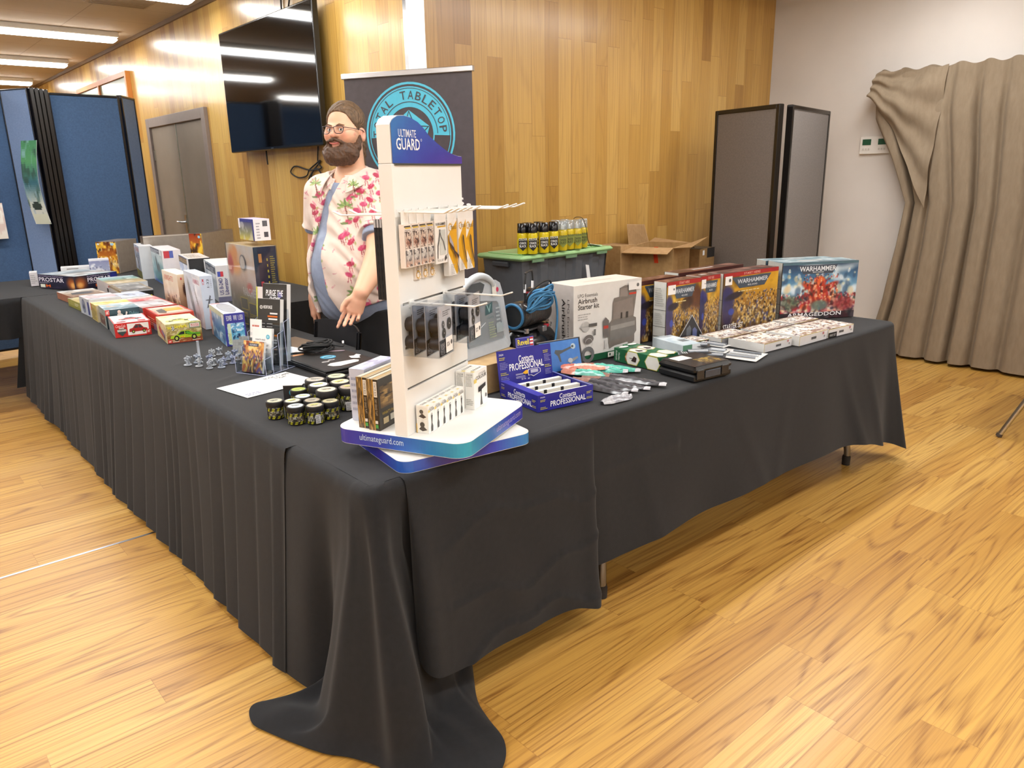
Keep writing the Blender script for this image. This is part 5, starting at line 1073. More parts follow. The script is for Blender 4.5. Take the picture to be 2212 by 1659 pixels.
# ---------------------------------------------------------------- laptop, cable, papers, chair
t = thing('laptop', 'closed black laptop covered in stickers behind the jars', 'laptop', (1.30, 2.60, ZT), radians(1))
m = MB(); m.box(0, 0, 0, .248, .37, .017, '#141312', 'satin_plastic', .005); m.build('base', t)
m = MB(); m.box(0, 0, .018, .248, .37, .028, '#181614', 'satin_plastic', .004); m.build('lid', t)
m = MB(); m.box(-.002, .0, .0165, .002, .37, .0195, '#a8a8a8', 'metal'); m.build('rim', t)
for nm_, pts, c in (('round', None, '#4a9cc0'),): 
    m = MB(); f = m.face((0, 0, .0285), (1, 0, 0), (0, 1, 0), .248, .37, 'printed_card'); f.ell(.5, .55, .13, .13, c).ell(.5, .55, .1, .09, '#7ac0d8').rect(.42, .53, .58, .56, '#2a4a5a'); m.build('sticker', t)
m = MB(); f = m.face((0, 0, .0285), (1, 0, 0), (0, 1, 0), .248, .37, 'printed_card'); f.poly([(.2,.2),(.24,.12),(.34,.08),(.7,.12),(.76,.18),(.72,.24),(.3,.26)], '#e4e2dc'); m.build('sticker', t)
m = MB(); f = m.face((0, 0, .0285), (1, 0, 0), (0, 1, 0), .248, .37, 'printed_card'); f.poly([(.74,.32),(.78,.42),(.86,.4),(.95,.45),(.98,.38),(.9,.33),(.86,.26),(.8,.27)], '#e8e6e4'); m.build('sticker', t)
m = MB(); f = m.face((0, 0, .0285), (1, 0, 0), (0, 1, 0), .248, .37, 'printed_card')
f.poly([(.5, .82), (.62, .78), (.74, .77), (.86, .72), (.95, .7), (.96, .73), (.87, .77), (.75, .81), (.63, .83), (.51, .86)], '#b09aa6')
m.build('sticker', t)
m = MB(); f = m.face((0, 0, .0285), (1, 0, 0), (0, 1, 0), .248, .37, 'printed_card'); f.ell(.3, .36, .07, .035, '#e0dedc').ell(.3, .36, .04, .015, '#2a2a2a'); m.build('sticker', t)
m = MB(); f = m.face((0, 0, .0285), (1, 0, 0), (0, 1, 0), .248, .37, 'printed_card'); f.ell(.44, .4, .06, .03, '#e0dedc').ell(.44, .4, .035, .013, '#2a2a2a'); m.build('sticker', t)
m = MB(); f = m.face((0, 0, .0285), (1, 0, 0), (0, 1, 0), .248, .37, 'printed_card'); f.poly([(.05,.93),(.1,.86),(.3,.86),(.34,.92)], '#d89a6a'); m.build('sticker', t)
m = MB()
for k in range(9):
    r = .045+.008*sin(k*2.1); m.tube([(1.435+.012*sin(k)+r*1.3*cos(a), 2.93+.01*cos(k*1.7)+r*.75*sin(a), ZT+.034+.006*k*.7+.004*sin(a*2+k)) for a in np.linspace(0, 2*pi, 26)[:-1]], .0042, '#121212', 'rubber', 7, closed=True)
m.tube(spl([(1.38, 2.93, ZT+.034), (1.34, 2.97, ZT+.03), (1.29, 3.0, ZT+.012), (1.24, 3.0, ZT+.006)]), .003, '#121212', 'rubber', 7); m.tube(spl([(1.5, 2.92, ZT+.05), (1.53, 2.88, ZT+.045), (1.545, 2.90, ZT+.05)]), .003, '#121212', 'rubber', 7); m.tube([(1.545, 2.9, ZT+.05), (1.55, 2.91, ZT+.06)], .005, '#c8c8ca', 'metal')
m.build('coiled_cable', tag=('coil of black cable lying on the closed laptop', 'cable'))
m = MB(); m.X = Matrix.Translation((1.27, 3.04, ZT)) @ Matrix.Rotation(radians(14), 4, 'Z'); m.box(0, 0, 0, .21, .15, .006, '#efeeec', 'paper'); m.box(.02, .01, .0065, .19, .12, .009, '#dcdcdc', 'paper'); m.build('paper_pile', tag=('small pile of white papers between laptop and wrapped box', 'paper'))
m = MB(); m.X = Matrix.Translation((1.42, 3.12, ZT)) @ Matrix.Rotation(radians(5), 4, 'Z'); m.box(0, 0, 0, .17, .28, .004, '#6a5848', 'satin_plastic'); m.box(.05, .265, .004, .12, .28, .012, '#c8c8c8', 'metal'); m.build('clipboard', tag=('brown clipboard lying behind the coiled cable', 'clipboard'))
m = MB(); m.X = Matrix.Translation((1.425, 3.53, ZT)) @ Matrix.Rotation(radians(-66), 4, 'Z') @ Matrix.Rotation(radians(-6), 4, 'X'); m.box(0, 0, 0, .15, .006, .25, '#e2d8d4', 'printed_card'); f = m.face((0, -.0005, 0), (1, 0, 0), (0, 0, 1), .15, .25); f.rect(0, 0, .06, 1, '#c8c45a').lines(.15, .7, .9, .8, 2, '#a89a98', 2).lines(.2, .45, .6, .5, 1, '#b86a6a', 2); m.build('booklet', tag=('pale upright booklet with a yellow edge behind the leaflets', 'booklet'))

def chair(label, x, y, rz, h=.82):
    t = thing('chair', label, 'chair', (x, y, 0), rz); c = '#1b1b1d'
    m = MB(); P = np.array([[(-.2+.4*u, .2-.4*v, .45+.012*cos(2*pi*v)-.02*sin(pi*u)) for u in np.linspace(0, 1, 12)] for v in np.linspace(0, 1, 12)]); m.grid(P, c, 'satin_plastic'); m.grid((P-np.array([0, 0, .012]))[::-1], c, 'satin_plastic'); m.box(-.2, -.2, .425, .2, .2, .436, c, 'satin_plastic', .004); m.build('seat', t)
    m = MB(); Q = []
    for s_ in (0, .008): Q.append(np.array([[(-.21+.42*u, .21+.045*(1-(2*u-1)**2)+s_+.04*v, .5+(h-.5)*v-.012*(2*u-1)**4) for u in np.linspace(0, 1, 16)] for v in np.linspace(0, 1, 12)]))
    m.grid(Q[0], c, 'satin_plastic'); m.grid(Q[1][::-1], c, 'satin_plastic')
    for s_ in (0, -1): m.grid(np.array([Q[0][:, s_], Q[1][:, s_]]), c, 'satin_plastic')
    m.grid(np.array([Q[0][-1], Q[1][-1]]), c, 'satin_plastic'); m.build('backrest', t)
    for sx in (-1, 1):
        m = MB(); m.tube([(sx*.2, -.2, .43), (sx*.23, -.24, 0)], .012, '#2a2a2c', 'metal'); m.build('leg', t)
        m = MB(); m.tube([(sx*.2, .26, h-.02), (sx*.2, .21, .45), (sx*.23, .27, 0)], .012, '#2a2a2c', 'metal'); m.build('leg', t)
chair('black plastic chair pushed in beside the person, back above the table', 1.40, 3.16, radians(-90), .84)

# ---------------------------------------------------------------- grey miniatures
def mini(seed, s=1., base=True, tank=False):
    rg = random.Random(seed); m = MB(); c = ['#9aa0a8', '#8f98a6', '#7f88a0', '#a4a9ae'][seed % 4]; q = .001*s; M_ = 'resin'
    if base: m.lathe([(13*q, 0), (12.5*q, 2.4*q)], c, M_, 14)
    if tank:
        m.box(-14*q, -9*q, 3*q, 14*q, 9*q, 12*q, c, M_, .002); m.box(-7*q, -6*q, 12*q, 7*q, 6*q, 18*q, c, M_, .002); m.tube([(5*q, 0, 15*q), (24*q, 0, 17*q)], 1.6*q, c, M_)
    else:
        lean = rg.uniform(-.3, .3)
        for sx in (-1, 1): m.tube([(sx*6*q, rg.uniform(-5, 5)*q, 2*q), (sx*4.5*q, -2*q, 8*q), (sx*2.5*q, 0, 14*q)], [3.2*q, 3.4*q, 4*q], c, M_, 7)
        m.blob((0, 0, 19*q), (6.5*q, 5.5*q, 7*q), c, M_); m.blob((0, -1*q, 28*q), (3.4*q, 3.6*q, 4*q), c, M_); m.blob((0, 5*q, 21*q), (5*q, 3.5*q, 5.5*q), c, M_, 6, 4)
        for sx in (-1, 1): m.blob((sx*8*q, 0, 23.5*q), (4.6*q, 4.6*q, 4.2*q), c, M_); e = (sx*9*q, -7*q, (16+rg.uniform(-3, 6))*q); m.tube([(sx*8*q, 0, 22*q), (sx*11*q, -2*q, 17*q), e], [3*q, 2.6*q, 2.2*q], c, M_, 6)
        m.tube([(9*q, -6*q, 16*q), (rg.uniform(-4, 14)*q, -16*q, rg.uniform(14, 30)*q)], 2*q, c, M_, 6)
        if seed % 3 == 0: m.tube([(-9*q, -7*q, 16*q), (-12*q, -10*q, 34*q)], 1.3*q, c, M_, 5)
    return m
rg = random.Random(7)
MN = [(1.012, 3.155, 'large grey figure nearest the table edge'), (.985, 3.21, 'grey figure at the left tip of the group'), (1.03, 3.225, 'tall grey figure holding a raised pole'), (1.075, 3.20, 'grey figure behind the nearest one'), (1.06, 3.13, 'grey figure second from the front corner'),
      (1.03, 3.085, 'grey figure lowest in the left cluster'), (1.072, 3.065, 'grey figure at the front right of the left cluster'), (1.10, 3.11, 'grey figure between the two clusters'), (1.12, 3.30, 'small grey figure standing alone at the back left'), (1.155, 3.31, 'small grey figure standing alone at the back right'),
      (1.15, 3.19, 'bluish grey figure at the left of right cluster'), (1.135, 3.105, 'bluish grey figure at the front of right cluster'), (1.175, 3.15, 'bluish grey figure in the middle of right cluster'), (1.165, 3.07, 'bluish grey figure nearest the leaflet holder'), (1.20, 3.10, 'bluish grey figure beside the acrylic holder'), (1.19, 3.22, 'grey figure under the upright ruin pieces')]
for i, (x, y, lb) in enumerate(MN): mini(i+3, rg.uniform(1.05, 1.4) if i < 8 else rg.uniform(.95, 1.15)).build('miniature_figure', None, (x, y, ZT+.001), rg.uniform(0, 6.28), (lb+' of miniatures', 'miniature', 'grey unpainted miniatures'))
m = MB(); m.lathe([(.011, 0), (.009, .004), (.0055, .006), (.0055, .075), (.006, .08)], '#9aa0a8', 'resin', 12); m.build('miniature_column', tag=('grey upright little column behind the left miniatures', 'miniature'), loc=(1.06, 3.285, ZT+.001))
for i, (x, y, a, tl, lb) in enumerate([(1.205, 3.285, -40, 18, 'leftmost grey ruin wall piece, tilted'), (1.255, 3.33, -30, 12, 'tallest grey ruin wall piece with window slots'), (1.235, 3.22, -55, 8, 'grey ruin wall piece in the front middle'), (1.285, 3.27, -40, 10, 'grey ruin wall piece behind the front middle one'), (1.33, 3.30, -35, 14, 'rightmost grey ruin wall piece beside blue ship box')]):
    m = MB(); w, h = .05, .062
    m.X = Matrix.Rotation(radians(-tl), 4, 'X'); g = '#8d9190'
    for k in range(4):
        for j in range(5):
            if (k*3+j*5+i) % 7 == 0: continue
            m.box(w*k/4, 0, h*j/5, w*(k+1)/4-.001, .004+.0012*((k+j) % 2), h*(j+1)/5-.001, g, 'resin')
    m.box(0, .001, 0, w, .003, h, '#7d8180', 'resin'); m.build('ruin_wall_piece', None, (x, y, ZT+.001), radians(a), (lb+' beside the miniatures', 'scenery piece', 'grey ruin wall pieces'))
# ---------------------------------------------------------------- right run of the table
def battle_art(seed, w, h, warm, kind):
    c = battle(w, h, seed, warm)
    if warm:
        c.crowd(['#c89a48', '#a8803c', '#6a5034', '#8a6a3c', '#5a5a8a', '#d8b060', '#3a2c28'], 420, .12, 0, 1, .62, .035, .85)
        c.ell(.08, .55, .12, .25, '#33336a', .4, .9).ell(.2, .6, .16, .06, '#2a2430', .4, .9, 10).ell(.1, .3, .1, .22, '#3a3058', .5, .9)
        if kind == 1: c.ell(.85, .7, .3, .18, '#5a3424', .5, .9, -30).ell(.6, .62, .2, .1, '#3a2820', .5, .8, 20)
        if kind == 2: c.ell(.15, .65, .2, .12, '#3a3a78', .5, .9).ell(.1, .45, .14, .2, '#2e2e58', .5, .9)
        c.ell(.16, .33, .05, .06, '#3a4aa8', .3, .9)
    else:
        c.crowd(['#c0303a', '#8a1c24', '#d8c8c8', '#4a2a50', '#3a5a48', '#b8464e', '#e8e0d8', '#2a2a34'], 420, 0, .02, 1, .45, .045, .85)
        c.crowd(['#e8eef2', '#4a86ac', '#d8c090', '#2a4a6a'], 60, 0, .45, 1, .9, .05, .6)
        c.ell(.5, .5, .09, .24, '#b8321c', .4, 1).ell(.5, .68, .07, .07, '#d8602a', .4).ell(.4, .55, .14, .06, '#c04020', .4, 1, -25).ell(.62, .55, .14, .06, '#a82c1c', .4, 1, 25).ell(.44, .34, .05, .16, '#a02a1c', .4, 1, 15).ell(.58, .34, .05, .16, '#982418', .4, 1, -12)
        c.crowd(['#c0303a', '#e07040', '#3a1a20', '#8a1c24', '#d8a088', '#5a2a24'], 160, .28, .2, .74, .78, .03, .75)
        c.ell(.52, .24, .12, .09, '#5a8078', .5, .8).ell(.85, .25, .14, .12, '#8a2028', .5, .7).ell(.12, .3, .12, .12, '#4a5a44', .5, .7).rect(0, 0, 1, .12, '#14141c', .75)
    return c
def war_box(name, label, x, y, az, w, d, h, seed, warm=True, kind=0, sticker=True, title=None, group=None):
    top = '#4a2420' if warm else '#5a7a84'
    b = Carton(w, d, h, dict(F='#3a2a24', L='#c8c8c2', T=top, R='#2a2a30', B='#2a2a2a')); f = b.F
    f.art(battle_art(seed, int(w*260), int(h*260), warm, kind))
    if warm:
        f.rect(0, .93, 1, 1, '#a82c2c' if seed < 210 else '#4a2420')
        if seed < 210: f.text('START HERE', .35, .945, .65, .985, '#e8b8a8', .01)
        f.poly([(.0, .93), (1, .93), (1, .9), (.82, .9), (.72, .72), (.28, .72), (.16, .9), (0, .9)][:0] or [(.14, .915), (.86, .915), (.74, .72), (.28, .72)], '#4a5460')
        f.text('WARHAMMER', .24, .8, .8, .875, '#d4dae0', .04).text('40,000', .42, .74, .6, .775, '#c8ccd0', .02)
        if kind != 2: f.lines(.26, .66, .76, .69, 1, '#e8d8a0', seed)
    else:
        f.rect(0, .96, 1, 1, '#4a6a78').poly([(.2, .95), (.72, .95), (.66, .8), (.27, .8)], '#3c4654').text('WARHAMMER', .22, .845, .7, .93, '#dfe6ec', .04).text('40,000', .39, .81, .54, .84, '#c8d0d6', .02)
    if title: f.text(title[0], *title[1], '#eeeeee', .04)
    if sticker: f.rect(.02, .8, .14 if w > .3 else .24, .95, '#eeecea', mat='paper').ell(.1 if w > .3 else .19, .88, .02, .02, '#5a5a5a')
    g = b.L; g.rect(0, 0, .04, 1, '#2a2018').rect(.96, 0, 1, 1, '#2a2018')
    for z in (.12, .28, .55): g.rect(.02, z, .98, z+.006, '#3a3a38')
    g.lines(.15, .62, .85, .92, 9, '#a8a8a2', seed).lines(.15, .32, .85, .52, 6, '#aeaea8', seed+1)
    tp = b.T; tp.art(CV(30, 10, '#5a3a32' if warm else '#8aa4ac', '#42281f' if warm else '#4a6a78', seed=seed).fog('#b08070' if warm else '#dfe8ea', 8, 3, .5, .7, .6)); tp.rect(0, 0, 1, .06, '#7a2a28' if warm else '#3a4a58').rect(.3, .4, .62, .6, '#c8c4c0' if seed % 2 else '#7a5a50')
    b.put(name, label, 'box', x, y, az)
war_box('game_box', 'small start-here game box, leftmost in the front row, white end showing', 2.66, 2.03, -2, .235, .075, .277, 200, kind=1)
war_box('game_box', 'small start-here game box, second in the front row', 2.912, 2.032, -3, .142, .09, .277, 203, kind=2)
war_box('game_box', 'wide start-here game box reading starter set, third in the front row', 3.06, 2.01, -5, .42, .1, .277, 204, title=('STARTER SET', (.02, .03, .38, .12)))
war_box('game_box', 'large blue and red game box reading ARMAGEDDON at the right end', 3.505, 1.965, -30, .42, .15, .29, 207, warm=False, sticker=False, title=('ARMAGEDDON', (.1, .05, .82, .12)))
war_box('game_box', 'second blue game box directly behind the ARMAGEDDON one', 3.59, 2.11, -30, .40, .1, .285, 211, warm=False, sticker=False)
war_box('game_box', 'brown topped game box behind the leftmost small one', 2.60, 2.14, -2, .28, .075, .277, 212, sticker=False)
war_box('game_box', 'wide brown topped game box behind the starter set box', 2.93, 2.17, -3, .5, .09, .28, 213, sticker=False)
# airbrush kit
b = Carton(.376, .155, .316, dict(F='#dddbd8', L='#bdb7b2', T='#dcd6d0', R='#ccc', B='#ccc')); f = b.F
f.rect(0, 0, 1, .085, '#1f5a3c').text('LPG Essentials', .06, .845, .34, .89, '#4a4a4a', .0).text('Airbrush', .06, .765, .33, .83, '#2a2a2a', .02).text('Starter kit', .06, .69, .36, .755, '#2a2a2a', .02).lines(.06, .56, .24, .65, 3, '#b0aeac', 2)
g1, g2 = '#867c76', '#6e6a68'
f.poly([(.56,.72),(.58,.78),(.66,.79),(.66,.9),(.74,.93),(.9,.92),(.92,.82),(.9,.66),(.88,.5),(.92,.48),(.93,.3),(.9,.26),(.9,.16),(.82,.12),(.8,.17),(.6,.15),(.52,.12),(.5,.2),(.5,.45),(.55,.5)], '#7a726c')
f.poly([(.57,.5),(.57,.72),(.86,.76),(.88,.52)], g1).poly([(.66,.79),(.67,.89),(.78,.9),(.78,.78)], '#8f857f').poly([(.52,.22),(.52,.46),(.6,.49),(.88,.49),(.91,.44),(.91,.28),(.86,.24)], '#76726f').poly([(.53,.36),(.53,.42),(.9,.44),(.9,.38)], '#94908c').rect(.8, .8, .91, .825, '#c8402e').rect(.68, .5, .7, .58, '#3a3634').rect(.76, .5, .79, .58, '#3a3634').rect(.8, .7, .9, .88, '#9a908a', 3)
f.poly([(.42,.28),(.41,.5),(.45,.55),(.5,.5),(.5,.28)], '#6a6462').rect(.42, .4, .49, .44, '#b83a30').rect(.44, .14, .47, .26, '#c8c6c4')
f.ell(.16, .47, .06, .055, '#b8b6b4').rect(.08, .46, .26, .48, '#a8a6a4').rect(.2, .46, .32, .5, '#5a5856').ell(.2, .3, .07, .05, '#6a6462').ring(.2, .25, .05, .055, '#b8b8b8').ring(.19, .1, .05, .09, '#6e7072').rect(.27, .34, .3, .42, '#6a6a6a')
f.rect(.78, .86, .97, .97, '#e8e6e4', mat='paper').ell(.92, .92, .02, .02, '#6a6a6a').rect(.48, .015, .6, .08, '#eeece8', mat='paper').ell(.51, .05, .012, .015, '#2a5a3c')
b.L.text('LPG Essentials', .76, .2, .84, .82, '#5a5452', .0, rot=-90).text('Airbrush', .54, .3, .68, .82, '#2a2624', .02, rot=-90).rect(0, 0, 1, .085, '#1f5a3c'); b.T.rect(.3, .4, .7, .48, '#c8beb4').rect(0, .49, 1, .5, '#b8aea4')
b.put('airbrush_kit_box', 'white carton reading Airbrush Starter kit with a grey compressor picture', 'box', 2.118, 2.068, -5)
# paint carry case on a brown carton
b = Carton(.36, .27, .103, dict(F='#a88a5e', L='#a08256', T='#b4966a', R='#a08256'), 'cardboard'); b.put('cardboard_box', 'plain brown carton under the grey carry case', 'box', 1.50, 1.985, 2)
def carry_case():
    M0 = Matrix.Translation((1.572, 2.075, ZT+.105)) @ Matrix.Rotation(radians(15), 4, 'Z') @ Matrix.Rotation(radians(-5), 4, 'X')
    t = thing('carry_case', 'pale grey plastic carry case with clear front standing behind blue display', 'case'); t.matrix_world = M0
    g = '#b6bec6'; w, h, d = .30, .285, .085
    out = [(0, .012), (.012, 0), (w-.012, 0), (w, .012), (w-.022, h-.075), (w-.035, h-.035), (w-.06, h-.022), (w-.13, h-.008), (.12, h), (.06, h-.01), (.02, h-.03), (.0, h-.06)]
    hole = [(.05, h-.055), (.06, h-.035), (.09, h-.02), (.14, h-.018), (.165, h-.03), (.15, h-.055), (.13, h-.066), (.10, h-.058), (.07, h-.058)]
    m = MB(); n = len(out)
    # frame ring: outer outline to window outline, front and back, with depth
    win = [(.035, .05), (.04, .04), (w-.04, .04), (w-.03, .05), (w-.05, h-.11), (w-.06, h-.1), (w-.1, h-.095), (w-.13, h-.09), (.12, h-.085), (.07, h-.085), (.04, h-.088), (.035, h-.1)]
    for yy, rev in ((0, False), (d, True)):
        v = [(x, yy, z) for x, z in out]+[(x, yy+(.006 if not rev else -.006), z) for x, z in win]
        F_ = [(i, (i+1) % n, n+(i+1) % n, n+i) for i in range(n)]; m.add(v, [q[::-1] for q in F_] if rev else F_, g, 'satin_plastic')
    v = [(x, 0, z) for x, z in out]+[(x, d, z) for x, z in out]; m.add(v, [((i+1) % n, i, n+i, n+(i+1) % n) for i in range(n)], g, 'satin_plastic')
    v = [(x, .006, z) for x, z in win]+[(x, .04, z) for x, z in win]; m.add(v, [(i, (i+1) % n, n+(i+1) % n, n+i) for i in range(n)], '#9aa4ac', 'satin_plastic'); m.add([(x, .04, z) for x, z in win], [tuple(range(n))], '#8f9aa2', 'satin_plastic')
    m.build('shell', t)
    m = MB(); P = [(x, -.006, z) for x, z in ((.0, h-.055), (.03, h-.028), (.07, h-.008), (.12, h+.004), (.165, h-.002), (.2, h-.02), (.215, h-.04))]
    m.tube(spl(P, 5), [.007+.006*sin(pi*i/30) for i in range(31)], '#bcc4cb', 'satin_plastic', 10); m.build('handle', t)
    m = MB(); f = m.face((0, -.0015, 0), (1, 0, 0), (0, 0, 1), w, h, 'satin_plastic'); f.poly([(a/w, b/h) for a, b in hole], '#4a5054'); m.build('handle_recess', t)
    m = MB(); m.add([(x, -.001, z) for x, z in win], [tuple(range(n))], '#dfe6ea', 'frosted_plastic'); m.build('clear_cover', t)
    m = MB(); f = m.face((0, -.0025, 0), (1, 0, 0), (0, 0, 1), w, h); f.poly([(.5,.5),(.52,.62),(.67,.66),(.65,.52)], '#3e5c60').text('V', .54, .53, .63, .63, '#8ab0b0', .02).text('vallejo', .52, .44, .68, .49, '#6a8084', .01).lines(.55, .2, .7, .42, 7, '#9aa88a', 3).lines(.72, .3, .84, .6, 6, '#a8b4ba', 5).rect(.7, .24, .84, .36, '#9aa8ae').rect(.68, .72, .77, .88, '#dcdcd4').ell(.79, .8, .028, .03, '#b83a5a').poly([(.2,.3),(.48,.42),(.48,.41),(.2,.28)], '#cfd8dc'); m.build('cover_print', t)
carry_case()
# glue display tray
def glue():
    A = radians(-8); t = thing('glue_display', 'blue open glue display tray reading Contacta PROFESSIONAL, nearly empty', 'display tray', (1.583, 1.705, ZT), A); B_ = '#26268e'; w, d, h = .228, .225, .056
    def side(f, sc=1.):
        f.text('Contacta', .38, .58, .68, .88, '#eeeef4', .03).text('PROFESSIONAL', .22, .2, .86, .54, '#f4f4f8', .04).text('39604', .04, .82, .12, .9, '#dcdcf0', .01)
        f.lines(.04, .6, .17, .75, 2, '#c8c040', 3).lines(.04, .14, .17, .32, 2, '#c8c040', 4).lines(.87, .55, .98, .72, 2, '#c8c040', 5).lines(.87, .22, .98, .38, 2, '#c8c040', 6)
    m = MB(); m.box(0, 0, 0, w, .003, h, B_, 'printed_card'); side(m.face((0, -.0003, 0), (1, 0, 0), (0, 0, 1), w, h)); m.build('front_wall', t)
    m = MB(); m.box(0, .003, 0, .003, d, h, B_, 'printed_card'); side(m.face((-.0003, d, 0), (0, -1, 0), (0, 0, 1), d, h)); m.box(.003, .003, h-.003, .03, d, h, '#2a2a96', 'printed_card'); m.build('left_wall', t)
    m = MB(); m.box(w-.003, .003, 0, w, d, h, B_, 'printed_card'); m.box(w-.006, .003, h-.002, w-.003, d, h, '#7a80b8', 'printed_card'); m.build('right_wall', t)
    m = MB(); m.box(.003, .003, 0, w-.003, d, .004, '#4a4a52', 'printed_card'); m.build('tray_floor', t)
    for k in range(4):
        y = .012+k*.052; m = MB(); m.box(.03, y, .004, w-.006, y+.019, h-.008, '#d8d6cc', 'paper'); m.box(.03, y+.019, .004, w-.006, y+.05, h-.035, '#1c1c44', 'paper')
        for x in (.07, .14): m.box(x, y-.001, h-.02, x+.012, y+.004, h-.0075, '#16161c', 'paper')
        m.build('divider', t)
    m = MB(); m.X = Matrix.Translation((0, d, .01)) @ Matrix.Rotation(radians(-8), 4, 'X'); H = .148
    m.box(0, 0, 0, w, .003, H, B_, 'printed_card'); f = m.face((0, -.0003, 0), (1, 0, 0), (0, 0, 1), w, H)
    f.text('Contacta', .38, .66, .66, .83, '#eeeef4', .03).text('PROFESSIONAL', .2, .49, .84, .66, '#f4f4f8', .04).text('39604', .03, .88, .11, .93, '#dcdcf0', .01)
    f.lines(.03, .78, .18, .86, 2, '#c8c040', 3).lines(.03, .56, .18, .74, 5, '#8a8ac8', 4).lines(.03, .42, .18, .5, 2, '#c8c040', 4).lines(.03, .26, .18, .4, 4, '#8a8ac8', 4).lines(.84, .8, .98, .88, 2, '#c8c040', 3).lines(.85, .6, .98, .78, 5, '#8a8ac8', 8).lines(.85, .45, .98, .53, 2, '#c8c040', 4).lines(.85, .28, .98, .42, 4, '#8a8ac8', 9)
    f.poly([(.52,.42),(.53,.47),(.72,.48),(.76,.44),(.76,.36),(.62,.28),(.57,.32),(.52,.32)], '#e8e8f4').poly([(.53,.415),(.54,.46),(.715,.47),(.75,.435),(.75,.365),(.62,.295),(.58,.33),(.53,.33)], '#26268e').rect(.57, .37, .71, .45, '#b8b8d0').poly([(.42,.41),(.48,.46),(.52,.46),(.52,.37),(.46,.37)], '#e8b01e').rect(.29, .395, .43, .402, '#e8e8f4').rect(.29, .375, .43, .381, '#e8e8f4').rect(.29, .33, .46, .337, '#e8e8f4').rect(.29, .3, .46, .307, '#e8e8f4').text('25 g', .38, .24, .54, .28, '#dcdcf0', .01)
    m.build('back_panel', t)
    m = MB(); m.X = Matrix.Translation((0, d, .01)) @ Matrix.Rotation(radians(-8), 4, 'X'); m.box(.082, .0, H, .158, .003, H+.036, '#26268e', 'printed_card'); f = m.face((.084, -.0003, H+.002), (1, 0, 0), (0, 0, 1), .072, .032); f.rect(.0, 0, 1, 1, '#b8bce0').rect(.015, .03, .985, .97, '#26268e').text('Revell', .07, .2, .74, .85, '#f0e020', .04)
    for k in range(5): f.rect(.78, .06+k*.18, .97, .06+(k+1)*.18, '#c03038' if k % 2 == 0 else '#f0f0f4')
    m.build('logo_tab', t)
glue()
def airset():
    t = thing('airbrush_case', 'open black case lid with bright blue lining and airbrush picture', 'case'); t.matrix_world = Matrix.Translation((1.905, 2.03, ZT)) @ Matrix.Rotation(radians(-9), 4, 'Z') @ Matrix.Rotation(radians(-14), 4, 'X')
    m = MB(); m.box(0, 0, 0, .205, .028, .128, '#2a2a2e', 'satin_plastic', .003); m.build('lid', t)
    m = MB(); m.box(0, -.001, .126, .205, .0, .128, '#a8a8a8', 'satin_plastic'); f = m.face((.008, -.0006, .006), (1, 0, 0), (0, 0, 1), .187, .116); f.art(CV(24, 14, '#3f78c0', '#3a70b8', seed=3).fog('#5a94d4', 5, 3, .5, .8, .5))
    f.poly([(.35,.62),(.38,.72),(.55,.68),(.82,.78),(.84,.72),(.56,.6),(.48,.56),(.5,.3),(.46,.3),(.42,.52)], '#4a5054').ell(.84, .76, .06, .06, '#a8bcc8').ell(.82, .76, .03, .025, '#3a4044').poly([(.62,.28),(.74,.34),(.92,.4),(.93,.34),(.78,.24),(.74,.16),(.7,.24)], '#7a8288').ell(.72, .3, .06, .05, '#a8b0b4'); m.build('lining_card', t)
airset()
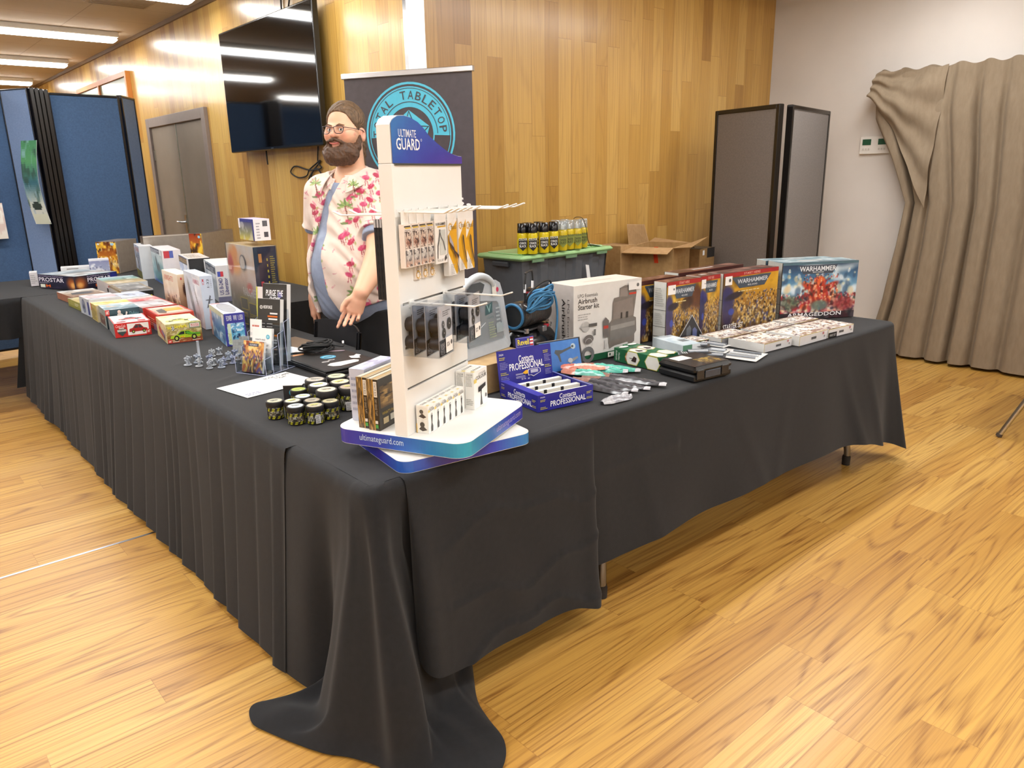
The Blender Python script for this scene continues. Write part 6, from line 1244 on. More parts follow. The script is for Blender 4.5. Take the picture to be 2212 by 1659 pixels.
def compressor():
    t = thing('air_compressor', 'black air compressor with coiled blue hose and wire handle', 'compressor', (1.985, 2.185, ZT), radians(15)); t.scale = (.92, .92, .92); k = '#1a1a1c'
    m = MB(); m.lathe([(.0, -.135), (.05, -.13), (.072, -.115), (.078, -.1), (.078, .1), (.072, .115), (.05, .13), (0, .135)], '#101012', 'gloss_plastic', 32, (0, 0, .095), cap=False, axis='x'); m.build('air_tank', t)
    m = MB()
    for x in (-.09, .09):
        for y in (-.06, .06): m.box(x-.012, y-.012, 0, x+.012, y+.012, .05, k, 'rubber', .003)
    m.build('feet', t)
    m = MB(); m.box(-.11, -.05, .172, .11, .05, .18, '#8a8a8e', 'metal')
    for x in (-.09, .09): m.lathe([(.012, .165), (.012, .185)], '#b8b8bc', 'metal', 10, (x, -.045, 0))
    m.build('mounting_plate', t)
    m = MB(); pr = [(.0, -.12), (.03, -.118)]
    for i in range(12): x = -.06+i*.012; pr += [(.056, x), (.052, x+.004), (.056, x+.008)]
    m.lathe([(.04, -.115), (.056, -.1)]+pr[2:]+[(.056, .1), (.045, .118), (.02, .12)], '#3a3634', 'gloss_plastic', 32, (0, 0, .237), axis='x'); m.build('motor', t)
    m = MB(); m.lathe([(.05, -.122), (.057, -.118), (.056, -.108)], '#1c2024', 'satin_plastic', 28, (0, 0, .237), axis='x'); m.tube([(-.124, .05*cos(a), .237+.05*sin(a)) for a in np.linspace(0, 2*pi, 33)[:-1]], .006, '#2a6a98', 'satin_plastic', 8, closed=True); m.build('fan_cover', t, None)
    m = MB(); m.box(.03, -.035, .285, .1, .035, .335, '#2a2726', 'gloss_plastic', .006); m.box(.028, -.037, .312, .102, .037, .32, '#8a2430', 'satin_plastic')
    for z in (.294, .3, .306, .326): m.box(.028, -.038, z, .102, .038, z+.002, '#1a1a1a', 'satin_plastic')
    m.build('pump_head', t)
    m = MB(); m.tube(spl([(-.06, -.02, .29), (-.06, -.02, .36), (-.052, -.02, .405), (-.045, -.015, .41), (.04, .01, .41), (.05, .012, .40), (.055, .012, .36), (.055, .012, .33)], 5), .0042, '#1a1a1a', 'satin_plastic', 8); m.build('carry_handle', t)
    m = MB()
    for x, y in ((-.06, -.02), (.05, .012)): m.tube([(x, y, .33), (x+.002, y, .365)], .0055, '#e8e8ea', 'satin_plastic', 8)
    m.build('handle_sleeves', t)
    m = MB(); m.box(-.012, -.08, .16, .02, -.05, .185, '#b8b8bc', 'metal', .003); m.lathe([(.008, 0), (.012, .006), (.012, .012)], '#b02a38', 'satin_plastic', 12, (.03, -.07, .175)); m.build('outlet_valve', t)
    return t
compressor()
CMat = Matrix.Translation((1.985, 2.185, ZT)) @ Matrix.Rotation(radians(15), 4, 'Z') @ Matrix.Scale(.92, 4)
m = MB(); m.X = CMat; rg = random.Random(5)
for k in range(9):
    rx, rz = .085+.01*sin(k*1.9), .03+.004*cos(k*2.3); y0 = -.07+.004*cos(k*3); zc = .325-.012*(k % 5)
    m.tube([(-.03+rx*cos(a), y0-.025*sin(a)-.01, zc+rz*sin(a)+.01*cos(2*a+k)) for a in np.linspace(0, 2*pi, 30)[:-1]], .0048, '#3a7aa8' if k % 3 else '#4a8ab8', 'rubber', 7, closed=True)
m.tube(spl([(.05, -.085, .33), (.075, -.09, .29), (.085, -.092, .22), (.07, -.095, .14), (.045, -.098, .08), (.03, -.1, .04)], 6), .0048, '#3a7aa8', 'rubber', 8); m.tube([(.034, -.1, .055), (.026, -.101, .02)], .0065, '#c8ccd0', 'metal', 8)
m.build('coiled_hose', tag=('blue braided air hose coiled over the black compressor', 'hose'))
m = MB(); m.X = CMat
for k in range(3): m.tube([(-.035+(.09-.012*k)*cos(a), -.075-.02*sin(a), .335-.008*k+(.045-.01*k)*sin(a+.3)) for a in np.linspace(.4*k, pi*1.5+.5*k, 24)], .0042, '#151515', 'rubber', 7)
m.build('power_cable', tag=('black power cable wound round the blue hose coil', 'cable'))
# green airbrush holder cartons
def green(i):
    b = Carton(.06, .245, .055, dict(F='#1c5a38', L='#1e5c3a', T='#2a6a46', R='#1c5a38', B='#1c5a38'))
    for f in (b.L, b.TL):
        for c in (.42, .86): f.poly([(c-.17, .5), (c-.1, 1), (c+.1, 1), (c+.17, .5), (c+.1, 0), (c-.1, 0)], '#b8b44a').poly([(c-.155, .5), (c-.095, .95), (c+.095, .95), (c+.155, .5), (c+.095, .05), (c-.095, .05)], '#e2e0d8')
        f.poly([(.4,.3),(.5,.25),(.52,.6),(.46,.7)], '#3a2c28').rect(.36, .48, .44, .52, '#3a2c28').text('Peak', .27, .2, .31, .8, '#b8402e', .0, .2, rot=-90)
    b.L.text('Airbrush', .05, .12, .09, .85, '#dce4dc', .0, rot=-90).text('Holder', .11, .12, .15, .7, '#dce4dc', .0, rot=-90); b.TL.ell(.1, .5, .05, .1, '#e8e8e0')
    b.put('airbrush_holder_box', ['dark green airbrush holder carton nearest the brushes', 'dark green airbrush holder carton on the right of its twin'][i], 'box', 2.268+.064*i, 1.755+.01*i, -4, group='green airbrush holder cartons')
for i in range(2): green(i)
b = Carton(.1, .2, .043, dict(F='#dfe6ea', L='#d0dce2', T='#c8d6dc', R='#d0dce2')); b.T.art(CV(12, 20, '#dfe9ee', '#c4d4dc', seed=4).fog('#a8bcc8', 4, 5, .55, .75, .6)); b.T.rect(.5, .3, .9, .5, '#7a8286').rect(.0, .9, 1, .92, '#8a9498'); b.F.rect(0, 0, .5, 1, '#5a8a70').rect(.6, .1, .95, .5, '#f0f2f0'); b.put('clear_pack', 'pale blue transparent pack right of the green cartons', 'box', 2.545, 1.85, -13)
# black hard case
t = thing('hard_case', 'black plastic hard case with two latches and a white label on top', 'case', (2.222, 1.558, ZT), radians(-6)); m = MB(); m.box(.002, .002, 0, .204, .183, .0275, '#161617', 'satin_plastic', .006); m.build('bottom_shell', t)
m = MB(); m.box(0, 0, .0275, .206, .185, .058, '#1a1a1b', 'gloss_plastic', .012); f = m.face((.01, .01, .0582), (1, 0, 0), (0, 1, 0), .186, .165, 'printed_card'); f.rect(0, 0, 1, 1, '#1e1c1a').art(CV(16, 12, '#5a4a2a', '#3a2c20', seed=6).fog('#b8983a', 6, 5, .5, .7, .9), .42, .08, .92, .5).rect(.12, .6, .52, .92, '#e4e0dc'); m.build('lid', t)
for x in (.03, .165): m = MB(); m.box(x-.02, -.004, .01, x+.018, .002, .048, '#2a2a2c', 'gloss_plastic', .003); m.build('latch', t)
m = MB(); m.box(.055, -.003, .012, .138, .0, .04, '#3c4450', 'gloss_plastic', .002); m.build('badge', t)
# flat paint-set cartons
def flatset(label, x, y, az, w, d, h, seed, side='#d6d6d8', dark=False):
    b = Carton(w, d, h, dict(F=side, L='#cfcfcc', T='#ddd', R=side)); f = b.F; f.rect(0, .94, 1, 1, '#c8b860').rect(0, 0, .01, 1, '#c8b860').rect(.42, .35, .6, .6, '#5a5a5c').rect(.82, .6, .88, .85, '#b87a80').ell(.9, .4, .02, .02, '#8a8a8c')
    if dark: f.rect(0, 0, .32, .6, '#1e1e1e').text('PAINT SET', .04, .15, .28, .42, '#d0d0d0', .01); b.L.lines(.1, .2, .9, .8, 2, '#6a6a72', 4)
    b.T.art(CV(52, 44, '#8a7a5a', '#e4dfd8', '#e0dad2', '#6a4a38', seed=seed).fog('#f6f3ee', 6, 6, .4, .6, .9).fog('#8a6a44', 13, 12, .6, .72, .9).fog('#3a2430', 12, 13, .64, .75, .85)); b.T.rect(0, .93, 1, 1, '#4a2a28').rect(.1, .8, .5, .88, '#d8d0c8')
    b.put('paint_set_box', label, 'box', x, y, az, group='flat paint set cartons')
flatset('flat white-sided carton with a pictured lid, nearest the blister cards', 2.825, 1.642, -3, .205, .18, .037, 300)
flatset('flat white-sided carton in the middle of the front row', 3.038, 1.60, -2, .228, .165, .044, 301)
flatset('flat white-sided carton at the right end with a black corner label', 3.275, 1.59, -4, .212, .17, .04, 302, dark=True)
flatset('flat carton behind the middle white-sided one', 3.04, 1.775, -2, .245, .12, .038, 303, '#4a2a28')
flatset('flat carton behind the right end one, under the ARMAGEDDON box face', 3.30, 1.77, -4, .2, .12, .04, 304, '#8a8a8c')
flatset('grey flat carton left of the other flat ones', 2.80, 1.835, -4, .215, .12, .036, 305, '#77777c')
flatset('dark flat carton with a white end behind the pale transparent pack', 2.66, 1.90, -6, .125, .1, .03, 306, '#3a3a3a')
m = MB(); f = m.face((0, 0, 0), (1, 0, 0), (0, 0, 1), .19, .125); f.poly([(0, 0), (1, 0), (.52, 1)], '#b8b8b8').poly([(.03, .01), (.97, .01), (.52, .95)], '#25272c').poly([(.35,.05),(.35,.5),(.45,.62),(.5,.5),(.5,.05)], '#5a6068').poly([(.55,.05),(.55,.45),(.62,.52),(.7,.4),(.7,.05)], '#5a6490'); m.add([(0, .002, 0), (.19, .002, 0), (.099, .002, .125)], [(2, 1, 0)], '#25272c', 'printed_card'); m.add([(.08, 0, 0), (.12, 0, 0), (.1, .04, 0), (.1, .002, .1)], [(0, 1, 3), (1, 2, 3), (2, 0, 3)], '#25272c', 'printed_card')
m.build('display_card', None, (2.70, 2.005, ZT+.0), radians(-8), ('dark triangular display card in front of the two small game boxes', 'card'))
# brush pouches and blister cards
def pouch(label, p0, p1, w, col, tip, z=0, seed=0, band=None):
    p0, p1 = Vector((*p0, 0)), Vector((*p1, 0)); d = p1-p0; L = d.length; rg = np.random.RandomState(seed); n, k = 26, 9; P = np.zeros((n, k, 3)); h = .016; w = w*1.35
    N = rg.rand(n+2, k+2)*.006
    for i in range(n):
        u = i/(n-1); ww = w*(.35+.65*min(1, u*4+.2))*(1-.75*max(0, (u-.8)/.2)**1.5); hh = h*(.4+.6*sin(pi*min(1, u*1.1+.05)))
        for j in range(k): v = j/(k-1); P[i, j] = (u*L, (v-.5)*ww, .001+hh*sin(pi*v)**.6+N[i, j]*.8*sin(pi*v))
    m = MB(); cols = []
    for i in range(n-1):
        for j in range(k-1):
            u = i/(n-1); c = col[(j*len(col))//(k-1)] if u > .25 else tip
            if band and .45 < u < .7 and j > 3: c = band
            if u > .9: c = '#b8b8bc'
            cols.append(lin(c)*(.85+.3*rg.rand()))
    m.grid(P[:, ::-1], np.array([cols[i*(k-1)+(k-2-j)] for i in range(n-1) for j in range(k-1)]), 'gloss_plastic')
    Q = P.copy(); Q[..., 2] = .0005; m.grid(Q, '#55555a', 'gloss_plastic')
    m.build('brush_pouch', None, (p0.x, p0.y, ZT+z), math.atan2(d.y, d.x), (label, 'brush pack', 'bagged brushes'))
dk = ['#3a3a3e', '#55555a', '#2e2e32', '#6a6a6e', '#333337']; tq = ['#4a9a8a', '#62b8a4', '#2a2a2e', '#58a898', '#3a5a9a']
pouch('crumpled empty clear bag at the front, lying crosswise', (1.80, 1.625), (1.935, 1.612), .035, ['#8a8a90', '#b8b8bc', '#5a5a60'], '#a8a8ac', 0, 1)
pouch('bag of dark brushes, leftmost tip toward the viewer', (1.90, 1.885), (1.945, 1.632), .034, dk, '#8a6a60', 0, 2)
pouch('bag of dark brushes, second tip from the left', (1.94, 1.895), (1.99, 1.625), .034, dk, '#9a7468', .004, 3)
pouch('bag of dark brushes, middle tip', (1.985, 1.89), (2.045, 1.615), .036, dk, '#8a6a60', .002, 4, '#c8c8cc')
pouch('bag of dark brushes, rightmost and longest tip', (2.03, 1.89), (2.115, 1.60), .04, dk, '#8a6a60', .006, 5)
pouch('bag of turquoise brushes nearest the blue case', (1.97, 1.985), (2.065, 1.80), .04, tq, '#b87a68', .012, 6, '#e8e8ea')
pouch('bag of turquoise brushes in the middle of the pile', (2.03, 2.0), (2.14, 1.80), .04, tq, '#b87a68', .014, 7, '#e8e8ea')
pouch('bag of turquoise brushes next to the green cartons', (2.10, 2.03), (2.215, 1.80), .042, tq, '#a86a58', .004, 8)
pouch('bag of pink and blue brushes at the back of pile', (1.98, 2.0), (2.1, 1.86), .035, ['#c88a78', '#e0c0b0', '#5a88c0', '#d89a88'], '#b86a58', .024, 9, '#f0f0f0')
def blister_card(label, x, y, az, w, h, seed, z=0, tilt=0, light=True):
    m = MB(); m.X = Matrix.Rotation(radians(tilt), 4, 'X'); m.box(0, 0, 0, w, h, .001, '#d8d8d6' if light else '#3a3a3e', 'printed_card'); f = m.face((0, 0, .0012), (1, 0, 0), (0, 1, 0), w, h); rg = random.Random(seed)
    f.lines(.1, .75, .9, .95, 3, '#3a3a3e' if light else '#e0e0e0', seed)
    for k in range(3): m.tube([(w*(.25+.25*k), h*.08, .006), (w*(.22+.27*k), h*.7, .006)], .004, ['#8a9098', '#b8bcc0', '#5a6068'][k], 'gloss_plastic', 7)
    m.build('tool_blister', None, (x, y, ZT+.0005+z), radians(az), (label, 'blister card', 'blister cards lying beside the black case'))
blister_card('white blister card nearest the table edge, tools inside', 2.655, 1.575, 14, .16, .19, 1, .002, 1)
for i, (x, y, a) in enumerate(((2.615, 1.69, 30), (2.66, 1.72, 15), (2.60, 1.745, 50), (2.70, 1.755, 5), (2.65, 1.79, 35))): blister_card(['dark blister card beside the black case corner', 'dark blister card under the white blister card edge', 'blister card between pale pack and black case', 'blister card against the flat carton side', 'blister card farthest back in the loose pile'][i], x, y, a, .06, .13, i+3, .006*(i+1), 0, i % 2)

# ---------------------------------------------------------------- along the boarded wall
t0 = thing('side_table', 'low folding table along the boarded wall, under tub and cartons', 'table', (3.85, 3.45, 0)); m = MB(); m.box(-1.15, -.33, .655, 1.15, .33, .685, '#5a5048', 'satin_plastic', .006); m.build('tabletop', t0)
for x in (-1.05, 1.05):
    for y in (-.27, .27): m = MB(); m.tube([(x, y, 0), (x, y, .655)], .016, '#8a8a8a', 'metal'); m.build('leg', t0)
def tub():
    t = thing('storage_tub', 'large dark grey storage tub with a pale green lid by the wall', 'storage tub', (3.0, 3.36, .687), radians(3)); w, d, h = .80, .34, .315
    m = MB(); n = 40; out = []
    for z, k in ((0, .93), (h, 1.0)): out.append([((w/2+(x-w/2)*k), (d/2+(y-d/2)*k), z) for x, y in [(u*w, 0) for u in np.linspace(0, 1, n)]+[(w, u*d) for u in np.linspace(0, 1, 20)]+[(w-u*w, d) for u in np.linspace(0, 1, n)]+[(0, d-u*d) for u in np.linspace(0, 1, 20)]])
    out = np.array(out); N = out.shape[1]
    for i in range(n): 
        if (i//4) % 2: out[:, i, 1] += .012
    m.grid(out[::-1], '#55585d', 'satin_plastic', False, closed=True); m.add(out[0], [tuple(range(N))[::-1]], '#3c3d41', 'satin_plastic'); m.add(out[1], [tuple(range(N))], '#3c3d41', 'satin_plastic'); m.build('tub_body', t)
    m = MB(); m.box(-.03, -.03, h-.008, w+.03, d+.03, h+.022, '#9ac488', 'satin_plastic', .012); m.box(.02, .02, h+.022, w-.02, d-.02, h+.03, '#a2cc90', 'satin_plastic', .008)
    for x in (.06, .36, .66): m.box(x, -.034, h-.02, x+.1, -.028, h-.004, '#6a8a68', 'satin_plastic')
    m.build('tub_lid', t)
    m = MB(); m.box(-.02, .1, h-.05, -.0, d-.1, h-.02, '#3c3d41', 'satin_plastic', .005); m.build('grip', t)
    m = MB(); m.add([(.585, -.012, .15), (.62, -.012, .145), (.60, -.002+.0-.012, .23), (.57, -.012, .235)], [(0, 1, 2, 3)], '#e4e4e4', 'paper'); m.build('tape_label', t)
tub(); ZL = .687+.315+.0305
def can(kind, dark):
    t = thing('spray_can', '', 'spray can'); r, h = .031, .178
    m = MB(); m.lathe([(r*.95, 0), (r, .004), (r, .112), (r*.9, .122), (r*.7, .127)], '#d8c01e' if dark else '#cdb428', 'gloss_plastic', 28)
    f = m.face((-.026, -r-.0005, .008), (1, 0, 0), (0, 0, 1), .052, .1)
    f.poly([(.02,.8),(.98,.86),(.98,.35),(.5,.1),(.02,.35)], '#17171a' if dark else '#8a9444'); f.text('COLOUR', .02, .72, .98, .86, '#f0f0e0' if dark else '#4a4a34', .03).text('CHAOS' if dark else kind[0], .12, .5, .88, .64, '#f4f4f0' if dark else '#2e2e24', .04).text('BLACK' if dark else kind[1], .12, .32, .88, .46, '#f4f4f0' if dark else '#2e2e24', .04)
    m.build('can_body', t); m = MB()
    if dark: m.lathe([(r*.97, .124), (r*.97, .128), (r*.92, h), (r*.85, h+.001)], '#141214', 'gloss_plastic', 28); m.build('cap', t)
    else:
        m.lathe([(r*.95, .126), (r*.95, .13), (r*.9, h), (r*.84, h+.001)], '#cfd0c8', 'frosted_plastic', 28); m.build('cap', t); m = MB(); m.lathe([(.012, .127), (.008, .14), (.006, .155)], '#e8e6da', 'satin_plastic', 12); m.build('nozzle', t)
    return t
CN = [(3.045, 3.40, 1, 'black-capped spray can, leftmost one partly hidden behind its neighbour'), (3.085, 3.355, 1, 'black-capped spray can, front left'), (3.175, 3.352, 1, 'black-capped spray can, front middle'), (3.262, 3.358, 1, 'black-capped spray can, next to the clear-capped ones'), (3.11, 3.43, 1, 'black-capped spray can, back row left'), (3.205, 3.43, 1, 'black-capped spray can, back row right'),
      (3.345, 3.365, 0, 'clear-capped yellow spray can, leftmost'), (3.425, 3.385, 0, 'clear-capped yellow spray can, second'), (3.485, 3.375, 0, 'clear-capped yellow spray can, third'), (3.57, 3.405, 0, 'clear-capped yellow spray can, right end beside a wire'), (3.37, 3.45, 0, 'clear-capped yellow spray can, back row behind the leftmost'), (3.46, 3.46, 0, 'clear-capped yellow spray can, back row right')]
for x, y, dk_, lb in CN: o = can(('ZANDRI', 'DUST'), dk_); o.location = (x, y, ZL); o.rotation_euler = (0, 0, radians(-36)); o['label'] = lb; o['group'] = 'spray cans on the green lid'
m = MB(); m.X = Matrix.Translation((3.64, 3.42, ZL)) @ Matrix.Rotation(radians(-20), 4, 'Z') @ Matrix.Rotation(radians(12), 4, 'Y'); m.box(0, 0, .016, .1, .09, .018, '#e8e6e0', 'paper'); m.box(.01, .01, .018, .09, .04, .0185, '#8a8a8a', 'paper'); m.build('paper_tag', tag=('small white paper on the green lid beside the last can', 'paper'))
m = MB(); m.tube(spl([(3.60, 3.36, ZL+.003), (3.56, 3.35, ZL+.05), (3.52, 3.33, ZL+.13), (3.50, 3.34, ZL+.185), (3.47, 3.36, ZL+.195), (3.46, 3.38, ZL+.185)])+spl([(3.60, 3.36, ZL+.003), (3.66, 3.37, ZL+.004), (3.72, 3.4, ZL+.004)])[::1][:0], .002, '#1a1a1a', 'rubber', 6); m.build('wire', tag=('thin black wire looping over the last spray cans', 'cable'))
def open_carton():
    t = thing('cardboard_box', 'open brown cardboard box with flaps out and orange tape', 'box', (4.38, 3.30, .687), radians(20)); w, d, h = .44, .33, .285; c = '#ad8a5a'
    m = MB()
    for a in ((0, 0, 0, w, .005, h), (0, d-.005, 0, w, d, h), (0, .005, 0, .005, d-.005, h), (w-.005, .005, 0, w, d-.005, h), (.005, .005, 0, w-.005, d-.005, .005)): m.box(*a, c, 'cardboard')
    m.box(.12, -.001, .05, .3, 0, .2, '#a38050', 'cardboard'); m.build('carton_body', t)
    def flap(pts, nm='flap'):
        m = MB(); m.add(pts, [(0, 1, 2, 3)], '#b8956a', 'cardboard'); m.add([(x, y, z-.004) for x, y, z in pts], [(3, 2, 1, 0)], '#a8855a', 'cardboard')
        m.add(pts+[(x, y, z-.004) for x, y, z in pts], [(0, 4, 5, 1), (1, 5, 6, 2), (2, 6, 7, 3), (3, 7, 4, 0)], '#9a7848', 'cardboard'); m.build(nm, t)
    flap([(0, 0, h), (-.14, .0, h-.03), (-.14, d, h-.03), (0, d, h)][::-1]); flap([(0, 0, h), (w, 0, h), (w, -.13, h+.05), (0, -.13, h+.01)][::-1])
    flap([(0, d, h), (w, d, h), (w, d+.04, h+.13), (0, d+.02, h+.16)]); flap([(w, 0, h), (w, d, h), (w+.14, d, h+.02), (w+.16, 0, h-.06)])
    m = MB(); P = [(-.002, .11, h+.004), (-.0022, .115, h-.04), (-.0024, .105, h-.11)]; v = []
    for x, y, z in P: v += [(x, y+.03, z), (x, y, z)]
    m.add(v, [(0, 2, 3, 1), (2, 4, 5, 3)], '#d8451e', 'gloss_plastic'); m.build('orange_tape', t)
open_carton()
b = Carton(.2, .2, .30, dict(F='#a8865a', L='#a07e50', T='#b09066', R='#9a7848'), 'cardboard'); b.put('cardboard_box', 'brown carton behind the open one, left side', 'box', 4.13, 3.57, 5, .687)
b = Carton(.24, .22, .24, dict(F='#8a6a40', L='#8a6a40', T='#5a4a34', R='#8a6a40'), 'cardboard'); b.F.rect(.5, .7, 1, 1, '#1e1a18').rect(.2, .8, .32, .95, '#d8d8d8'); b.put('cardboard_box', 'dark topped carton between open box and grey screen', 'box', 4.78, 3.36, 8, .687)
# ---------------------------------------------------------------- the person behind the table
def surfnet(f, lo, hi, h, n=20):
    """triangulates/quads the zero surface of a distance-like function (naive surface nets)"""
    lo = np.array(lo, float); N = np.ceil((np.array(hi)-lo)/(h*n)).astype(int)*n+1
    A = np.ones(N, np.float32)*9; ax = [lo[i]+h*np.arange(N[i]) for i in range(3)]
    for i in range(0, N[0]-1, n):
        for j in range(0, N[1]-1, n):
            c = np.array([[ax[0][i]+h*n/2, ax[1][j]+h*n/2, z+h*n/2] for z in ax[2][0:N[2]-1:n]]); d = f(c)
            for q, k in enumerate(range(0, N[2]-1, n)):
                sl = (slice(i, i+n+1), slice(j, j+n+1), slice(k, k+n+1))
                if abs(d[q]) > h*n*1.15: 
                    if d[q] < 0: A[sl] = np.minimum(A[sl], -9)
                    continue
                g = np.stack(np.meshgrid(ax[0][sl[0]], ax[1][sl[1]], ax[2][sl[2]], indexing='ij'), -1); A[sl] = f(g.reshape(-1, 3)).reshape(g.shape[:3])
    I = A < 0; C = np.zeros(np.array(N)-1, np.int8); cor = [(a, b, c) for a in (0, 1) for b in (0, 1) for c in (0, 1)]
    for a, b, c in cor: C += I[a:N[0]-1+a, b:N[1]-1+b, c:N[2]-1+c]
    ii = np.argwhere((C > 0) & (C < 8)); idx = -np.ones(C.shape, np.int64); idx[tuple(ii.T)] = np.arange(len(ii))
    S_ = np.zeros((len(ii), 3)); W_ = np.zeros(len(ii))
    for p in cor:
        for d in range(3):
            if p[d]: continue
            q = list(p); q[d] = 1; va = A[tuple((ii+p).T)]; vb = A[tuple((ii+q).T)]; m = (va < 0) != (vb < 0)
            t = np.where(m, va/np.where(m, va-vb, 1), 0); P = np.array(p, float)[None].repeat(len(ii), 0); P[:, d] = t; S_ += P*m[:, None]; W_ += m
    V = lo+h*(ii+S_/W_[:, None]); F = []
    for d in range(3):
        u, v = [(1, 2), (2, 0), (0, 1)][d]; s0 = [slice(0, N[k]-1) for k in range(3)]; s1 = list(s0); s0[d] = slice(0, N[d]-1); s1[d] = slice(1, N[d])
        a = I[tuple(s0)]; b = I[tuple(s1)]; e = np.argwhere(a != b); e = e[(e[:, u] > 0) & (e[:, v] > 0)]
        fl = a[tuple(e.T)]; eu = np.zeros(3, int); eu[u] = 1; ev = np.zeros(3, int); ev[v] = 1
        q = np.stack([idx[tuple((e-eu-ev).T)], idx[tuple((e-ev).T)], idx[tuple(e.T)], idx[tuple((e-eu).T)]], 1)
        q = np.where(fl[:, None], q, q[:, ::-1]); F.append(q[(q >= 0).all(1)])
    return V, np.concatenate(F)
def smin(a, b, k): h = np.clip(.5+.5*(b-a)/k, 0, 1); return b+(a-b)*h-k*h*(1-h)
def smax(a, b, k): return -smin(-a, -b, k)
def cap(p, a, b, ra, rb=None):
    a = np.array(a); b = np.array(b); rb = ra if rb is None else rb; d = b-a; t = np.clip((p-a)@d/(d@d), 0, 1); return np.linalg.norm(p-a-t[:, None]*d, axis=1)-(ra+(rb-ra)*t)
def eld(p, c, r): c = np.array(c); r = np.array(r); q = (p-c)/r; k0 = np.linalg.norm(q, axis=1); k1 = np.linalg.norm(q/r, axis=1).clip(1e-9); return k0*(k0-1)/k1
def su(k, *ds):
    d = ds[0]
    for e in ds[1:]: d = smin(d, e, k)
    return d
def nz(p, s, a):
    x, y, z = (p*s).T; return a*(np.sin(x+1.7*np.sin(y*.7+z))*np.sin(y*1.1+1.3*np.sin(z*.8+x))*np.sin(z*.9+1.1*np.sin(x*.9)))

ZH = 1.845     # top of hair
def s_torso(p):
    d = su(.09, eld(p, (0, .015, 1.30), (.185, .135, .20)), eld(p, (0, -.035, 1.06), (.192, .178, .20)), eld(p, (0, .0, .90), (.175, .15, .12)))
    return smin(d, np.minimum(cap(p, (-.125, .035, 1.41), (0, .03, 1.45), .058, .066), cap(p, (.155, .03, 1.42), (0, .03, 1.45), .062, .066)), .09)
EL, WR = np.array((.232, -.195, 1.11)), np.array((.22, -.335, .99)); SH = np.array((.175, .0, 1.415))
ER, WRR, SHR = np.array((-.26, .08, 1.13)), np.array((-.24, -.02, .90)), np.array((-.19, .03, 1.425))
def s_upper(p, o=0.): return np.minimum(cap(p, SH, EL, .066+o, .052+o), cap(p, SHR, ER, .064+o, .05+o))
def sleeve(p, o, e):
    out = 9
    for a, b, r in ((SH, EL, .064), (SHR, ER, .054)):
        t = ((p-a)@(b-a))/((b-a)@(b-a)); out = np.minimum(out, smax(cap(p, a, b, r+o, r+o+.006), (t-e)*.37, .004))
    return out
def unit(v): v = np.array(v, float); return v/np.linalg.norm(v)
def hand(p, W_, h, w, curl, s=1.):
    """W_ wrist, h pointing direction, w towards the little finger; palm side is n"""
    n = np.cross(h, w); n = unit(n); P = lambda a, b, c: W_+h*a*s+w*b*s+n*c*s
    d = su(.02, cap(p, P(0, 0, 0), P(.035, 0, 0), .026*s), cap(p, P(.03, -.018, 0), P(.082, -.027, 0), .0155*s), cap(p, P(.03, .0, 0), P(.085, -.006, 0), .016*s), cap(p, P(.03, .014, 0), P(.08, .014, 0), .0155*s), cap(p, P(.03, .022, 0), P(.072, .031, 0), .014*s))
    for (b, L, r), c in zip(((-.03, .095, .0092), (-.009, .1, .0095), (.013, .092, .0088), (.033, .075, .0078)), curl):
        base = np.array(P(.085 if b < .02 else .074, b, 0)); a = 0.; q = base; dirs = []
        for k, fr in enumerate((.45, .31, .24)):
            a += c*(1.15 if k else .8); di = h*cos(a)+n*sin(a)+w*(b*1.6 if k == 0 else 0); q2 = q+di*L*fr*s
            d = smin(d, cap(p, q, q2, r*s*(1-.07*k), r*s*(.93-.07*k)), .006); q = q2
    t0, t1, t2, t3 = P(.02, -.02, .004), P(.05, -.044, .014), P(.078, -.05, .022), P(.1, -.046, .028)
    return smin(d, np.minimum(cap(p, t0, t1, .015*s, .0115*s), np.minimum(cap(p, t1, t2, .0115*s, .0098*s), cap(p, t2, t3, .0098*s, .0082*s))), .009)
HL, HW = unit((-.40, -.22, -.88)), None
_c = unit((.503, -.864, .1)); HW = unit(np.cross(HL, _c))*1.0
if HW@np.array((.864, .503, 0)) < 0: HW = -HW
HL2, HW2 = unit((.05, -.25, -.97)), unit((-.5, .8, 0))
def s_head(p):
    m = p.copy(); m[:, 0] = np.abs(m[:, 0]); z = lambda a: ZH-a
    d = su(.035, eld(p, (0, .012, z(.108)), (.080, .098, .098)), eld(p, (0, -.022, z(.178)), (.066, .07, .065)), eld(m, (.042, -.058, z(.160)), (.032, .032, .032)))
    d = smin(d, eld(p, (0, -.080, z(.122)), (.052, .016, .010)), .015)
    d = smin(d, cap(p, (0, -.084, z(.128)), (0, -.112, z(.160)), .0095, .0135), .012); d = smin(d, eld(m, (.013, -.1, z(.163)), (.0095, .011, .008)), .006)
    d = smax(d, -eld(m, (.030, -.106, z(.137)), (.018, .018, .0115)), .012)
    d = smin(d, eld(p, (0, -.085, z(.215)), (.024, .02, .018)), .02)
    e = eld(m, (.084, .018, z(.158)), (.011, .02, .031)); e = smax(e, -eld(m, (.094, .012, z(.155)), (.009, .011, .018)), .006); d = smin(d, e, .008)
    return smin(d, cap(p, (0, .022, z(.2)), (0, .03, 1.46), .064, .072), .03)
def s_legs(p):
    m = p.copy(); m[:, 0] = np.abs(m[:, 0]); return su(.04, cap(m, (.09, 0, .88), (.10, -.01, .49), .1, .066), cap(m, (.10, -.01, .49), (.11, .02, .09), .066, .046))
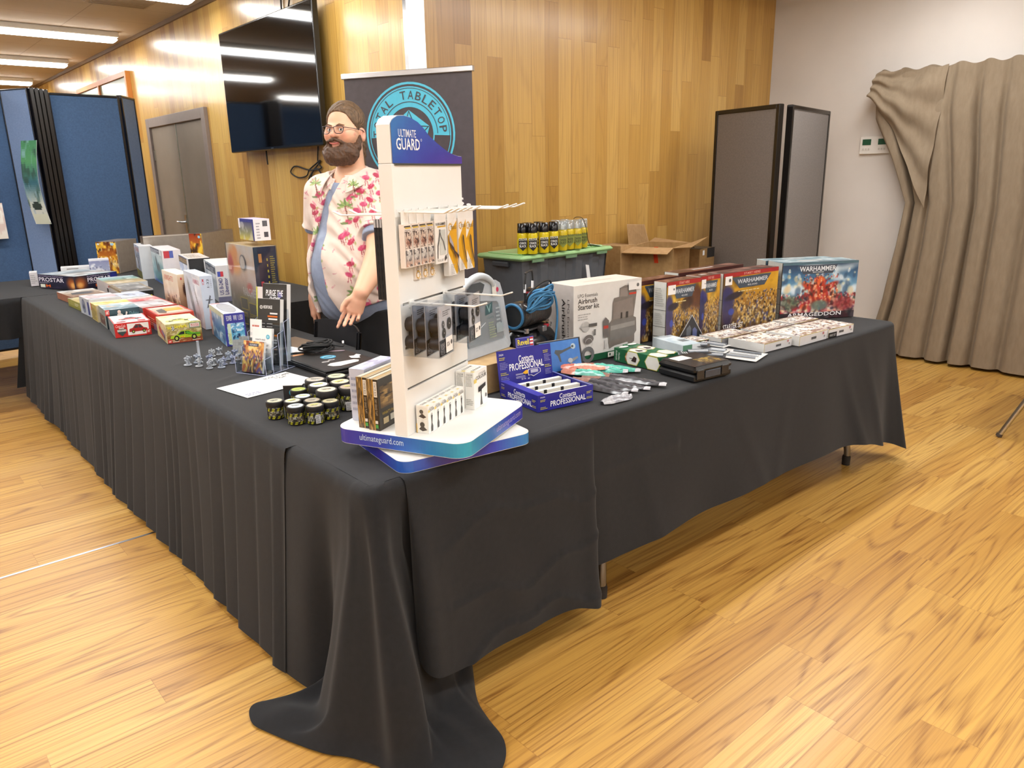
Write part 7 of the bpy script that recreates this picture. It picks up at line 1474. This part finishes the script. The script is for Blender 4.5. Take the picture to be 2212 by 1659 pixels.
def s_body(p):
    d = smin(s_torso(p), s_head(p), .04); d = smin(d, s_upper(p), .04); d = smin(d, s_legs(p), .05)
    arm = np.minimum(cap(p, EL, WR, .061, .037), cap(p, ER, WRR, .047, .03)); d = smin(d, arm, .02)
    d = smin(d, hand(p, WR+HL*.012, HL, HW, (.06, .45, .55, .7)), .014); d = smin(d, hand(p, WRR, HL2, HW2, (.25, .3, .35, .4)), .014)
    m = p.copy(); m[:, 0] = np.abs(m[:, 0]); return smin(d, su(.03, cap(m, (.11, .03, .055), (.12, -.1, .04), .045, .038), cap(m, (.12, -.1, .04), (.125, -.15, .032), .038, .03)), .03)
def fold(p, a=.006):
    x, y, z = p.T; return a*.55*np.sin(z*75+x*38+4*np.sin(x*21+z*9)+2*np.sin(y*30))*np.clip(np.sin(x*17+z*11)*1.5, 0, 1)+a*(np.sin(z*34+3*np.sin(x*13)+y*9)*.5+np.sin(x*41+z*17+2*np.sin(z*11))*.5)*np.clip((1.5-z)*4, .2, 1)
HEM = lambda p: .845+.34*np.clip(p[:, 0], 0, .25)
def s_tee(p):
    x, y, z = p.T; d = s_torso(p)-.012-.012*np.clip((1.0-z)*6, 0, 1); d = smin(d, sleeve(p, .008, .66), .04)+fold(p, .003)
    d = smax(d, .79-z, .006); return smax(d, -cap(p, (0, .0, 1.47), (0, -.06, 1.64), .078), .008)
def s_shirt(p):
    x, y, z = p.T
    T_ = s_torso(p)-.026-.02*np.clip((1.05-z)*5, 0, 1); T_ = smin(T_, sleeve(p, .022, .58), .045)+fold(p, .007)
    T_ = smax(T_, HEM(p)-z, .005)
    zl = np.array([.7, .82, .95, 1.1, 1.25, 1.38, 1.47, 1.6]); lf = np.interp(z, zl, [-.13, -.13, -.15, -.15, -.12, -.075, -.045, -.04]); rt = np.interp(z, zl, [.085, .045, -.025, -.05, -.05, -.035, .01, .05])
    op = np.maximum(np.maximum(lf-x, x-rt), y+.0); T_ = smax(T_, -op, .006)
    neck = cap(p, (0, .01, 1.45), (0, -.03, 1.66), .082, .1); T_ = smax(T_, -neck, .006)
    col_ = np.maximum(cap(p, (0, .025, 1.47), (0, .02, 1.52), .098, .09), -cap(p, (0, .02, 1.44), (0, .0, 1.60), .084, .080)); col_ = np.maximum(col_, -(y+.03)-.0); col_ = np.maximum(col_, np.abs(z-1.49-.25*y)-.035)
    for sx in (-1, 1):
        c0 = np.array((sx*.062, -.072, 1.462)); q = p-c0; n = unit((sx*.45, -.75, .5)); u = unit(np.cross(n, (0, 0, 1))); v = np.cross(n, u); fl = np.maximum(np.abs(q@n)-.0045, np.maximum(np.abs(q@u)-(.03 if sx < 0 else .036), np.abs(q@v)-(.03 if sx < 0 else .046))); col_ = np.minimum(col_, fl)
    return np.minimum(T_, col_)
def s_pants(p):
    x, y, z = p.T; m = p.copy(); m[:, 0] = np.abs(x); d = su(.05, s_legs(p), eld(p, (0, .0, .90), (.175, .15, .12)))-.014+fold(p, .005)-.012*np.clip((.5-z)*3, 0, 1)
    return smax(smax(d, z-.86, .005), .055-z, .005)
def s_hair(p):
    x, y, z = p.T; m = p.copy(); m[:, 0] = np.abs(x); st = .0018*np.sin(120*np.arctan2(z-1.7, y+.03)*.25+x*260)+nz(p, 70, .0015)
    d = eld(p, (0, .016, ZH-.098), (.087, .104, .098))-.0+st; cut = -((z-(ZH-.058))*1.0+(y+.068)*1.15+.95*np.maximum(np.abs(x)-.045, 0)); d = smax(d, cut, .006)
    side = -( (y+.028)*1.2+(z-(ZH-.128))*.9 ); d = smax(d, side, .006); d = smax(d, -eld(m, (.095, .012, ZH-.158), (.03, .026, .036)), .006)
    back = eld(p, (0, .085, ZH-.20), (.058, .038, .10))+st; tail = cap(p, (.01, .10, ZH-.22), (.03, .095, ZH-.40), .028, .014)+st
    return su(.02, d, back, tail)
def s_beard(p):
    x, y, z = p.T; m = p.copy(); m[:, 0] = np.abs(x); n = nz(p, 95, .0035)+nz(p, 45, .004)+nz(p, 210, .0015)
    d = su(.03, eld(p, (0, -.052, ZH-.235), (.080, .068, .055)), eld(m, (.040, -.05, ZH-.250), (.045, .055, .036)), eld(p, (-.005, -.066, ZH-.262), (.062, .05, .032)))
    d = smin(d, su(.015, cap(m, (.079, .0, ZH-.165), (.072, -.028, ZH-.215), .009, .022)), .02)
    d = smax(d, -eld(p, (0, -.118, ZH-.199), (.034, .04, .0175)), .006)
    d = smax(d, -eld(m, (.036, -.10, ZH-.163), (.035, .045, .030)), .012)
    mu = cap(m, (0, -.114, ZH-.179), (.034, -.104, ZH-.190), .0075, .0065); mu = smin(mu, cap(m, (.034, -.104, ZH-.19), (.046, -.085, ZH-.215), .0065, .012), .006)
    return smin(d, mu, .006)+n
def person():
    t = thing('person', 'bearded person in glasses and open pink floral shirt standing behind table', 'person', (1.905, 3.385, 0), radians(-60))
    def bld(name, f, lo, hi, h, colf, mat):
        V, F = surfnet(f, lo, hi, h); m = MB(); m.add(V, F.tolist(), '#888888', mat, True); o = m.build(name, t); me = o.data
        me.attributes.remove(me.attributes['Col']); at = me.attributes.new('Col', 'FLOAT_COLOR', 'POINT'); co = np.zeros(len(me.vertices)*3, np.float32); me.vertices.foreach_get('co', co); co = co.reshape(-1, 3).astype(float)
        at.data.foreach_set('color', np.hstack([lin(np.clip(colf(co), 0, 1)), np.ones((len(co), 1))]).astype(np.float32).ravel()); return o
    rs = np.random.RandomState(9)
    def skin(C):
        x, y, z = C.T; b = np.ones((len(C), 1))*hx('#e6b494'); hd = z > 1.56
        def ad(m, c, a):
            nonlocal b; m = (np.clip(m, 0, 1)*a)[:, None]; b = b*(1-m)+hx(c)*m
        ad(np.exp(-((np.abs(x)-.045)**2+(z-(ZH-.165))**2)/.0005)*(y < -.04), '#d98a74', .6); ad(np.exp(-(x**2+(z-(ZH-.162))**2)/.00022)*(y < -.09), '#dc8f7a', .6)
        ad(np.exp(-((np.abs(x)-.085)**2+(z-(ZH-.158))**2)/.0008)*(np.abs(x) > .078)*hd, '#dd9484', .6); ad(np.exp(-(x**2/.0008+(z-(ZH-.2))**2/.0002))*(y < -.06), '#cf8578', .7)
        ad(((z < 1.0) & (np.abs(x) > .18) | (y < -.28) & (z < 1.0))*.5, '#dd9c84', .6)
        ad((z < .12)*1., '#2a2422', 1)
        return b
    bld('body', s_body, (-.36, -.5, .0), (.4, .22, 1.86), .0042, skin, 'skin')
    def tee(C):
        x, y, z = C.T; b = np.ones((len(C), 1))*hx('#8b97b0'); k = np.clip((nz(C, 26, 1.)+.3)*1.2, 0, 1)*np.exp(-((z-1.22)/.09)**2)*(y < -.05); b = b*(1-.35*k[:, None])+hx('#c9d4e2')*.35*k[:, None]; return b+rs.uniform(-.012, .012, (len(C), 1))
    bld('t_shirt', s_tee, (-.34, -.34, .72), (.38, .24, 1.6), .0055, tee, 'fabric')
    bld('trousers', s_pants, (-.3, -.3, .04), (.3, .24, .9), .008, lambda C: np.ones((len(C), 1))*hx('#161517'), 'fabric')
    palms = [(-.025, 1.365, 1), (.11, 1.20, 1.1), (.0, .965, 1.25), (.17, 1.39, 1), (.22, 1.12, 1), (-.17, .92, 1.1), (-.165, 1.24, .9), (.2, .92, 1.1), (.29, 1.30, 1), (.02, 1.46, .7), (-.16, 1.47, .8)]
    flam = [(.13, 1.50), (.08, 1.49), (.17, 1.37), (.21, 1.33), (.24, 1.29), (.19, 1.22), (.09, 1.39), (.03, 1.34), (-.12, 1.38), (-.17, 1.33), (.1, 1.16), (.04, 1.17), (.1, 1.45), (.14, 1.42), (.06, 1.37), (.1, 1.335), (.14, 1.30), (-.03, 1.235), (-.01, 1.20), (-.05, 1.225), (.08, 1.08), (-.02, 1.10), (-.03, 1.05), (.11, .98), (.17, 1.03), (.05, .9), (.09, .89), (.02, 1.30), (.07, 1.27), (.12, 1.25), (.2, 1.27), (.24, 1.36), (.2, 1.45), (-.18, 1.36), (-.155, 1.30), (-.19, 1.18), (-.175, 1.12), (-.18, 1.05), (-.16, 1.0), (.24, 1.0), (.28, 1.15), (.0, 1.4), (.05, 1.43), (-.14, 1.42), (.13, .9), (.16, .96)]
    def shirt(C):
        x, y, z = C.T; s = .864*x+.503*y; s = np.where(y > .05, s*1.0+.037, s); b = np.ones((len(C), 1))*hx('#dfcbbe')
        def ad(m, c, a=1.):
            nonlocal b; m = (np.clip(m, 0, 1)*a)[:, None]; b = b*(1-m)+hx(c)*m
        def el(cx, cz, rx, rz, ro=0.): 
            ca, sa = cos(ro), sin(ro); u = (s-cx)*ca+(z-cz)*sa; v = -(s-cx)*sa+(z-cz)*ca; return (1.15-(u/rx)**2-(v/rz)**2)*4
        ad(nz(C, 30, 1.)*2, '#e8d9cf', .5)
        r2 = random.Random(4)
        for i, (cx, cz) in enumerate(flam):
            ro = r2.uniform(-.8, .8); k = 1.0+.3*r2.random(); ad(el(cx, cz, .017*k, .010*k, ro), '#c4406a' if i % 3 else '#b02848', .9); ad(el(cx+.008, cz+.014, .004, .016, -ro), '#d87a92', .8); ad(el(cx-.004, cz-.022, .0022, .018, ro*.3), '#9a3040', .8); ad(el(cx+.006, cz-.024, .0022, .018, .2), '#9a3040', .7); ad(el(cx+.02, cz-.008, .009, .005, ro+1), '#8ea04e', .6)
        for cx, cz, k in palms:
            for q in range(7):
                a = radians(-15+35*q); ad(el(cx+.019*k*cos(a), cz+.013*k*sin(a)-.004*abs(cos(a)), .021*k, .0052*k, a), '#66864a' if q % 2 else '#93a862', .9)
            for q in range(5): ad(el(cx+.002*q*k, cz-.012*q*k-.008, .0028, .008, -.2), '#7a4438', .9)
            ad(el(cx+.01*k, cz-.075*k, .016*k, .012*k), '#b03050', .8); ad(el(cx-.01*k, cz-.082*k, .018*k, .006*k), '#55703a', .8); ad(el(cx+.02, cz-.062*k, .01, .006), '#6f8a42', .8)
        for i in range(130): ad(el(r2.uniform(-.22, .32), r2.uniform(.84, 1.5), .012, .0022, r2.uniform(-1, 1)), '#c87084', .7)
        return b
    bld('floral_shirt', s_shirt, (-.36, -.34, .76), (.38, .26, 1.58), .0045, shirt, 'fabric')
    hc = lambda base: (lambda C: np.ones((len(C), 1))*hx(base)*(1+.22*nz(C*np.array((1, 1, .35)), 260, 1.)[:, None]+rs.uniform(-.08, .08, (len(C), 1))))
    for sx in (-1, 1):
        Pq = [np.array(q) for q in ((sx*.074, .015, 1.522), (sx*.046, -.068, 1.482), (sx*.058, -.134, 1.408), (sx*.122, -.072, 1.446))]
        G = np.array([[((Pq[0]*(1-u)+Pq[1]*u)*(1-v)+(Pq[3]*(1-u)+Pq[2]*u)*v)+np.array((sx*.3, -.7, .5))*(.012*sin(pi*v)*sin(pi*(.2+.6*u))+.010+.020*max(u, v*.8)) for v in np.linspace(0, 1, 14)] for u in np.linspace(0, 1, 16)])
        m = MB(); N_ = np.array((sx*.3, -.75, .55)); N_ /= np.linalg.norm(N_); H = G-N_*.004; cc = G.reshape(-1, 3); col_ = lin(np.clip(shirt(.25*(G[1:, 1:]+G[:-1, 1:]+G[1:, :-1]+G[:-1, :-1]).reshape(-1, 3)), 0, 1))
        m.grid(G, col_, 'fabric'); m.grid(H[::-1], col_[::-1], 'fabric')
        for e, f_ in ((G[0], H[0]), (G[-1], H[-1]), (G[:, 0], H[:, 0]), (G[:, -1], H[:, -1])): m.grid(np.array([e, f_]), '#d8c4b8', 'fabric')
        m.build('collar', t)
    bld('hair', s_hair, (-.12, -.12, ZH-.45), (.12, .16, ZH+.02), .0034, hc('#66503a'), 'hair')
    bld('beard', s_beard, (-.12, -.16, ZH-.345), (.12, .04, ZH-.13), .0032, hc('#533a28'), 'hair')
    z = lambda a: ZH-a
    for sx in (-1, 1):
        m = MB(); m.blob((sx*.030, -.0865, z(.137)), .0115, '#e8e2dc', 'gloss_plastic', 16, 10); m.build('eye', t)
        m = MB(); m.lathe([(.005, 0), (.004, .0012)], '#3a3028', 'gloss_plastic', 14, (sx*.030-.001, -.0985, z(.1375)), axis='y'); m.build('iris', t) if False else None
        m = MB(); m.blob((sx*.030+.0038, -.0955, z(.137)), (.0046, .003, .0048), '#2e2620', 'gloss_plastic', 12, 6); m.build('iris', t)
        m = MB(); m.tube([(sx*.012, -.099, z(.119)), (sx*.03, -.101, z(.113)), (sx*.05, -.088, z(.118))], [.0028, .0036, .002], '#7a5a40', 'hair', 7); m.build('eyebrow', t)
        m = MB(); m.tube([(sx*.0185, -.0945, z(.1315)), (sx*.03, -.0985, z(.1275)), (sx*.042, -.092, z(.132))], .0022, '#c98f78', 'skin', 7); m.build('eyelid', t)
    m = MB(); m.tube(spl([(-.028, -.104, z(.193)), (-.014, -.112, z(.1985)), (0, -.1145, z(.2)), (.014, -.112, z(.1985)), (.028, -.104, z(.193))], 4), [.0015]+[.003]*15+[.0015], '#c0685e', 'skin', 8); m.build('lips', t)
    g = thing('glasses', None, None, (0, 0, 0)); g.parent = t
    for sx in (-1, 1):
        m = MB(); P = [(sx*.010, -.118, z(.126)), (sx*.034, -.119, z(.122)), (sx*.054, -.110, z(.125)), (sx*.055, -.109, z(.136)), (sx*.049, -.112, z(.152)), (sx*.034, -.117, z(.156)), (sx*.018, -.118, z(.153)), (sx*.011, -.118, z(.14))]
        m.tube(spl(P+[P[0]], 4)[:-1], .0017, '#2c2030', 'gloss_plastic', 8, closed=True); m.build('glasses_frame', g)
        m = MB(); c = (sx*.033, -.1175, z(.138)); m.add([c]+P, [(0, i+1, (i+1) % 8+1) if sx > 0 else (0, (i+1) % 8+1, i+1) for i in range(8)], '#ffffff', 'lens_glass'); m.build('lens', g)
        m = MB(); m.tube([(sx*.054, -.110, z(.127)), (sx*.08, -.06, z(.132)), (sx*.089, .005, z(.138)), (sx*.09, .03, z(.15))], .0016, '#2c2030', 'gloss_plastic', 7); m.build('temple', g)
    m = MB(); m.tube([(-.011, -.118, z(.13)), (0, -.1195, z(.127)), (.011, -.118, z(.13))], .0016, '#2c2030', 'gloss_plastic', 7); m.build('bridge', g)
    d = unit(WR-EL); c = WR-d*.018; a = unit(np.cross(d, (0, 0, 1))); b = np.cross(d, a); m = MB(); P = []
    for k in (-.009, .009): P.append([tuple(c+d*k+(a*cos(q)+b*sin(q))*.0375) for q in np.linspace(0, 2*pi, 33)[:-1]])
    m.grid(np.array(P), '#5ec878', 'printed_card', True, True); m.grid(np.array(P)[::-1], '#5ec878', 'printed_card', True, True); m.build('wristband', t)
    n = np.cross(HL, HW); q = WR+HL*.112+HW*.014; m = MB(); m.tube([tuple(q+(HW*cos(k)+n*sin(k))*.0105) for k in np.linspace(0, 2*pi, 21)[:-1]], .0014, '#d8d8dc', 'metal', 6, closed=True); m.build('ring', t)
person()
